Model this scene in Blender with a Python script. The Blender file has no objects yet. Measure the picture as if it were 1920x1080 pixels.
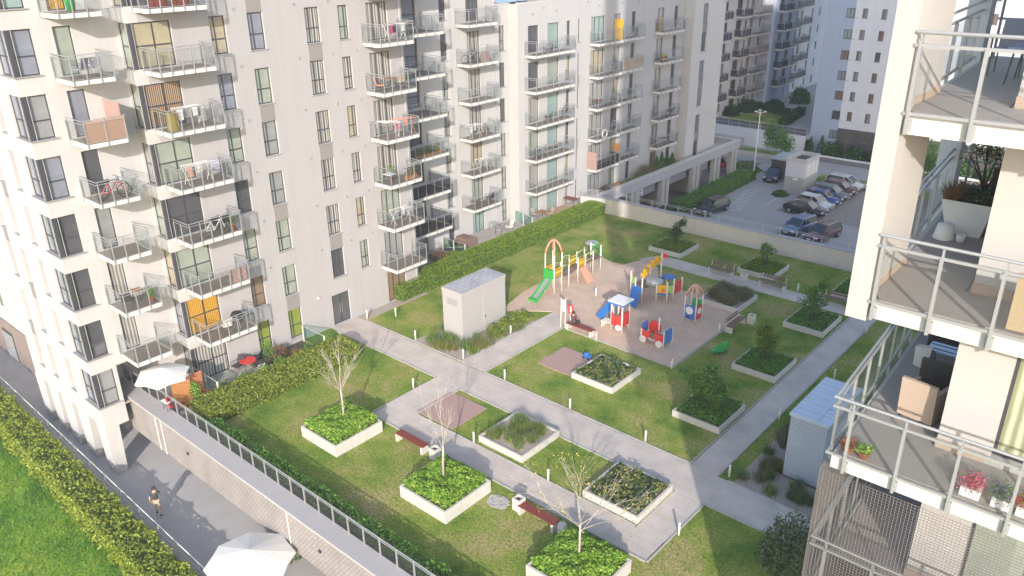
import bpy, math, random
import numpy as np
from mathutils import Vector, Matrix
random.seed(7); rng = np.random.default_rng(7)
R = math.radians
scene = bpy.context.scene
col = scene.collection
# ---------------------------------------------------------------- camera
cam_d = bpy.data.cameras.new('camera'); cam = bpy.data.objects.new('camera', cam_d); col.objects.link(cam)
CR = [(0.75477305, 0.65584589, -0.01355735), (0.2541819, -0.31145008, -0.91563661), (-0.60473895, 0.68765181, -0.40177829)]
m3 = Matrix(((CR[0][0], -CR[1][0], -CR[2][0]), (CR[0][1], -CR[1][1], -CR[2][1]), (CR[0][2], -CR[1][2], -CR[2][2])))
cam.matrix_world = Matrix.Translation((0, 0, 23.2)) @ m3.to_4x4()
cam_d.sensor_width = 36; cam_d.lens = 28.23; cam_d.clip_start = 0.3; cam_d.clip_end = 3000
scene.camera = cam
# ---------------------------------------------------------------- light
ELEV = R(21); SUNH = (0.62, -0.785)
world = bpy.data.worlds.new('World'); scene.world = world; world.use_nodes = True
wn = world.node_tree.nodes; wl = world.node_tree.links
bg = wn['Background']; bg.inputs['Strength'].default_value = 0.15
sky = wn.new('ShaderNodeTexSky'); sky.sky_type = 'NISHITA'; sky.sun_disc = False
sky.sun_elevation = ELEV; sky.sun_rotation = math.atan2(SUNH[0], SUNH[1]); sky.air_density = 1.0; sky.dust_density = 1.6; sky.ozone_density = 1.0
wl.new(sky.outputs[0], bg.inputs['Color'])
sun_d = bpy.data.lights.new('sun', 'SUN'); sun = bpy.data.objects.new('sun', sun_d); col.objects.link(sun)
sun_d.energy = 2.7; sun_d.angle = R(0.6); sun_d.color = (1.0, 0.93, 0.85)
sd = Vector((SUNH[0]*math.cos(ELEV), SUNH[1]*math.cos(ELEV), math.sin(ELEV)))
sun.rotation_euler = sd.to_track_quat('Z', 'Y').to_euler()
scene.view_settings.view_transform = 'Standard'; scene.view_settings.look = 'None'
scene.view_settings.exposure = 1.04; scene.view_settings.gamma = 1.0
scene.render.engine = 'CYCLES'
scene.cycles.max_bounces = 6; scene.cycles.transparent_max_bounces = 24
# ---------------------------------------------------------------- materials
MATS = {}
def mat(name, color, rough=0.8, metal=0.0, noise=None, coat=0.0, bump=0.0, spec=0.5, bscale=None):
    """noise=(scale, amount, color2): mottling between color and color2"""
    if name in MATS: return MATS[name]
    m = bpy.data.materials.new(name); m.use_nodes = True; nt = m.node_tree; b = nt.nodes['Principled BSDF']
    b.inputs['Base Color'].default_value = (*color, 1); b.inputs['Roughness'].default_value = rough
    b.inputs['Metallic'].default_value = metal; b.inputs['Coat Weight'].default_value = coat
    b.inputs['Specular IOR Level'].default_value = spec
    tc = nt.nodes.new('ShaderNodeTexCoord')
    if noise:
        sc, amt, c2 = noise
        n = nt.nodes.new('ShaderNodeTexNoise'); n.inputs['Scale'].default_value = sc; n.inputs['Detail'].default_value = 5
        n.inputs['Roughness'].default_value = 0.65
        r = nt.nodes.new('ShaderNodeValToRGB'); r.color_ramp.elements[0].position = 0.5-amt; r.color_ramp.elements[1].position = 0.5+amt
        r.color_ramp.elements[0].color = (*color, 1); r.color_ramp.elements[1].color = (*c2, 1)
        nt.links.new(tc.outputs['Object'], n.inputs['Vector']); nt.links.new(n.outputs['Fac'], r.inputs['Fac'])
        nt.links.new(r.outputs['Color'], b.inputs['Base Color'])
    if bump:
        n2 = nt.nodes.new('ShaderNodeTexNoise'); n2.inputs['Scale'].default_value = bscale or 30; n2.inputs['Detail'].default_value = 4
        bp = nt.nodes.new('ShaderNodeBump'); bp.inputs['Strength'].default_value = bump; bp.inputs['Distance'].default_value = 0.03
        nt.links.new(tc.outputs['Object'], n2.inputs['Vector']); nt.links.new(n2.outputs['Fac'], bp.inputs['Height'])
        nt.links.new(bp.outputs['Normal'], b.inputs['Normal'])
    MATS[name] = m
    return m
def streak(name, amt=0.10):
    m = MATS[name]; nt = m.node_tree; b = nt.nodes['Principled BSDF']; tc = nt.nodes['Texture Coordinate']
    src = b.inputs['Base Color'].links[0].from_socket
    mp = nt.nodes.new('ShaderNodeMapping'); mp.inputs['Scale'].default_value = (2.6, 2.6, 0.22)
    n = nt.nodes.new('ShaderNodeTexNoise'); n.inputs['Scale'].default_value = 1.0; n.inputs['Detail'].default_value = 7; n.inputs['Roughness'].default_value = 0.7
    r = nt.nodes.new('ShaderNodeValToRGB'); r.color_ramp.elements[0].position = 0.36; r.color_ramp.elements[1].position = 0.56
    r.color_ramp.elements[0].color = (1-amt, 1-amt, 1-amt*.9, 1); r.color_ramp.elements[1].color = (1, 1, 1, 1)
    mx = nt.nodes.new('ShaderNodeMix'); mx.data_type = 'RGBA'; mx.blend_type = 'MULTIPLY'; mx.inputs[0].default_value = 1
    nt.links.new(tc.outputs['Object'], mp.inputs['Vector']); nt.links.new(mp.outputs[0], n.inputs['Vector']); nt.links.new(n.outputs['Fac'], r.inputs['Fac'])
    nt.links.new(src, mx.inputs[6]); nt.links.new(r.outputs['Color'], mx.inputs[7]); nt.links.new(mx.outputs[2], b.inputs['Base Color'])
def leafmat(name, c1, c2, c3=None, trans=0.25):
    if name in MATS: return MATS[name]
    m = bpy.data.materials.new(name); m.use_nodes = True; nt = m.node_tree; b = nt.nodes['Principled BSDF']
    g = nt.nodes.new('ShaderNodeNewGeometry'); r = nt.nodes.new('ShaderNodeValToRGB')
    r.color_ramp.elements[0].color = (*c1, 1); r.color_ramp.elements[1].color = (*c2, 1)
    if c3:
        e = r.color_ramp.elements.new(0.93); e.color = (*c2, 1); r.color_ramp.elements[-1].color = (*c3, 1)
    nt.links.new(g.outputs['Random Per Island'], r.inputs['Fac']); nt.links.new(r.outputs['Color'], b.inputs['Base Color'])
    b.inputs['Roughness'].default_value = 0.55
    t = nt.nodes.new('ShaderNodeBsdfTranslucent'); nt.links.new(r.outputs['Color'], t.inputs['Color'])
    mx = nt.nodes.new('ShaderNodeMixShader'); mx.inputs[0].default_value = trans
    out = nt.nodes['Material Output']
    nt.links.new(b.outputs[0], mx.inputs[1]); nt.links.new(t.outputs[0], mx.inputs[2]); nt.links.new(mx.outputs[0], out.inputs['Surface'])
    MATS[name] = m
    return m
def glassmat(name, tint, fac=0.12, rough=0.03):
    m = bpy.data.materials.new(name); m.use_nodes = True; nt = m.node_tree
    for n in list(nt.nodes):
        if n.type == 'BSDF_PRINCIPLED': nt.nodes.remove(n)
    out = nt.nodes['Material Output']; t = nt.nodes.new('ShaderNodeBsdfTransparent'); t.inputs['Color'].default_value = (*tint, 1)
    g = nt.nodes.new('ShaderNodeBsdfGlossy'); g.inputs['Roughness'].default_value = rough; g.inputs['Color'].default_value = (0.95, 0.97, 1, 1)
    d = nt.nodes.new('ShaderNodeBsdfDiffuse'); d.inputs['Color'].default_value = (0.55, 0.58, 0.56, 1)
    mx0 = nt.nodes.new('ShaderNodeMixShader'); mx0.inputs[0].default_value = 0.012
    fr = nt.nodes.new('ShaderNodeLayerWeight'); fr.inputs['Blend'].default_value = 0.5
    pw = nt.nodes.new('ShaderNodeMath'); pw.operation = 'POWER'; pw.inputs[1].default_value = 4.0; nt.links.new(fr.outputs['Facing'], pw.inputs[0])
    ad = nt.nodes.new('ShaderNodeMath'); ad.operation = 'MULTIPLY_ADD'; ad.inputs[1].default_value = 0.40; ad.inputs[2].default_value = fac*0.14
    mx = nt.nodes.new('ShaderNodeMixShader')
    nt.links.new(t.outputs[0], mx0.inputs[1]); nt.links.new(d.outputs[0], mx0.inputs[2])
    nt.links.new(pw.outputs[0], ad.inputs[0]); nt.links.new(ad.outputs[0], mx.inputs[0])
    nt.links.new(mx0.outputs[0], mx.inputs[1]); nt.links.new(g.outputs[0], mx.inputs[2]); nt.links.new(mx.outputs[0], out.inputs['Surface'])
    MATS[name] = m
    return m
def wavemat(name, c1, c2, scale, rough=0.6, direction='X', coat=0.0, dist=1.5, bump=0.0, spec=0.5):
    m = mat(name, c1, rough, coat=coat, spec=spec); nt = m.node_tree; b = nt.nodes['Principled BSDF']; tc = nt.nodes['Texture Coordinate']
    w = nt.nodes.new('ShaderNodeTexWave'); w.bands_direction = direction; w.inputs['Scale'].default_value = scale
    w.inputs['Distortion'].default_value = dist; w.inputs['Detail'].default_value = 2
    r = nt.nodes.new('ShaderNodeValToRGB'); r.color_ramp.elements[0].color = (*c1, 1); r.color_ramp.elements[1].color = (*c2, 1)
    nt.links.new(tc.outputs['Object'], w.inputs['Vector']); nt.links.new(w.outputs['Fac'], r.inputs['Fac']); nt.links.new(r.outputs['Color'], b.inputs['Base Color'])
    if bump:
        bp = nt.nodes.new('ShaderNodeBump'); bp.inputs['Strength'].default_value = bump; bp.inputs['Distance'].default_value = 0.02
        nt.links.new(w.outputs['Fac'], bp.inputs['Height']); nt.links.new(bp.outputs['Normal'], b.inputs['Normal'])
    return m
def brickmat(name, c1, c2, mortar, bw, bh, msize=0.01, rough=0.85, offset=0.5, rot=(0, 0, 0), noise=0.25, bump=0.2):
    m = mat(name, c1, rough); nt = m.node_tree; b = nt.nodes['Principled BSDF']; tc = nt.nodes['Texture Coordinate']
    mp = nt.nodes.new('ShaderNodeMapping'); mp.inputs['Rotation'].default_value = rot
    br = nt.nodes.new('ShaderNodeTexBrick'); br.offset = offset
    br.inputs['Color1'].default_value = (*c1, 1); br.inputs['Color2'].default_value = (*c2, 1); br.inputs['Mortar'].default_value = (*mortar, 1)
    br.inputs['Scale'].default_value = 1.0; br.inputs['Brick Width'].default_value = bw; br.inputs['Row Height'].default_value = bh; br.inputs['Mortar Size'].default_value = msize
    n = nt.nodes.new('ShaderNodeTexNoise'); n.inputs['Scale'].default_value = 0.9; n.inputs['Detail'].default_value = 6
    mx = nt.nodes.new('ShaderNodeMix'); mx.data_type = 'RGBA'; mx.blend_type = 'MULTIPLY'; mx.inputs[0].default_value = 1
    rr = nt.nodes.new('ShaderNodeValToRGB'); rr.color_ramp.elements[0].color = (1-noise,)*3+(1,); rr.color_ramp.elements[1].color = (1, 1, 1, 1)
    rr.color_ramp.elements[0].position = 0.3; rr.color_ramp.elements[1].position = 0.65
    nt.links.new(tc.outputs['Object'], mp.inputs['Vector']); nt.links.new(mp.outputs[0], br.inputs['Vector']); nt.links.new(tc.outputs['Object'], n.inputs['Vector'])
    nt.links.new(n.outputs['Fac'], rr.inputs['Fac']); nt.links.new(br.outputs['Color'], mx.inputs[6]); nt.links.new(rr.outputs['Color'], mx.inputs[7])
    nt.links.new(mx.outputs[2], b.inputs['Base Color'])
    if bump:
        bp = nt.nodes.new('ShaderNodeBump'); bp.inputs['Strength'].default_value = bump; bp.inputs['Distance'].default_value = 0.01; bp.invert = True
        nt.links.new(br.outputs['Fac'], bp.inputs['Height']); nt.links.new(bp.outputs['Normal'], b.inputs['Normal'])
    return m
mat('plaster_cream', (0.505, 0.495, 0.495), 0.9, noise=(0.5, 0.35, (0.48, 0.47, 0.47)), bump=0.15, bscale=60)
mat('plaster_grey', (0.40, 0.385, 0.40), 0.9, noise=(0.35, 0.35, (0.385, 0.366, 0.37)), bump=0.15, bscale=60)
mat('plaster_dark', (0.255, 0.24, 0.235), 0.9, noise=(3, 0.3, (0.235, 0.22, 0.215)))
mat('plaster_white', (0.58, 0.56, 0.545), 0.9, noise=(0.5, 0.35, (0.54, 0.52, 0.505)), bump=0.1, bscale=60)
mat('plaster_blue', (0.36, 0.43, 0.56), 0.9, noise=(0.5, 0.3, (0.335, 0.40, 0.525)))
mat('plaster_cool', (0.66, 0.67, 0.72), 0.9, noise=(0.5, 0.3, (0.62, 0.63, 0.68)))
mat('shed_grey', (0.40, 0.39, 0.39), 0.6, noise=(1.5, 0.3, (0.37, 0.36, 0.36)))
mat('plaster_far', (0.68, 0.66, 0.69), 0.9, noise=(0.3, 0.3, (0.63, 0.61, 0.64)))
for _n in ('plaster_cream', 'plaster_grey', 'plaster_white', 'plaster_far', 'plaster_blue', 'plaster_cool'): streak(_n, 0.05)
mat('concrete', (0.46, 0.44, 0.42), 0.9, noise=(1.6, 0.3, (0.38, 0.365, 0.35)), bump=0.3, bscale=18)
mat('coping', (0.43, 0.415, 0.43), 0.85, noise=(1.2, 0.3, (0.39, 0.375, 0.39)))
mat('concrete_light', (0.62, 0.59, 0.55), 0.85, noise=(2.2, 0.3, (0.52, 0.49, 0.455)), bump=0.2, bscale=25)
mat('concrete_dark', (0.25, 0.25, 0.26), 0.9, noise=(1.6, 0.3, (0.19, 0.19, 0.20)))
mat('panel_grey', (0.30, 0.29, 0.31), 0.7, noise=(1.6, 0.3, (0.26, 0.25, 0.27)))
mat('frame', (0.055, 0.055, 0.065), 0.45); mat('steel', (0.40, 0.405, 0.42), 0.4, metal=0.4)
mat('galv', (0.50, 0.51, 0.53), 0.45, metal=0.4); mat('slab_white', (0.72, 0.69, 0.66), 0.85, noise=(2, 0.3, (0.64, 0.61, 0.58)))
mat('tile_floor', (0.23, 0.19, 0.165), 0.6, noise=(3, 0.3, (0.19, 0.155, 0.135)))
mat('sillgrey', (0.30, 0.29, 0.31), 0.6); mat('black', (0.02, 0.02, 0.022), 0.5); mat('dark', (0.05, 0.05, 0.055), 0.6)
mat('white', (0.78, 0.78, 0.76), 0.6); mat('red', (0.60, 0.04, 0.035), 0.5); mat('blue', (0.04, 0.17, 0.50), 0.5); mat('yellow', (0.72, 0.42, 0.03), 0.5)
mat('green', (0.04, 0.36, 0.07), 0.45); mat('salmon', (0.70, 0.30, 0.20), 0.5); mat('lime', (0.35, 0.55, 0.16), 0.5)
mat('post_cream', (0.70, 0.66, 0.60), 0.5); mat('pink', (0.62, 0.10, 0.26), 0.6); mat('orange', (0.60, 0.22, 0.03), 0.7)
mat('wood_red', (0.24, 0.05, 0.035), 0.5, noise=(8, 0.3, (0.17, 0.035, 0.025))); mat('wood', (0.42, 0.20, 0.07), 0.6, noise=(5, 0.3, (0.30, 0.13, 0.04)))
mat('base_brown', (0.25, 0.205, 0.19), 0.9, noise=(1, 0.3, (0.21, 0.17, 0.155)))
mat('ochre', (0.30, 0.24, 0.05), 0.7)
mat('wood_grey', (0.20, 0.13, 0.10), 0.7); mat('terracotta', (0.48, 0.18, 0.09), 0.7); mat('wicker', (0.56, 0.44, 0.35), 0.7, noise=(60, 0.2, (0.45, 0.345, 0.27)), bump=0.6, bscale=80)
mat('wicker_dark', (0.05, 0.045, 0.045), 0.7, noise=(40, 0.2, (0.09, 0.08, 0.08)), bump=0.6, bscale=60)
mat('fabric_white', (0.78, 0.76, 0.72), 0.9); mat('fabric_grey', (0.33, 0.33, 0.38), 0.9); mat('skin', (0.52, 0.31, 0.22), 0.6); mat('hair', (0.035, 0.025, 0.02), 0.8)
mat('sand', (0.54, 0.42, 0.34), 0.95, noise=(1.2, 0.3, (0.38, 0.285, 0.22)), bump=0.5, bscale=8)
mat('gravel', (0.47, 0.40, 0.36), 0.95, noise=(9, 0.25, (0.30, 0.255, 0.225)), bump=1.0, bscale=16)
mat('mulch', (0.10, 0.08, 0.065), 0.95, noise=(10, 0.25, (0.06, 0.05, 0.04)), bump=1.0, bscale=16)
mat('rubber_mat', (0.42, 0.28, 0.25), 0.95, noise=(3, 0.3, (0.37, 0.245, 0.22)))
mat('asphalt', (0.33, 0.325, 0.335), 0.92, noise=(0.7, 0.35, (0.40, 0.39, 0.40)), bump=0.3, bscale=40)
mat('asphalt_brown', (0.25, 0.22, 0.20), 0.95, noise=(0.9, 0.35, (0.31, 0.275, 0.25)), bump=0.5, bscale=20)
mat('plaza_stone', (0.55, 0.52, 0.51), 0.8, noise=(0.5, 0.35, (0.40, 0.385, 0.38)), bump=0.1)
mat('white_paint', (0.62, 0.62, 0.62), 0.7, noise=(6, 0.3, (0.48, 0.48, 0.48)))
mat('netcord', (0.20, 0.18, 0.17), 0.9); mat('rubber', (0.02, 0.02, 0.02), 0.8); mat('rim', (0.45, 0.45, 0.47), 0.35, metal=0.7)
mat('carglass', (0.02, 0.035, 0.05), 0.05, coat=0.6, spec=0.9); mat('lampglass', (0.7, 0.7, 0.68), 0.2)
mat('bark_white', (0.47, 0.43, 0.385), 0.8, noise=(4, 0.12, (0.28, 0.245, 0.21))); mat('bark', (0.10, 0.07, 0.05), 0.9); mat('twig', (0.48, 0.40, 0.34), 0.8)
wavemat('corrugated', (0.50, 0.55, 0.64), (0.33, 0.38, 0.47), 2.6, 0.35, 'Z', dist=0.0, bump=0.6)
wavemat('seamed', (0.58, 0.65, 0.76), (0.52, 0.60, 0.71), 0.8, 0.3, 'Y', dist=0.2, bump=0.1)
brickmat('panelroof', (0.44, 0.45, 0.50), (0.37, 0.38, 0.44), (0.62, 0.62, 0.64), 0.5, 0.36, 0.025, 0.4, bump=0.1)
brickmat('paving', (0.60, 0.53, 0.48), (0.58, 0.51, 0.465), (0.50, 0.44, 0.40), 0.9, 0.45, 0.014, noise=0.20)
brickmat('sandtiles', (0.68, 0.50, 0.39), (0.64, 0.47, 0.365), (0.50, 0.36, 0.28), 0.6, 0.3, 0.012, noise=0.18)
brickmat('fascia_brick', (0.44, 0.40, 0.385), (0.34, 0.31, 0.30), (0.24, 0.22, 0.215), 0.22, 0.13, 0.03, rot=(R(90), 0, 0), noise=0.2, bump=0.7)
brickmat('brick_brown', (0.15, 0.13, 0.12), (0.12, 0.105, 0.10), (0.09, 0.08, 0.08), 0.5, 0.15, 0.02, rot=(R(90), 0, 0))
brickmat('terrace_tile', (0.46, 0.42, 0.39), (0.42, 0.385, 0.36), (0.32, 0.29, 0.27), 0.5, 0.5, 0.01, offset=0.0, noise=0.15)
brickmat('deckboards', (0.50, 0.33, 0.22), (0.44, 0.29, 0.19), (0.25, 0.16, 0.10), 3.0, 0.14, 0.01, noise=0.15)
glassmat('glass', (0.93, 0.94, 0.94), 0.10); glassmat('glass_smoke', (0.66, 0.66, 0.68), 0.12); glassmat('glass_green', (0.80, 0.90, 0.86), 0.15)
# panes: what shows behind the glass is a curtain, a blind or a dark room
for nm, c, k in (('cream', (0.42, 0.37, 0.26), .05), ('green', (0.34, 0.38, 0.33), .05), ('blue', (0.25, 0.27, 0.33), .05), ('grey', (0.30, 0.31, 0.32), .05), ('dark', (0.10, 0.10, 0.115), .05), ('teal', (0.30, 0.40, 0.38), .05)):
    mat('pane_'+nm, c, 0.10, noise=(1.3, 0.25, tuple(x*0.7 for x in c)), coat=0.5, spec=0.8)
wavemat('pane_folds', (0.48, 0.47, 0.44), (0.15, 0.145, 0.14), 1.7, 0.15, 'X', coat=0.5, dist=1.2)
wavemat('pane_stripes', (0.42, 0.30, 0.20), (0.06, 0.05, 0.05), 3.0, 0.15, 'X', coat=0.5, dist=0.5)
wavemat('pane_orange', (0.62, 0.36, 0.06), (0.30, 0.15, 0.02), 3.0, 0.2, 'X', coat=0.4, dist=2)
wavemat('pane_lime', (0.32, 0.40, 0.06), (0.10, 0.12, 0.04), 4.0, 0.2, 'X', coat=0.4, dist=2)
mat('pane_red', (0.55, 0.03, 0.02), 0.3, coat=0.4); mat('pane_brown', (0.22, 0.155, 0.11), 0.3, coat=0.4)
PANES = ['cream', 'green', 'blue', 'grey', 'grey', 'green', 'folds', 'folds', 'dark', 'dark']
leafmat('leaf_hedge', (0.09, 0.14, 0.015), (0.30, 0.36, 0.05), (0.46, 0.38, 0.08))
leafmat('leaf_box', (0.10, 0.18, 0.012), (0.24, 0.34, 0.03))
leafmat('leaf_bright', (0.06, 0.19, 0.015), (0.34, 0.52, 0.06), (0.56, 0.60, 0.18))
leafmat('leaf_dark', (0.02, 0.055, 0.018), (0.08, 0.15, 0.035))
leafmat('leaf_mid', (0.06, 0.17, 0.025), (0.20, 0.38, 0.06))
leafmat('leaf_sage', (0.11, 0.13, 0.08), (0.26, 0.28, 0.16))
leafmat('leaf_straw', (0.12, 0.11, 0.05), (0.30, 0.26, 0.13))
leafmat('leaf_conifer', (0.15, 0.21, 0.02), (0.34, 0.40, 0.05))
leafmat('leaf_yellow', (0.45, 0.36, 0.06), (0.60, 0.52, 0.16))
leafmat('leaf_rust', (0.20, 0.06, 0.03), (0.42, 0.18, 0.06)); leafmat('petal_pink', (0.45, 0.03, 0.12), (0.75, 0.16, 0.30)); leafmat('petal_red', (0.5, 0.05, 0.04), (0.65, 0.10, 0.08)); leafmat('petal_violet', (0.16, 0.12, 0.24), (0.34, 0.28, 0.42)); leafmat('petal_white', (0.6, 0.6, 0.55), (0.8, 0.8, 0.75))
leafmat('blade', (0.11, 0.20, 0.02), (0.27, 0.34, 0.055), (0.42, 0.37, 0.13), 0.3)
leafmat('blade_lush', (0.06, 0.17, 0.012), (0.18, 0.34, 0.025), (0.32, 0.44, 0.05), 0.3)
def grassmat(name, a, b2, c2, s=0.16):
    m = mat(name, a, 0.95, bump=0.9, bscale=22); nt = m.node_tree; b = nt.nodes['Principled BSDF']; tc = nt.nodes['Texture Coordinate']
    n = nt.nodes.new('ShaderNodeTexNoise'); n.inputs['Scale'].default_value = s; n.inputs['Detail'].default_value = 7; n.inputs['Roughness'].default_value = 0.62
    r = nt.nodes.new('ShaderNodeValToRGB'); e = r.color_ramp.elements; e[0].position = 0.36; e[1].position = 0.64; e[0].color = (*a, 1); e[1].color = (*c2, 1)
    k = e.new(0.5); k.color = (*b2, 1)
    n3 = nt.nodes.new('ShaderNodeTexNoise'); n3.inputs['Scale'].default_value = 9; n3.inputs['Detail'].default_value = 5
    r3 = nt.nodes.new('ShaderNodeValToRGB'); r3.color_ramp.elements[0].color = (.62, .62, .62, 1); r3.color_ramp.elements[1].color = (1.2, 1.2, 1.2, 1); r3.color_ramp.elements[0].position = 0.35; r3.color_ramp.elements[1].position = 0.65
    mx = nt.nodes.new('ShaderNodeMix'); mx.data_type = 'RGBA'; mx.blend_type = 'MULTIPLY'; mx.inputs[0].default_value = 1
    nt.links.new(tc.outputs['Object'], n.inputs['Vector']); nt.links.new(tc.outputs['Object'], n3.inputs['Vector']); nt.links.new(n.outputs['Fac'], r.inputs['Fac']); nt.links.new(n3.outputs['Fac'], r3.inputs['Fac'])
    nt.links.new(r.outputs['Color'], mx.inputs[6]); nt.links.new(r3.outputs['Color'], mx.inputs[7]); nt.links.new(mx.outputs[2], b.inputs['Base Color'])
grassmat('turf', (0.10, 0.20, 0.015), (0.24, 0.30, 0.045), (0.40, 0.34, 0.13), 0.36)
grassmat('turf_lush', (0.04, 0.15, 0.012), (0.15, 0.31, 0.022), (0.32, 0.42, 0.04), 0.22)
# ---------------------------------------------------------------- mesh helpers
class MB:
    def __init__(s): s.v = []; s.f = []; s.m = []
    def add(s, vs, fs, m=0):
        o = len(s.v); s.v += [tuple(v) for v in vs]; s.f += [tuple(i+o for i in f) for f in fs]; s.m += [m]*len(fs); return s
    def quad(s, a, b, c, d, m=0): return s.add([a, b, c, d], [(0, 1, 2, 3)], m)
    def box(s, x0, y0, z0, x1, y1, z1, m=0):
        if x0 > x1: x0, x1 = x1, x0
        if y0 > y1: y0, y1 = y1, y0
        return s.add([(x0,y0,z0),(x1,y0,z0),(x1,y1,z0),(x0,y1,z0),(x0,y0,z1),(x1,y0,z1),(x1,y1,z1),(x0,y1,z1)],
                     [(0,3,2,1),(4,5,6,7),(0,1,5,4),(1,2,6,5),(2,3,7,6),(3,0,4,7)], m)
    def prism(s, poly, z0, z1, m=0):
        n = len(poly); vs = [(x, y, z0) for x, y in poly]+[(x, y, z1) for x, y in poly]
        fs = [tuple(range(n-1, -1, -1)), tuple(range(n, 2*n))]+[(i, (i+1) % n, n+(i+1) % n, n+i) for i in range(n)]
        return s.add(vs, fs, m)
    def extr(s, poly, a, b, m=0):
        """poly in (y,z), extruded along x from a to b"""
        n = len(poly); vs = [(a, y, z) for y, z in poly]+[(b, y, z) for y, z in poly]
        fs = [tuple(range(n-1, -1, -1)), tuple(range(n, 2*n))]+[(i, (i+1) % n, n+(i+1) % n, n+i) for i in range(n)]
        return s.add(vs, fs, m)
    def tube(s, pts, r, n=6, m=0, cap=True):
        pts = [Vector(p) for p in pts]; k = len(pts); rs = r if isinstance(r, (list, tuple)) else [r]*k
        vs = []; prev = None
        for i, p in enumerate(pts):
            t = (pts[min(i+1, k-1)]-pts[max(i-1, 0)]).normalized()
            u = t.cross(Vector((0, 0, 1))) if abs(t.z) < 0.95 else t.cross(Vector((1, 0, 0)))
            if prev is not None:
                pr = prev-t*prev.dot(t)
                if pr.length > 1e-4: u = pr
            u.normalize(); prev = u; w = t.cross(u)
            for j in range(n):
                a = 2*math.pi*j/n; vs.append(p+(u*math.cos(a)+w*math.sin(a))*rs[i])
        fs = [(i*n+j, i*n+(j+1) % n, (i+1)*n+(j+1) % n, (i+1)*n+j) for i in range(k-1) for j in range(n)]
        if cap: fs += [tuple(range(n-1, -1, -1)), tuple((k-1)*n+j for j in range(n))]
        return s.add(vs, fs, m)
    def lathe(s, c, prof, n=14, m=0):
        vs = [(c[0]+r*math.cos(2*math.pi*j/n), c[1]+r*math.sin(2*math.pi*j/n), c[2]+z) for r, z in prof for j in range(n)]
        k = len(prof); fs = [(i*n+j, i*n+(j+1) % n, (i+1)*n+(j+1) % n, (i+1)*n+j) for i in range(k-1) for j in range(n)]
        fs += [tuple(range(n-1, -1, -1)), tuple((k-1)*n+j for j in range(n))]
        return s.add(vs, fs, m)
    def xf(s, M):
        s.v = [tuple(M @ Vector(v)) for v in s.v]; return s
    def join(s, o): return s.add(o.v, o.f) if False else s._j(o)
    def _j(s, o):
        k = len(s.v); s.v += o.v; s.f += [tuple(i+k for i in f) for f in o.f]; s.m += o.m; return s
def mesh_of(name, mb, mats, smooth=False, off=(0, 0, 0)):
    me = bpy.data.meshes.new(name)
    vs = [(v[0]-off[0], v[1]-off[1], v[2]-off[2]) for v in mb.v]
    me.from_pydata(vs, [], mb.f)
    if isinstance(mats, str): mats = [mats]
    for q in mats: me.materials.append(MATS[q])
    if len(mats) > 1: me.polygons.foreach_set('material_index', mb.m)
    if smooth: me.polygons.foreach_set('use_smooth', [True]*len(me.polygons))
    me.update(); return me
def part_split(name, mb, mats, parent):
    """every loose piece of the builder becomes a part of its own"""
    pa = list(range(len(mb.v)))
    def find(i):
        while pa[i] != i: pa[i] = pa[pa[i]]; i = pa[i]
        return i
    for f in mb.f:
        a = find(f[0])
        for i in f[1:]: pa[find(i)] = a
    groups = {}
    for k, f in enumerate(mb.f): groups.setdefault(find(f[0]), []).append(k)
    out = []
    for ks in groups.values():
        ids = sorted({i for k in ks for i in mb.f[k]}); ix = {v: n for n, v in enumerate(ids)}; q = MB()
        q.v = [mb.v[i] for i in ids]; q.f = [tuple(ix[i] for i in mb.f[k]) for k in ks]; q.m = [mb.m[k] for k in ks]
        out.append(part(name, q, mats, parent))
    return out
def rootloc(o):
    while o.parent: o = o.parent
    return o.location
def link(name, me, parent=None, loc=None, rz=0.0):
    o = bpy.data.objects.new(name, me); col.objects.link(o)
    if parent: o.parent = parent
    if loc: o.location = loc
    if rz: o.rotation_euler = (0, 0, rz)
    return o
def part(name, mb, mats, parent, smooth=False):
    """a part whose vertices are written in world metres; thing at rootloc(parent), unrotated"""
    return link(name, mesh_of(name, mb, mats, smooth, tuple(rootloc(parent))), parent)
def lpart(name, mb, mats, parent, smooth=False):
    return link(name, mesh_of(name, mb, mats, smooth), parent)
def tag(o, label, cat, group=None, kind=None):
    if label: o['label'] = label
    if cat: o['category'] = cat
    if group: o['group'] = group
    if kind: o['kind'] = kind
    return o
def thing(name, label, cat, loc=(0, 0, 0), rz=0.0, group=None):
    o = bpy.data.objects.new(name, None); col.objects.link(o); o.location = loc; o.rotation_euler = (0, 0, rz); o.empty_display_size = 0.2
    return tag(o, label, cat, group)
def solo(name, mb, mats, label, cat, loc=(0, 0, 0), rz=0.0, group=None, smooth=False, world=False):
    o = link(name, mesh_of(name, mb, mats, smooth, loc if world else (0, 0, 0)), None, loc, rz); return tag(o, label, cat, group)
def struct(name, mb, mats):
    o = link(name, mesh_of(name, mb, mats)); o['kind'] = 'structure'; return o
KIDS = {}
def dup(root, loc, rz=0.0, label=None, sc=None):
    """copy a thing with its parts and sub-parts"""
    def rec(o, par):
        c = o.copy(); col.objects.link(c)
        if par: c.parent = par
        for ch in KIDS.get(o.name, []): rec(ch, c)
        return c
    def idx(o):
        KIDS[o.name] = list(o.children)
        for ch in o.children: idx(ch)
    if root.name not in KIDS: idx(root)
    c = rec(root, None); c.location = loc; c.rotation_euler = (0, 0, rz)
    if sc: c.scale = (sc,)*3
    if label: c['label'] = label
    return c
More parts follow.
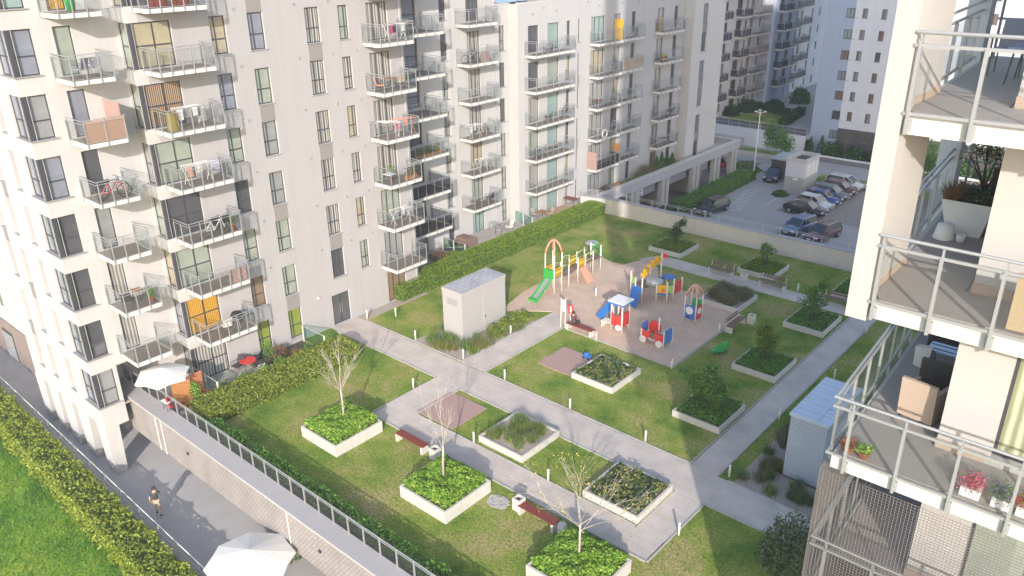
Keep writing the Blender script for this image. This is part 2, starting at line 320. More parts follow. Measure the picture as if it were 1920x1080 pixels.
def fast_mesh(name, V, nper, mats, mi=None):
    """V: (N*nper,3) array of loose polygons with nper corners"""
    V = np.asarray(V, dtype=np.float32).reshape(-1, 3); N = len(V)//nper
    me = bpy.data.meshes.new(name); me.vertices.add(len(V)); me.vertices.foreach_set('co', V.ravel())
    me.loops.add(len(V)); me.loops.foreach_set('vertex_index', np.arange(len(V), dtype=np.int32))
    me.polygons.add(N); me.polygons.foreach_set('loop_start', np.arange(N, dtype=np.int32)*nper)
    try: me.polygons.foreach_set('loop_total', np.full(N, nper, dtype=np.int32))
    except Exception: pass
    if isinstance(mats, str): mats = [mats]
    for q in mats: me.materials.append(MATS[q])
    if mi is not None: me.polygons.foreach_set('material_index', np.asarray(mi, dtype=np.int32))
    me.update(calc_edges=True); me.validate(); return me
def leafmesh(name, P, size, mats, mi=None, up=0.35, aspect=0.55, jit=0.4):
    """P: (N,3) leaf centres; every leaf a small rhombus of its own"""
    P = np.asarray(P); N = len(P)
    a = rng.normal(size=(N, 3)); a[:, 2] *= (1-up); a /= np.linalg.norm(a, axis=1, keepdims=True)
    b = rng.normal(size=(N, 3)); b -= a*np.sum(a*b, axis=1, keepdims=True); b /= np.linalg.norm(b, axis=1, keepdims=True)
    s = size*(1+jit*(rng.random((N, 1))*2-1))
    V = np.stack([P-a*s*.5, P+b*s*.5*aspect, P+a*s*.5, P-b*s*.5*aspect], axis=1)
    return fast_mesh(name, V, 4, mats, mi)
def blademesh(name, P, h, mats, mi=None, lean=0.35, w=0.12):
    P = np.asarray(P); N = len(P); hh = h*(0.6+0.8*rng.random((N, 1)))
    d = rng.normal(size=(N, 3))*lean; d[:, 2] = 1; d /= np.linalg.norm(d, axis=1, keepdims=True)
    s = rng.normal(size=(N, 3)); s[:, 2] = 0; s /= np.linalg.norm(s, axis=1, keepdims=True)
    ww = w*hh
    V = np.stack([P-s*ww*.5, P+s*ww*.5, P+d*hh], axis=1)
    return fast_mesh(name, V, 3, mats, mi)
def inbox(n, x0, x1, y0, y1, z0, z1): return np.column_stack([rng.uniform(x0, x1, n), rng.uniform(y0, y1, n), rng.uniform(z0, z1, n)])
def lump(x, y, s=1.0, seed=0.0):
    return (np.sin(x*1.7*s+seed)+np.sin(y*2.1*s+1.3+seed)+np.sin((x+y)*3.1*s+seed*2)+np.sin((x-y)*4.3*s+.7))/4
def hedge_points(n, L, W, H, bump=0.12, seed=0.0, core=0.12):
    """points in the outer skin of a lumpy hedge box L (x) by W (y) by H"""
    A = np.array([L*W, L*H, L*H, W*H, W*H]); k = rng.choice(5, n, p=A/A.sum()); u = rng.random(n); v = rng.random(n)
    d = rng.random(n)**1.5*core*1.6
    x = np.where(k < 3, u*L, np.where(k == 3, d, L-d)); y = np.where(k == 0, v*W, np.where(k == 1, d, np.where(k == 2, W-d, u*W)))
    z = np.where(k == 0, H-d, v*H)
    lf = bump*lump(x, y+z, 1.0, seed)
    z = np.where(k == 0, z+lf, z*(1+lf*.5)); y = np.where(k == 1, y-lf, np.where(k == 2, y+lf, y)); x = np.where(k == 3, x-lf, np.where(k == 4, x+lf, x))
    return np.column_stack([x, y, z])
# ================================================================ THE SETTING: ground, roads, lawns, paths
def sheet(x0, x1, y0, y1, z, m=0, mb=None):
    mb = mb or MB(); return mb.quad((x0, y0, z), (x1, y0, z), (x1, y1, z), (x0, y1, z), m)
struct('ground', sheet(-900, 900, -900, 900, -4.42), 'asphalt_brown')
struct('plaza', MB().box(-95, 12.15, -4.4, 12, 24, -4.05), 'plaza_stone')
struct('lower_lawn', sheet(-95, 20, -30, 12.1, -4.2), 'turf_lush')
struct('car_park', MB().box(-42.0, 59.0, -4.4, 30, 100.4, -4.0), 'asphalt')
struct('car_park_bays', sheet(-32.6, -6, 79.8, 96.5, -3.99), 'asphalt_brown')
struct('street', MB().box(-80, 96.9, -4.39, 30, 104.4, -3.986), 'asphalt')
mk = MB()
for a, b in (((-36.8, 77.0), (-38.4, 85.2)), ((-35.6, 77.0), (-37.2, 84.3))): mk.quad((a[0]-.07, a[1], -3.985), (a[0]+.07, a[1], -3.985), (b[0]+.07, b[1], -3.985), (b[0]-.07, b[1], -3.985))
for i in range(9):
    t = i/8; x = -36.8-1.6*t; y = 77.0+8.1*t; mk.quad((x, y, -3.985), (x+1.2, y-.15, -3.985), (x+1.2, y+.10, -3.985), (x, y+.25, -3.985))
mk.quad((-34.35, 81.1, -3.985), (-34.2, 81.1, -3.985), (-34.3, 84.1, -3.985), (-34.45, 84.1, -3.985))
for i in range(6): mk.quad((-32.4, 80.6+i*2.35, -3.985), (-27.6, 80.4+i*2.35, -3.985), (-27.6, 80.5+i*2.35, -3.985), (-32.4, 80.7+i*2.35, -3.985))
struct('road_markings', mk, 'white_paint')
struct('street_verge', MB().box(-34, 93.4, -4.3, -12, 96.6, -3.9).box(-48, 100.2, -4.3, -39.5, 103.2, -3.88), 'turf')
# the garden lies on a raised deck over the shops
struct('garden_deck', MB().box(-41.0, 15.35, -0.6, 14, 57.8, -0.02).box(-43.6, 15.35, -.6, -41.0, 17.95, -.02), 'concrete_dark')
struct('lawn', sheet(-41.0, 14, 15.3, 57.85, 0.0), 'turf')
def path(name, polys, m='paving', z=0.03, kerb=True):
    mb = MB(); kb = MB()
    for p in polys:
        mb.prism(p, -0.05, z)
    o = struct(name, mb, m); return o
path('path', [[(-39.8, 27.35), (-8.4, 27.1), (-8.4, 29.2), (-39.8, 29.5)]])
mb = MB()
mb.prism([(-30.0, 29.5), (-28.2, 29.5), (-28.2, 37.0), (-30.0, 38.6)], -.05, .026); mb.prism([(-29.8, 23.4), (-27.95, 23.4), (-27.95, 27.3), (-29.8, 27.3)], -.05, .026)
struct('cross_path', mb, 'paving')
mb = MB(); mb.prism([(-29.75, 22.4), (-12.75, 22.4), (-12.75, 23.85), (-29.75, 23.85)], -.05, .022); mb.prism([(-14.15, 23.85), (-12.7, 23.85), (-12.7, 27.15), (-14.15, 27.15)], -.05, .022)
struct('south_path', mb, 'paving')
struct('east_path', MB().prism([(-14.55, 29.25), (-13.2, 29.25), (-13.2, 51.4), (-14.55, 51.4)], -.05, .024), 'paving')
struct('far_path', MB().prism([(-31.0, 50.2), (-14.5, 50.2), (-14.5, 51.6), (-29.9, 52.0)], -.05, .021), 'paving')
# kerbs along the paths
kb = MB()
def kerb(a, b, w=.07, z=.06):
    d = Vector((b[0]-a[0], b[1]-a[1], 0)).normalized(); n = Vector((-d.y, d.x, 0))*w/2
    kb.prism([(a[0]-n.x, a[1]-n.y), (b[0]-n.x, b[1]-n.y), (b[0]+n.x, b[1]+n.y), (a[0]+n.x, a[1]+n.y)], -.04, z)
for a, b in (((-38.9, 29.56), (-30.05, 29.56)), ((-28.15, 29.5), (-14.6, 29.34)), ((-39.0, 27.3), (-29.85, 27.26)), ((-27.9, 27.2), (-14.2, 27.05)), ((-29.85, 22.5), (-29.85, 27.2)), ((-27.9, 23.9), (-27.9, 27.2)),
             ((-30.06, 29.6), (-30.06, 38.5)), ((-28.15, 29.6), (-28.15, 37.0)), ((-27.85, 23.9), (-14.2, 23.9)), ((-29.8, 22.34), (-12.7, 22.34)), ((-12.64, 22.4), (-12.64, 27.1)), ((-14.62, 29.4), (-14.62, 50.1)), ((-13.14, 29.3), (-13.14, 51.4)),
             ((-12.6, 29.27), (-8.4, 29.2)), ((-12.6, 27.06), (-8.4, 27.04)), ((-28.0, 36.95), (-20.1, 36.85)), ((-20.05, 36.85), (-20.05, 45.85))): kerb(a, b)
struct('path_kerbs', kb, 'concrete')
struct('play_sand', MB().prism([(-33.0, 36.3), (-30.1, 38.5), (-28.0, 37.0), (-20.15, 36.9), (-20.15, 45.9), (-23.4, 45.9), (-23.6, 47.4), (-26.8, 46.5), (-28.9, 49.6), (-30.4, 50.6), (-31.2, 48.4), (-32.4, 48.3), (-33.6, 48.8), (-34.0, 44.0), (-33.8, 39.5)], -.05, .034), 'sandtiles')
struct('rubber_mat', MB().box(-28.1, 24.1, -.02, -25.4, 26.7, .04).box(-26.5, 32.3, -.02, -24.1, 34.9, .04), 'rubber_mat')
struct('gravel_bed', MB().prism([(-34.3, 29.62), (-30.1, 29.62), (-30.1, 36.6), (-31.2, 36.9), (-34.1, 32.3)], -.05, .02).prism([(-12.4, 29.36), (-4, 29.3), (-4, 39), (-11.2, 37.6), (-12.4, 33.5)], -.05, .02), 'gravel')
struct('gravel_strip', MB().box(-39.8, 29.6, -.03, -38.9, 35.2, .015), 'gravel')
# terraces in front of the ground-floor flats
struct('terrace', MB().box(-39.8, 18.1, -.04, -38.2, 21.2, .03).box(-43.6, 15.4, -.04, -38.9, 17.95, .03).box(-43.6, 14.4, -.04, -41.06, 15.4, .03).prism([(-45, 42), (-45, 50.9), (-42.4, 50.9), (-42.9, 44)], -.04, .03).box(-43.9, 51.2, -.04, -42.0, 54.0, .03).box(-45, 36, -.04, -42.2, 41.9, .03).box(-44.2, 57.3, -.04, -39.5, 60.4, .035), 'terrace_tile')
struct('wood_terrace', MB().prism([(-43.88, 54.0), (-42.0, 54.0), (-41.7, 57.2), (-43.88, 57.2)], -.04, .05), 'deckboards')
struct('flower_bed', MB().prism([(-38.2, 18.2), (-37.5, 18.2), (-37.5, 25.0), (-39.7, 25.0), (-39.7, 21.4), (-38.2, 21.2)], -.03, .05).box(-38.9, 15.6, -.03, -37.5, 17.9, .05), 'mulch')
struct('terrace_lawn', MB().box(-42.6, 42.2, -.03, -41.7, 57.0, .018), 'turf_lush')
# deck behind the far wall, and garden of the next block
struct('podium_deck', MB().box(-62, 59.6, -.5, -42.1, 89.0, -0.0), 'concrete')
struct('podium_lawn', MB().prism([(-44.0, 66.5), (-42.35, 66.5), (-42.35, 84), (-43.0, 84), (-43.8, 78)], -.02, .05), 'turf')
struct('far_garden', MB().box(-55.05, 104.7, -2.2, -39.9, 160, -1.6), 'concrete')
struct('far_lawn', MB().prism([(-53.5, 108.2), (-46.8, 107.6), (-44.8, 112), (-46.5, 121), (-52.5, 121)], -1.62, -1.56), 'turf')
# blades of grass
pts = []
def lawnpts(n, x0, x1, y0, y1, holes):
    P = inbox(n, x0, x1, y0, y1, 0, .01); k = np.ones(n, bool)
    for (a, b, c, d) in holes: k &= ~((P[:, 0] > a) & (P[:, 0] < b) & (P[:, 1] > c) & (P[:, 1] < d))
    return P[k]
HO = [(-40, -8.4, 27.2, 29.6), (-30.1, -28.1, 29, 39), (-29.9, -27.8, 22, 28), (-29.9, -12.6, 22.3, 24.0), (-14.3, -12.6, 22, 28), (-14.7, -13.1, 29, 52), (-31, -14, 50, 52.1),
      (-34.2, -20.0, 36.8, 49.5), (-28.2, -25.3, 24, 26.8), (-26.6, -24, 32.2, 35), (-34.4, -30, 29.6, 36.8), (-12.5, -4, 29.3, 39), (-41.2, -37.1, 15, 27.0), (-31.0, -27.9, 18.7, 21.8), (-23.5, -20.4, 18.7, 21.8), (-16.0, -12.7, 18.6, 21.6), (-32, -28.4, 36, 51)]
P = lawnpts(190000, -37.2, -6, 16.2, 57.6, HO)
mi = (lump(P[:, 0]*.35, P[:, 1]*.35) > 0.05).astype(int)*0
P = P[lump(P[:, 0]*.55+3, P[:, 1]*.6, 1.0, 1.7)+lump(P[:, 0]*1.6, P[:, 1]*1.5, 1.0, .4)*.5 > rng.uniform(-.75, .25, len(P))]
g = link('grass', blademesh('grass', P, .075, ['blade'], None, .6, .35)); g['kind'] = 'stuff'
P = inbox(60000, -62, -24, -2, 11.5, -4.2, -4.19)
g = link('grass', blademesh('lower_grass', P, .16, ['blade_lush'], None, .6, .25)); g['kind'] = 'stuff'
# ================================================================ walls and railings round the garden
t = thing('deck_wall', 'long brown brick wall with a pale coping between the plaza and the garden', 'wall', (-25, 15, -4.05))
part('brick_face', MB().box(-43.6, 14.8, -2.1, 14, 15.3, .08), 'fascia_brick', t)
part('coping', MB().box(-43.6, 14.7, .08, 14, 15.62, .2), 'coping', t)
for x in (-35.3, -24.2):
    part('vent', MB().tube([(x, 14.82, -.9), (x, 14.74, -.9)], .09, 12), 'dark', t)
for x in (-38.5, -37.9, -26.5): part('rain_pipe', MB().tube([(x, 14.78, -2.1), (x, 14.78, .05)], .03, 6), 'concrete_light', t)
for x in (-37.2, -31.0, -24.8, -18.6): part('pillar', MB().box(x, 18.6, -4.05, x+.5, 19.1, -.6), 'concrete_dark', t)
part('shop_wall', MB().box(-41, 19.5, -4.05, 14, 19.8, -.6), 'dark', t)
t = thing('railing', 'silver railing with smoked glass panels along the top of the brown brick wall', 'railing', (-25, 15.5, .2))
pr = MB(); gl = MB(); rl = MB()
x = -43.4
while x < 13:
    pr.box(x-.03, 15.50, .2, x+.03, 15.56, 1.12); gl.box(x+.06, 15.525, .3, x+.96, 15.537, 1.0); x += 1.02
rl.tube([(-43.5, 15.53, 1.15), (13, 15.53, 1.15)], .03, 8); rl.tube([(-43.5, 15.53, 1.03), (13, 15.53, 1.03)], .018, 6); rl.tube([(-43.5, 15.53, .27), (13, 15.53, .27)], .018, 6)
part_split('post', pr, 'steel', t); part_split('glass_panel', gl, 'glass_smoke', t); part('handrail', rl, 'steel', t)
# fence above the lower lawn
t = thing('fence', 'long low grey mesh fence between the plaza and the conifer hedge', 'fence', (-40, 12.6, -4.05))
cb = MB().prism([(-80, 12.75), (12, 11.1), (12, 11.35), (-80, 13.0)], -4.3, -3.9)
def fy(x): return 12.87-(x+80)*.018
part('kerb', cb, 'concrete_light', t)
ps = MB(); rl = MB(); msh = MB()
x = -78
while x < 10:
    ps.box(x-.025, fy(x)-.025, -3.9, x+.025, fy(x)+.025, -2.95)
    for k in range(16):
        xx = x+k*2.0/16; msh.box(xx-.006, fy(xx)-.004, -3.85, xx+.006, fy(xx)+.004, -3.0)
    x += 2.0
for z in (-2.95, -3.4, -3.85): rl.tube([(-80, fy(-80), z), (12, fy(12), z)], .028 if z > -3 else .015, 6)
part_split('post', ps, 'white', t); part_split('rail', rl, 'white', t); part('wire_mesh', msh, 'galv', t)
# conifer hedge below it
t = thing('conifer_hedge', 'long yellow-green conifer hedge beside the bright lawn', 'hedge', (-70, 10.5, -4.2))
HP = hedge_points(52000, 60, 1.75, 1.6, .22, 2.0, .22); HP[:, 1] -= HP[:, 0]*.02
core = MB().box(0.1, -.9, 0, 59.8, .35, 1.2); 
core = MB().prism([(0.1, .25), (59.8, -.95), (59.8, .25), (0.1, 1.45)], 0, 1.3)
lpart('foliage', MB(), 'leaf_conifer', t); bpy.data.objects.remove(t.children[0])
link('foliage', leafmesh('foliage', HP, .15, ['leaf_conifer']), t); lpart('stems_or_core', core, 'leaf_dark', t)  # solid dark block added inside the leaves as the hedge's dark interior
# far wall of the garden
t = thing('garden_wall', 'beige plaster wall at the far end of the garden before the car park', 'wall', (-28, 58, 0))
cv = [(-41.8, 57.2), (-38.8, 57.9), (-33.5, 57.9), (-26, 58.05), (-18, 58.3), (-8, 58.7), (6, 59.3)]
mb = MB(); cp = MB()
for (x0, y0), (x1, y1) in zip(cv, cv[1:]):
    mb.prism([(x0, y0), (x1, y1), (x1, y1+.45), (x0, y0+.45)], -4.2, 1.3); cp.prism([(x0, y0-.04), (x1, y1-.04), (x1, y1+.5), (x0, y0+.5)], 1.3, 1.38)
part('wall', mb, 'concrete_light', t); part('coping', cp, 'coping', t)
t = thing('railing', 'thin grey railing on top of the beige garden wall above the parked cars', 'railing', (-28, 58.2, 1.38))
ps = MB(); rl = MB()
for (x0, y0), (x1, y1) in zip(cv, cv[1:]):
    L = math.hypot(x1-x0, y1-y0); n = max(1, int(L/1.25))
    for i in range(n): x = x0+(x1-x0)*i/n; y = y0+(y1-y0)*i/n+.25; ps.box(x-.03, y-.03, 1.38, x+.03, y+.03, 2.0)
    for z in (2.0, 1.85): rl.tube([(x0, y0+.25, z), (x1, y1+.25, z)], .019, 6)
part_split('post', ps, 'galv', t); part('rails', rl, 'galv', t)
# boundary kerbs, posts and glass dividers of the terraces
def divider(label, a, b, h=1.05, z=.1):
    t = thing('glass_divider', label, 'partition', (a[0], a[1], 0)); d = Vector((b[0]-a[0], b[1]-a[1], 0)); L = d.length; d.normalize(); n = Vector((-d.y, d.x, 0))*.012
    g = MB().prism([(a[0]-n.x, a[1]-n.y), (b[0]-n.x, b[1]-n.y), (b[0]+n.x, b[1]+n.y), (a[0]+n.x, a[1]+n.y)], z, h)
    r = MB().tube([(a[0], a[1], h+.02), (b[0], b[1], h+.02)], .025, 6); k = max(1, round(L/1.6)); p = MB()
    for i in range(k+1): q = (a[0]+d.x*L*i/k, a[1]+d.y*L*i/k); p.box(q[0]-.035, q[1]-.035, 0, q[0]+.035, q[1]+.035, h+.02)
    part('glass_panel', g, 'glass_green', t); part('rail', r, 'galv', t); part_split('post', p, 'post_cream', t)
divider('glass divider between the terrace with the parasol and the one with the red chairs', (-40.0, 18.02), (-37.45, 18.02))
divider('glass divider at the end of the flower bed near the entrance door', (-39.6, 25.15), (-37.4, 25.15))
divider('glass divider beside the rusty shrubs, behind the clipped hedge and the white shed', (-44.3, 42.0), (-41.8, 42.0))
divider('glass divider on the grass strip in front of the white building corner', (-44.3, 50.9), (-41.8, 50.3))
solo('garden_kerb', MB().box(-37.42, 15.7, 0, -37.28, 25.2, .32), 'concrete_light', 'pale concrete kerb between the terraces and the near clipped hedge', 'kerb', (-37.4, 15.7, 0), world=True)
solo('garden_kerb', MB().prism([(-41.75, 36.6), (-41.45, 58.2), (-41.6, 58.2), (-41.9, 36.6)], 0, .3), 'concrete_light', 'pale concrete kerb behind the long clipped hedge at the far terraces', 'kerb', (-41.7, 36.6, 0), world=True)
# clipped hedges
def hedge(label, x0, y0, L, W, H, n, leaf, size, rz, bump=.06, seed=1.0, corem='leaf_dark', group=None, z=0.0, rd=0.0):
    t = thing('hedge', label, 'hedge', (x0, y0, z), rz, group)
    HPp = hedge_points(n, L, W, H, bump, seed, .1)
    if rd:  # rounded top shoulders
        e = np.clip(np.abs(HPp[:, 1]/W-.5)*2-.55, 0, 1); HPp[:, 2] -= rd*e*(HPp[:, 2]/H)
    link('foliage', leafmesh('foliage', HPp, size, [leaf]), t); lpart('stems_or_core', MB().box(.1, .1, 0, L-.1, W-.1, H-.1-rd*.6), corem, t); return t  # added dark core box fills the hedge, no modelled stems
hedge('yellow-green leafy hedge along the terraces by the white parasol', -35.15, 16.2, 9.9, 2.05, .95, 24000, 'leaf_hedge', .13, R(90), .1, 1.0, rd=.25)
hedge('low dark bushy hedge under the glass railing of the brick wall', -36.0, 15.75, 30, .75, .6, 16000, 'leaf_mid', .15, 0, .18, 3.0)
hedge('long clipped green hedge with a rounded far end, behind the white shed', -39.15, 33.0, 24.4, 1.9, 1.15, 42000, 'leaf_box', .10, R(90), .05, 2.0, rd=.25)
# ================================================================ BUILDINGS
WC = {}
def cached(key, fn):
    if key not in WC: WC[key] = fn()
    return WC[key]
def wframe(w, h, vs, hs, fw=.055, dp=.07):
    m = MB()
    m.box(0, 0, 0, fw, dp, h).box(w-fw, 0, 0, w, dp, h).box(fw, 0, 0, w-fw, dp, fw).box(fw, 0, h-fw, w-fw, dp, h)
    for x in vs: m.box(x-fw*.6, .003, fw, x+fw*.6, dp-.003, h-fw)
    for z in hs: m.box(fw, .006, z-fw*.6, w-fw, dp-.006, z+fw*.6)
    return m
def window(par, x, y, z, rz, w, h, vs=(), hs=(), pane='cream', sill=True, inset=.12, name='window'):
    """local x to the right seen from outside, -y outwards; (x,y,z) is the lower left corner on the wall face, world"""
    k = ('f', w, h, vs, hs); me = cached(k, lambda: mesh_of('window_frame', wframe(w, h, vs, hs), 'frame'))
    rl = rootloc(par); n = Vector((-math.sin(rz), math.cos(rz), 0))*inset
    o = link(name, me, par, (x-rl[0]+n.x, y-rl[1]+n.y, z-rl[2]), rz)
    pm = cached(('p', w, h, pane), lambda: mesh_of('pane', MB().box(.02, .03, .02, w-.02, .045, h-.02), 'pane_'+pane))
    link('pane', pm, o)
    if sill:
        sm = cached(('s', w, inset), lambda: mesh_of('sill', MB().box(-.07, -inset-.06, -.05, w+.07, .02, -.002), 'sillgrey'))
        link('sill', sm, o)
    return o
def wall(mb, x, y, rz, W, z0, z1, ops, reveal=.16, m=0, back=True):
    """flat wall with real openings; ops: (u0,u1,z0,z1) in wall coordinates, world z"""
    us = sorted({0.0, W, *[o[0] for o in ops], *[o[1] for o in ops]}); us = [u for u in us if 0 <= u <= W]
    zs = sorted({z0, z1, *[o[2] for o in ops], *[o[3] for o in ops]}); zs = [q for q in zs if z0 <= q <= z1]
    c, s = math.cos(rz), math.sin(rz)
    def P(u, v, zz): return (x+u*c-v*s, y+u*s+v*c, zz)
    for a, b in zip(us, us[1:]):
        run = None
        for q0, q1 in zip(zs, zs[1:]):
            cu, cz = (a+b)/2, (q0+q1)/2
            hole = any(o[0] < cu < o[1] and o[2] < cz < o[3] for o in ops)
            if hole:
                if run is not None: mb.quad(P(a, 0, run), P(b, 0, run), P(b, 0, q0), P(a, 0, q0), m); run = None
            elif run is None: run = q0
        if run is not None: mb.quad(P(a, 0, run), P(b, 0, run), P(b, 0, zs[-1]), P(a, 0, zs[-1]), m)
    for (u0, u1, q0, q1) in ops:
        r = reveal
        if u0 > .001: mb.quad(P(u0, 0, q0), P(u0, r, q0), P(u0, r, q1), P(u0, 0, q1), m)
        if u1 < W-.001: mb.quad(P(u1, 0, q0), P(u1, 0, q1), P(u1, r, q1), P(u1, r, q0), m)
        mb.quad(P(u0, 0, q0), P(u1, 0, q0), P(u1, r, q0), P(u0, r, q0), m); mb.quad(P(u0, 0, q1), P(u0, r, q1), P(u1, r, q1), P(u1, 0, q1), m)
        if back: mb.quad(P(u0, r+.02, q0), P(u1, r+.02, q0), P(u1, r+.02, q1), P(u0, r+.02, q1), m)
def balcony(par, x, y, z, rz, w, d, nf, ns=1, glass='glass', screen=None, slabm='slab_white', rail=1.12, side=(1, 1)):
    """slab top at z; local: x 0..w along the wall, -y outward"""
    rl = rootloc(par)
    def mk_slab(): 
        m = MB(); m.prism([(0, 0), (0, -d), (w, -d), (w, 0)], -.20, 0, 0); m.box(.06, -d+.06, 0.002, w-.06, -.004, .012, 1); return mesh_of('slab', m, [slabm, 'tile_floor'])
    o = link('balcony', cached(('bs', w, d, slabm), mk_slab), par, (x-rl[0], y-rl[1], z-rl[2]), rz)
    def mk_rail():
        m = MB(); e = .03
        for i in range(nf+1):
            u = .05+(w-.1)*i/nf; m.box(u-.022, -d-e-.02, -.19, u+.022, -d-e+.02, rail-.12); m.box(u-.012, -d-e-.012, rail-.13, u+.012, -d-e+.03, rail)
        for i in range(1, ns+1):
            v = -d+(d-.05)*i/ns if ns else 0
            for sx, on in ((-e, side[0]), (w+e, side[1])):
                if on: m.box(sx-.02, v-.022, -.19, sx+.02, v+.022, rail-.12)
        pts = [(-e, -.02, 0), (-e, -d-e, 0), (w+e, -d-e, 0), (w+e, -.02, 0)]
        if not side[0]: pts = pts[1:]
        if not side[1]: pts = pts[:-1]
        m.tube([(a, b, rail) for a, b, c in pts], .024, 6); m.tube([(a, b, rail-.14) for a, b, c in pts], .017, 4); m.tube([(a, b, .06) for a, b, c in pts], .014, 4)
        return mesh_of('railing', m, 'steel')
    link('railing', cached(('br', w, d, nf, ns, rail, side), mk_rail), o)
    def mk_glass():
        m = MB()
        for i in range(nf):
            u0 = .05+(w-.1)*i/nf+.035; u1 = .05+(w-.1)*(i+1)/nf-.035; m.box(u0, -d-.036, .08, u1, -d-.026, rail-.16)
        for sx, on in ((-.03, side[0]), (w+.03, side[1])):
            if on: m.box(sx-.005, -d+.03, .08, sx+.005, -.05, rail-.16)
        return mesh_of('glass_panels', m, glass)
    if glass: link('glass_panels', cached(('bg', w, d, nf, ns, glass, side), mk_glass), o)
    if screen:
        def mk_scr():
            m = MB(); m.box(.04, -d-.02, .06, w-.04, -d+.005, rail-.05)
            return mesh_of('privacy_screen', m, screen)
        link('privacy_screen', cached(('sc', w, d, screen), mk_scr), o)
    return o
def rp(i=None): return random.choice(PANES)
E2 = R(90)
FL = 2.9
def flz(k, b=0.0): return b+FL*k
# ---------------------------------------------------------------- the tall block on the left
A = thing('apartment_building', 'tall cream and grey apartment block with corner windows, nearest on the left', 'building', (-50, 20, -4.05))
wm = MB()
# south face Y=13.1, X -50.5..-41.05 : three columns of slit windows + corner window
ops = []; TOP = 26.0
for k in range(0, 9):
    for xc in (-48.95, -47.0, -44.6):
        ops.append((xc+50.5, xc+50.5+.62, flz(k)+.25, flz(k)+2.28))
        window(A, xc, 13.1, flz(k)+.25, 0, .62, 2.03, (.2,), (.8,), random.choice(['grey', 'dark', 'dark', 'blue']), inset=.2)
    ops.append((-42.75+50.5, 9.45, flz(k)+.25, flz(k)+2.28))
wall(wm, -50.5, 13.1, 0, 9.45, -1.0, TOP, ops, .26)
# east face of the corner part X=-41.05, Y 13.1..18
ops = []
for k in range(0, 9):
    z = flz(k)
    ops += [(0, 1.12, z+.25, z+2.28)]
    dz = z+.06 if k else .06
    if k: ops.append((2.03, 2.85, dz, z+2.28))
    pn = ['dark', 'pane', 'folds', 'grey', 'dark', 'blue', 'green', 'orange', 'green'][k] if k != 1 else 'folds'
    window(A, -41.05 if k else -43.6, 15.13, dz, E2, .82, z+2.28-dz, (), (), pn, sill=False, name='balcony_door')
wall(wm, -41.05, 13.1, E2, 4.9, 2.4, TOP, ops[1:] if False else [q for q in ops if q[2] > 2.4], .2)
wall(wm, -41.05, 13.1, E2, 1.3, -1.1, 2.4, [(0, 1.12, .25, 2.28)], .2)
wm.box(-43.6, 14.42, 2.36, -41.06, 17.98, 2.40).box(-43.8, 14.4, -.1, -43.62, 18.0, 2.36).box(-43.6, 14.3, -1.1, -41.06, 14.4, 2.36)
# corner windows: two leaves meeting at a post
for k in range(0, 9):
    z = flz(k)+.25; p = ['grey', 'dark', 'dark', 'dark', 'blue', 'grey', 'blue', 'teal', 'grey'][k]
    o = window(A, -42.75, 13.1, z, 0, 1.62, 2.03, (.8,), (.85,), 'blue', inset=.12, name='corner_window')
    o2 = window(A, -41.05, 13.18, z, E2, 1.04, 2.03, (), (.85,), p, inset=.12, name='corner_window')
for k in range(0, 9): part('corner_post', MB().box(-41.26, 13.13, flz(k)+.25, -41.08, 13.31, flz(k)+2.28), 'frame', A); part('corner_sill', MB().prism([(-42.8, 13.02), (-40.97, 13.02), (-40.97, 14.28), (-41.25, 14.28), (-41.25, 13.3), (-42.8, 13.3)], flz(k)+.2, flz(k)+.252), 'sillgrey', A)
for k in range(0, 9): part('corner_post', MB().box(-40.0, 18.03, flz(k)+.1, -39.83, 18.2, flz(k)+2.25), 'frame', A)
# side step Y=18 between X=-41.05 and -39.8 (faces south), and the main grey face X=-39.8, Y 18..35.2
ops = [(.15, 1.25, flz(k)+.1, flz(k)+2.25) for k in range(0, 9)]
wall(wm, -41.05, 18.0, 0, 1.25, -.1, TOP, ops, .2); wm.box(-43.6, 18.0, -.1, -41.06, 18.1, 2.4)
for k in range(0, 9):
    window(A, -40.9, 18.0, flz(k)+.1, 0, .98, 2.15, (), (1.05,), ['grey', 'blue', 'cream', 'green', 'grey', 'green', 'green', 'cream', 'grey'][k], inset=.1, name='bay_window')
ops = []
bayp = ['folds', 'orange', 'green', 'dark', 'green', 'stripes', 'cream', 'dark', 'cream']
smp = ['lime', 'brown', 'green', 'dark', 'green', 'blue', 'cream', 'cream', 'grey']
for k in range(0, 9):
    z = flz(k)
    ops.append((0, 2.15, z+.1, z+2.25))
    window(A, -39.8, 18.08, z+.1, E2, 2.05, 2.15, (1.15,), (1.05,), bayp[k], sill=False, inset=.1, name='bay_window')
    ops.append((4.2, 5.1, z+.35, z+2.25)); window(A, -39.8, 22.2, z+.35, E2, .9, 1.9, (.3,), (.75,), smp[k])
    ops.append((6.4, 7.35, z+.35, z+2.28)); window(A, -39.8, 24.4, z+.35, E2, .95, 1.93, (.32,), (.8,), 'lime' if k == 0 else ['green', 'green', 'grey', 'grey', 'green', 'blue', 'cream', 'cream', 'grey'][k-1])
    if k: ops.append((10.02, 11.0, z+.35, z+2.28)); window(A, -39.8, 28.02, z+.35, E2, .98, 1.93, (.32, .62), (.8,), random.choice(['folds', 'folds', 'grey', 'dark']))
    if k: ops.append((12.33, 13.03, z+.35, z+2.25)); window(A, -39.8, 30.33, z+.35, E2, .7, 1.9, (.48,), (.7,), random.choice(['folds', 'green', 'cream', 'grey']))
    ops.append((14.4, 16.05, z+.06, z+2.25)); window(A, -39.8, 32.4, z+.06, E2, 1.65, 2.19, (.55, 1.1), (), ['brown', 'grey', 'green', 'folds', 'folds', 'folds', 'folds', 'green', 'folds'][k], sill=False, name='balcony_door')
ops.append((9.7, 11.1, .04, 2.14))
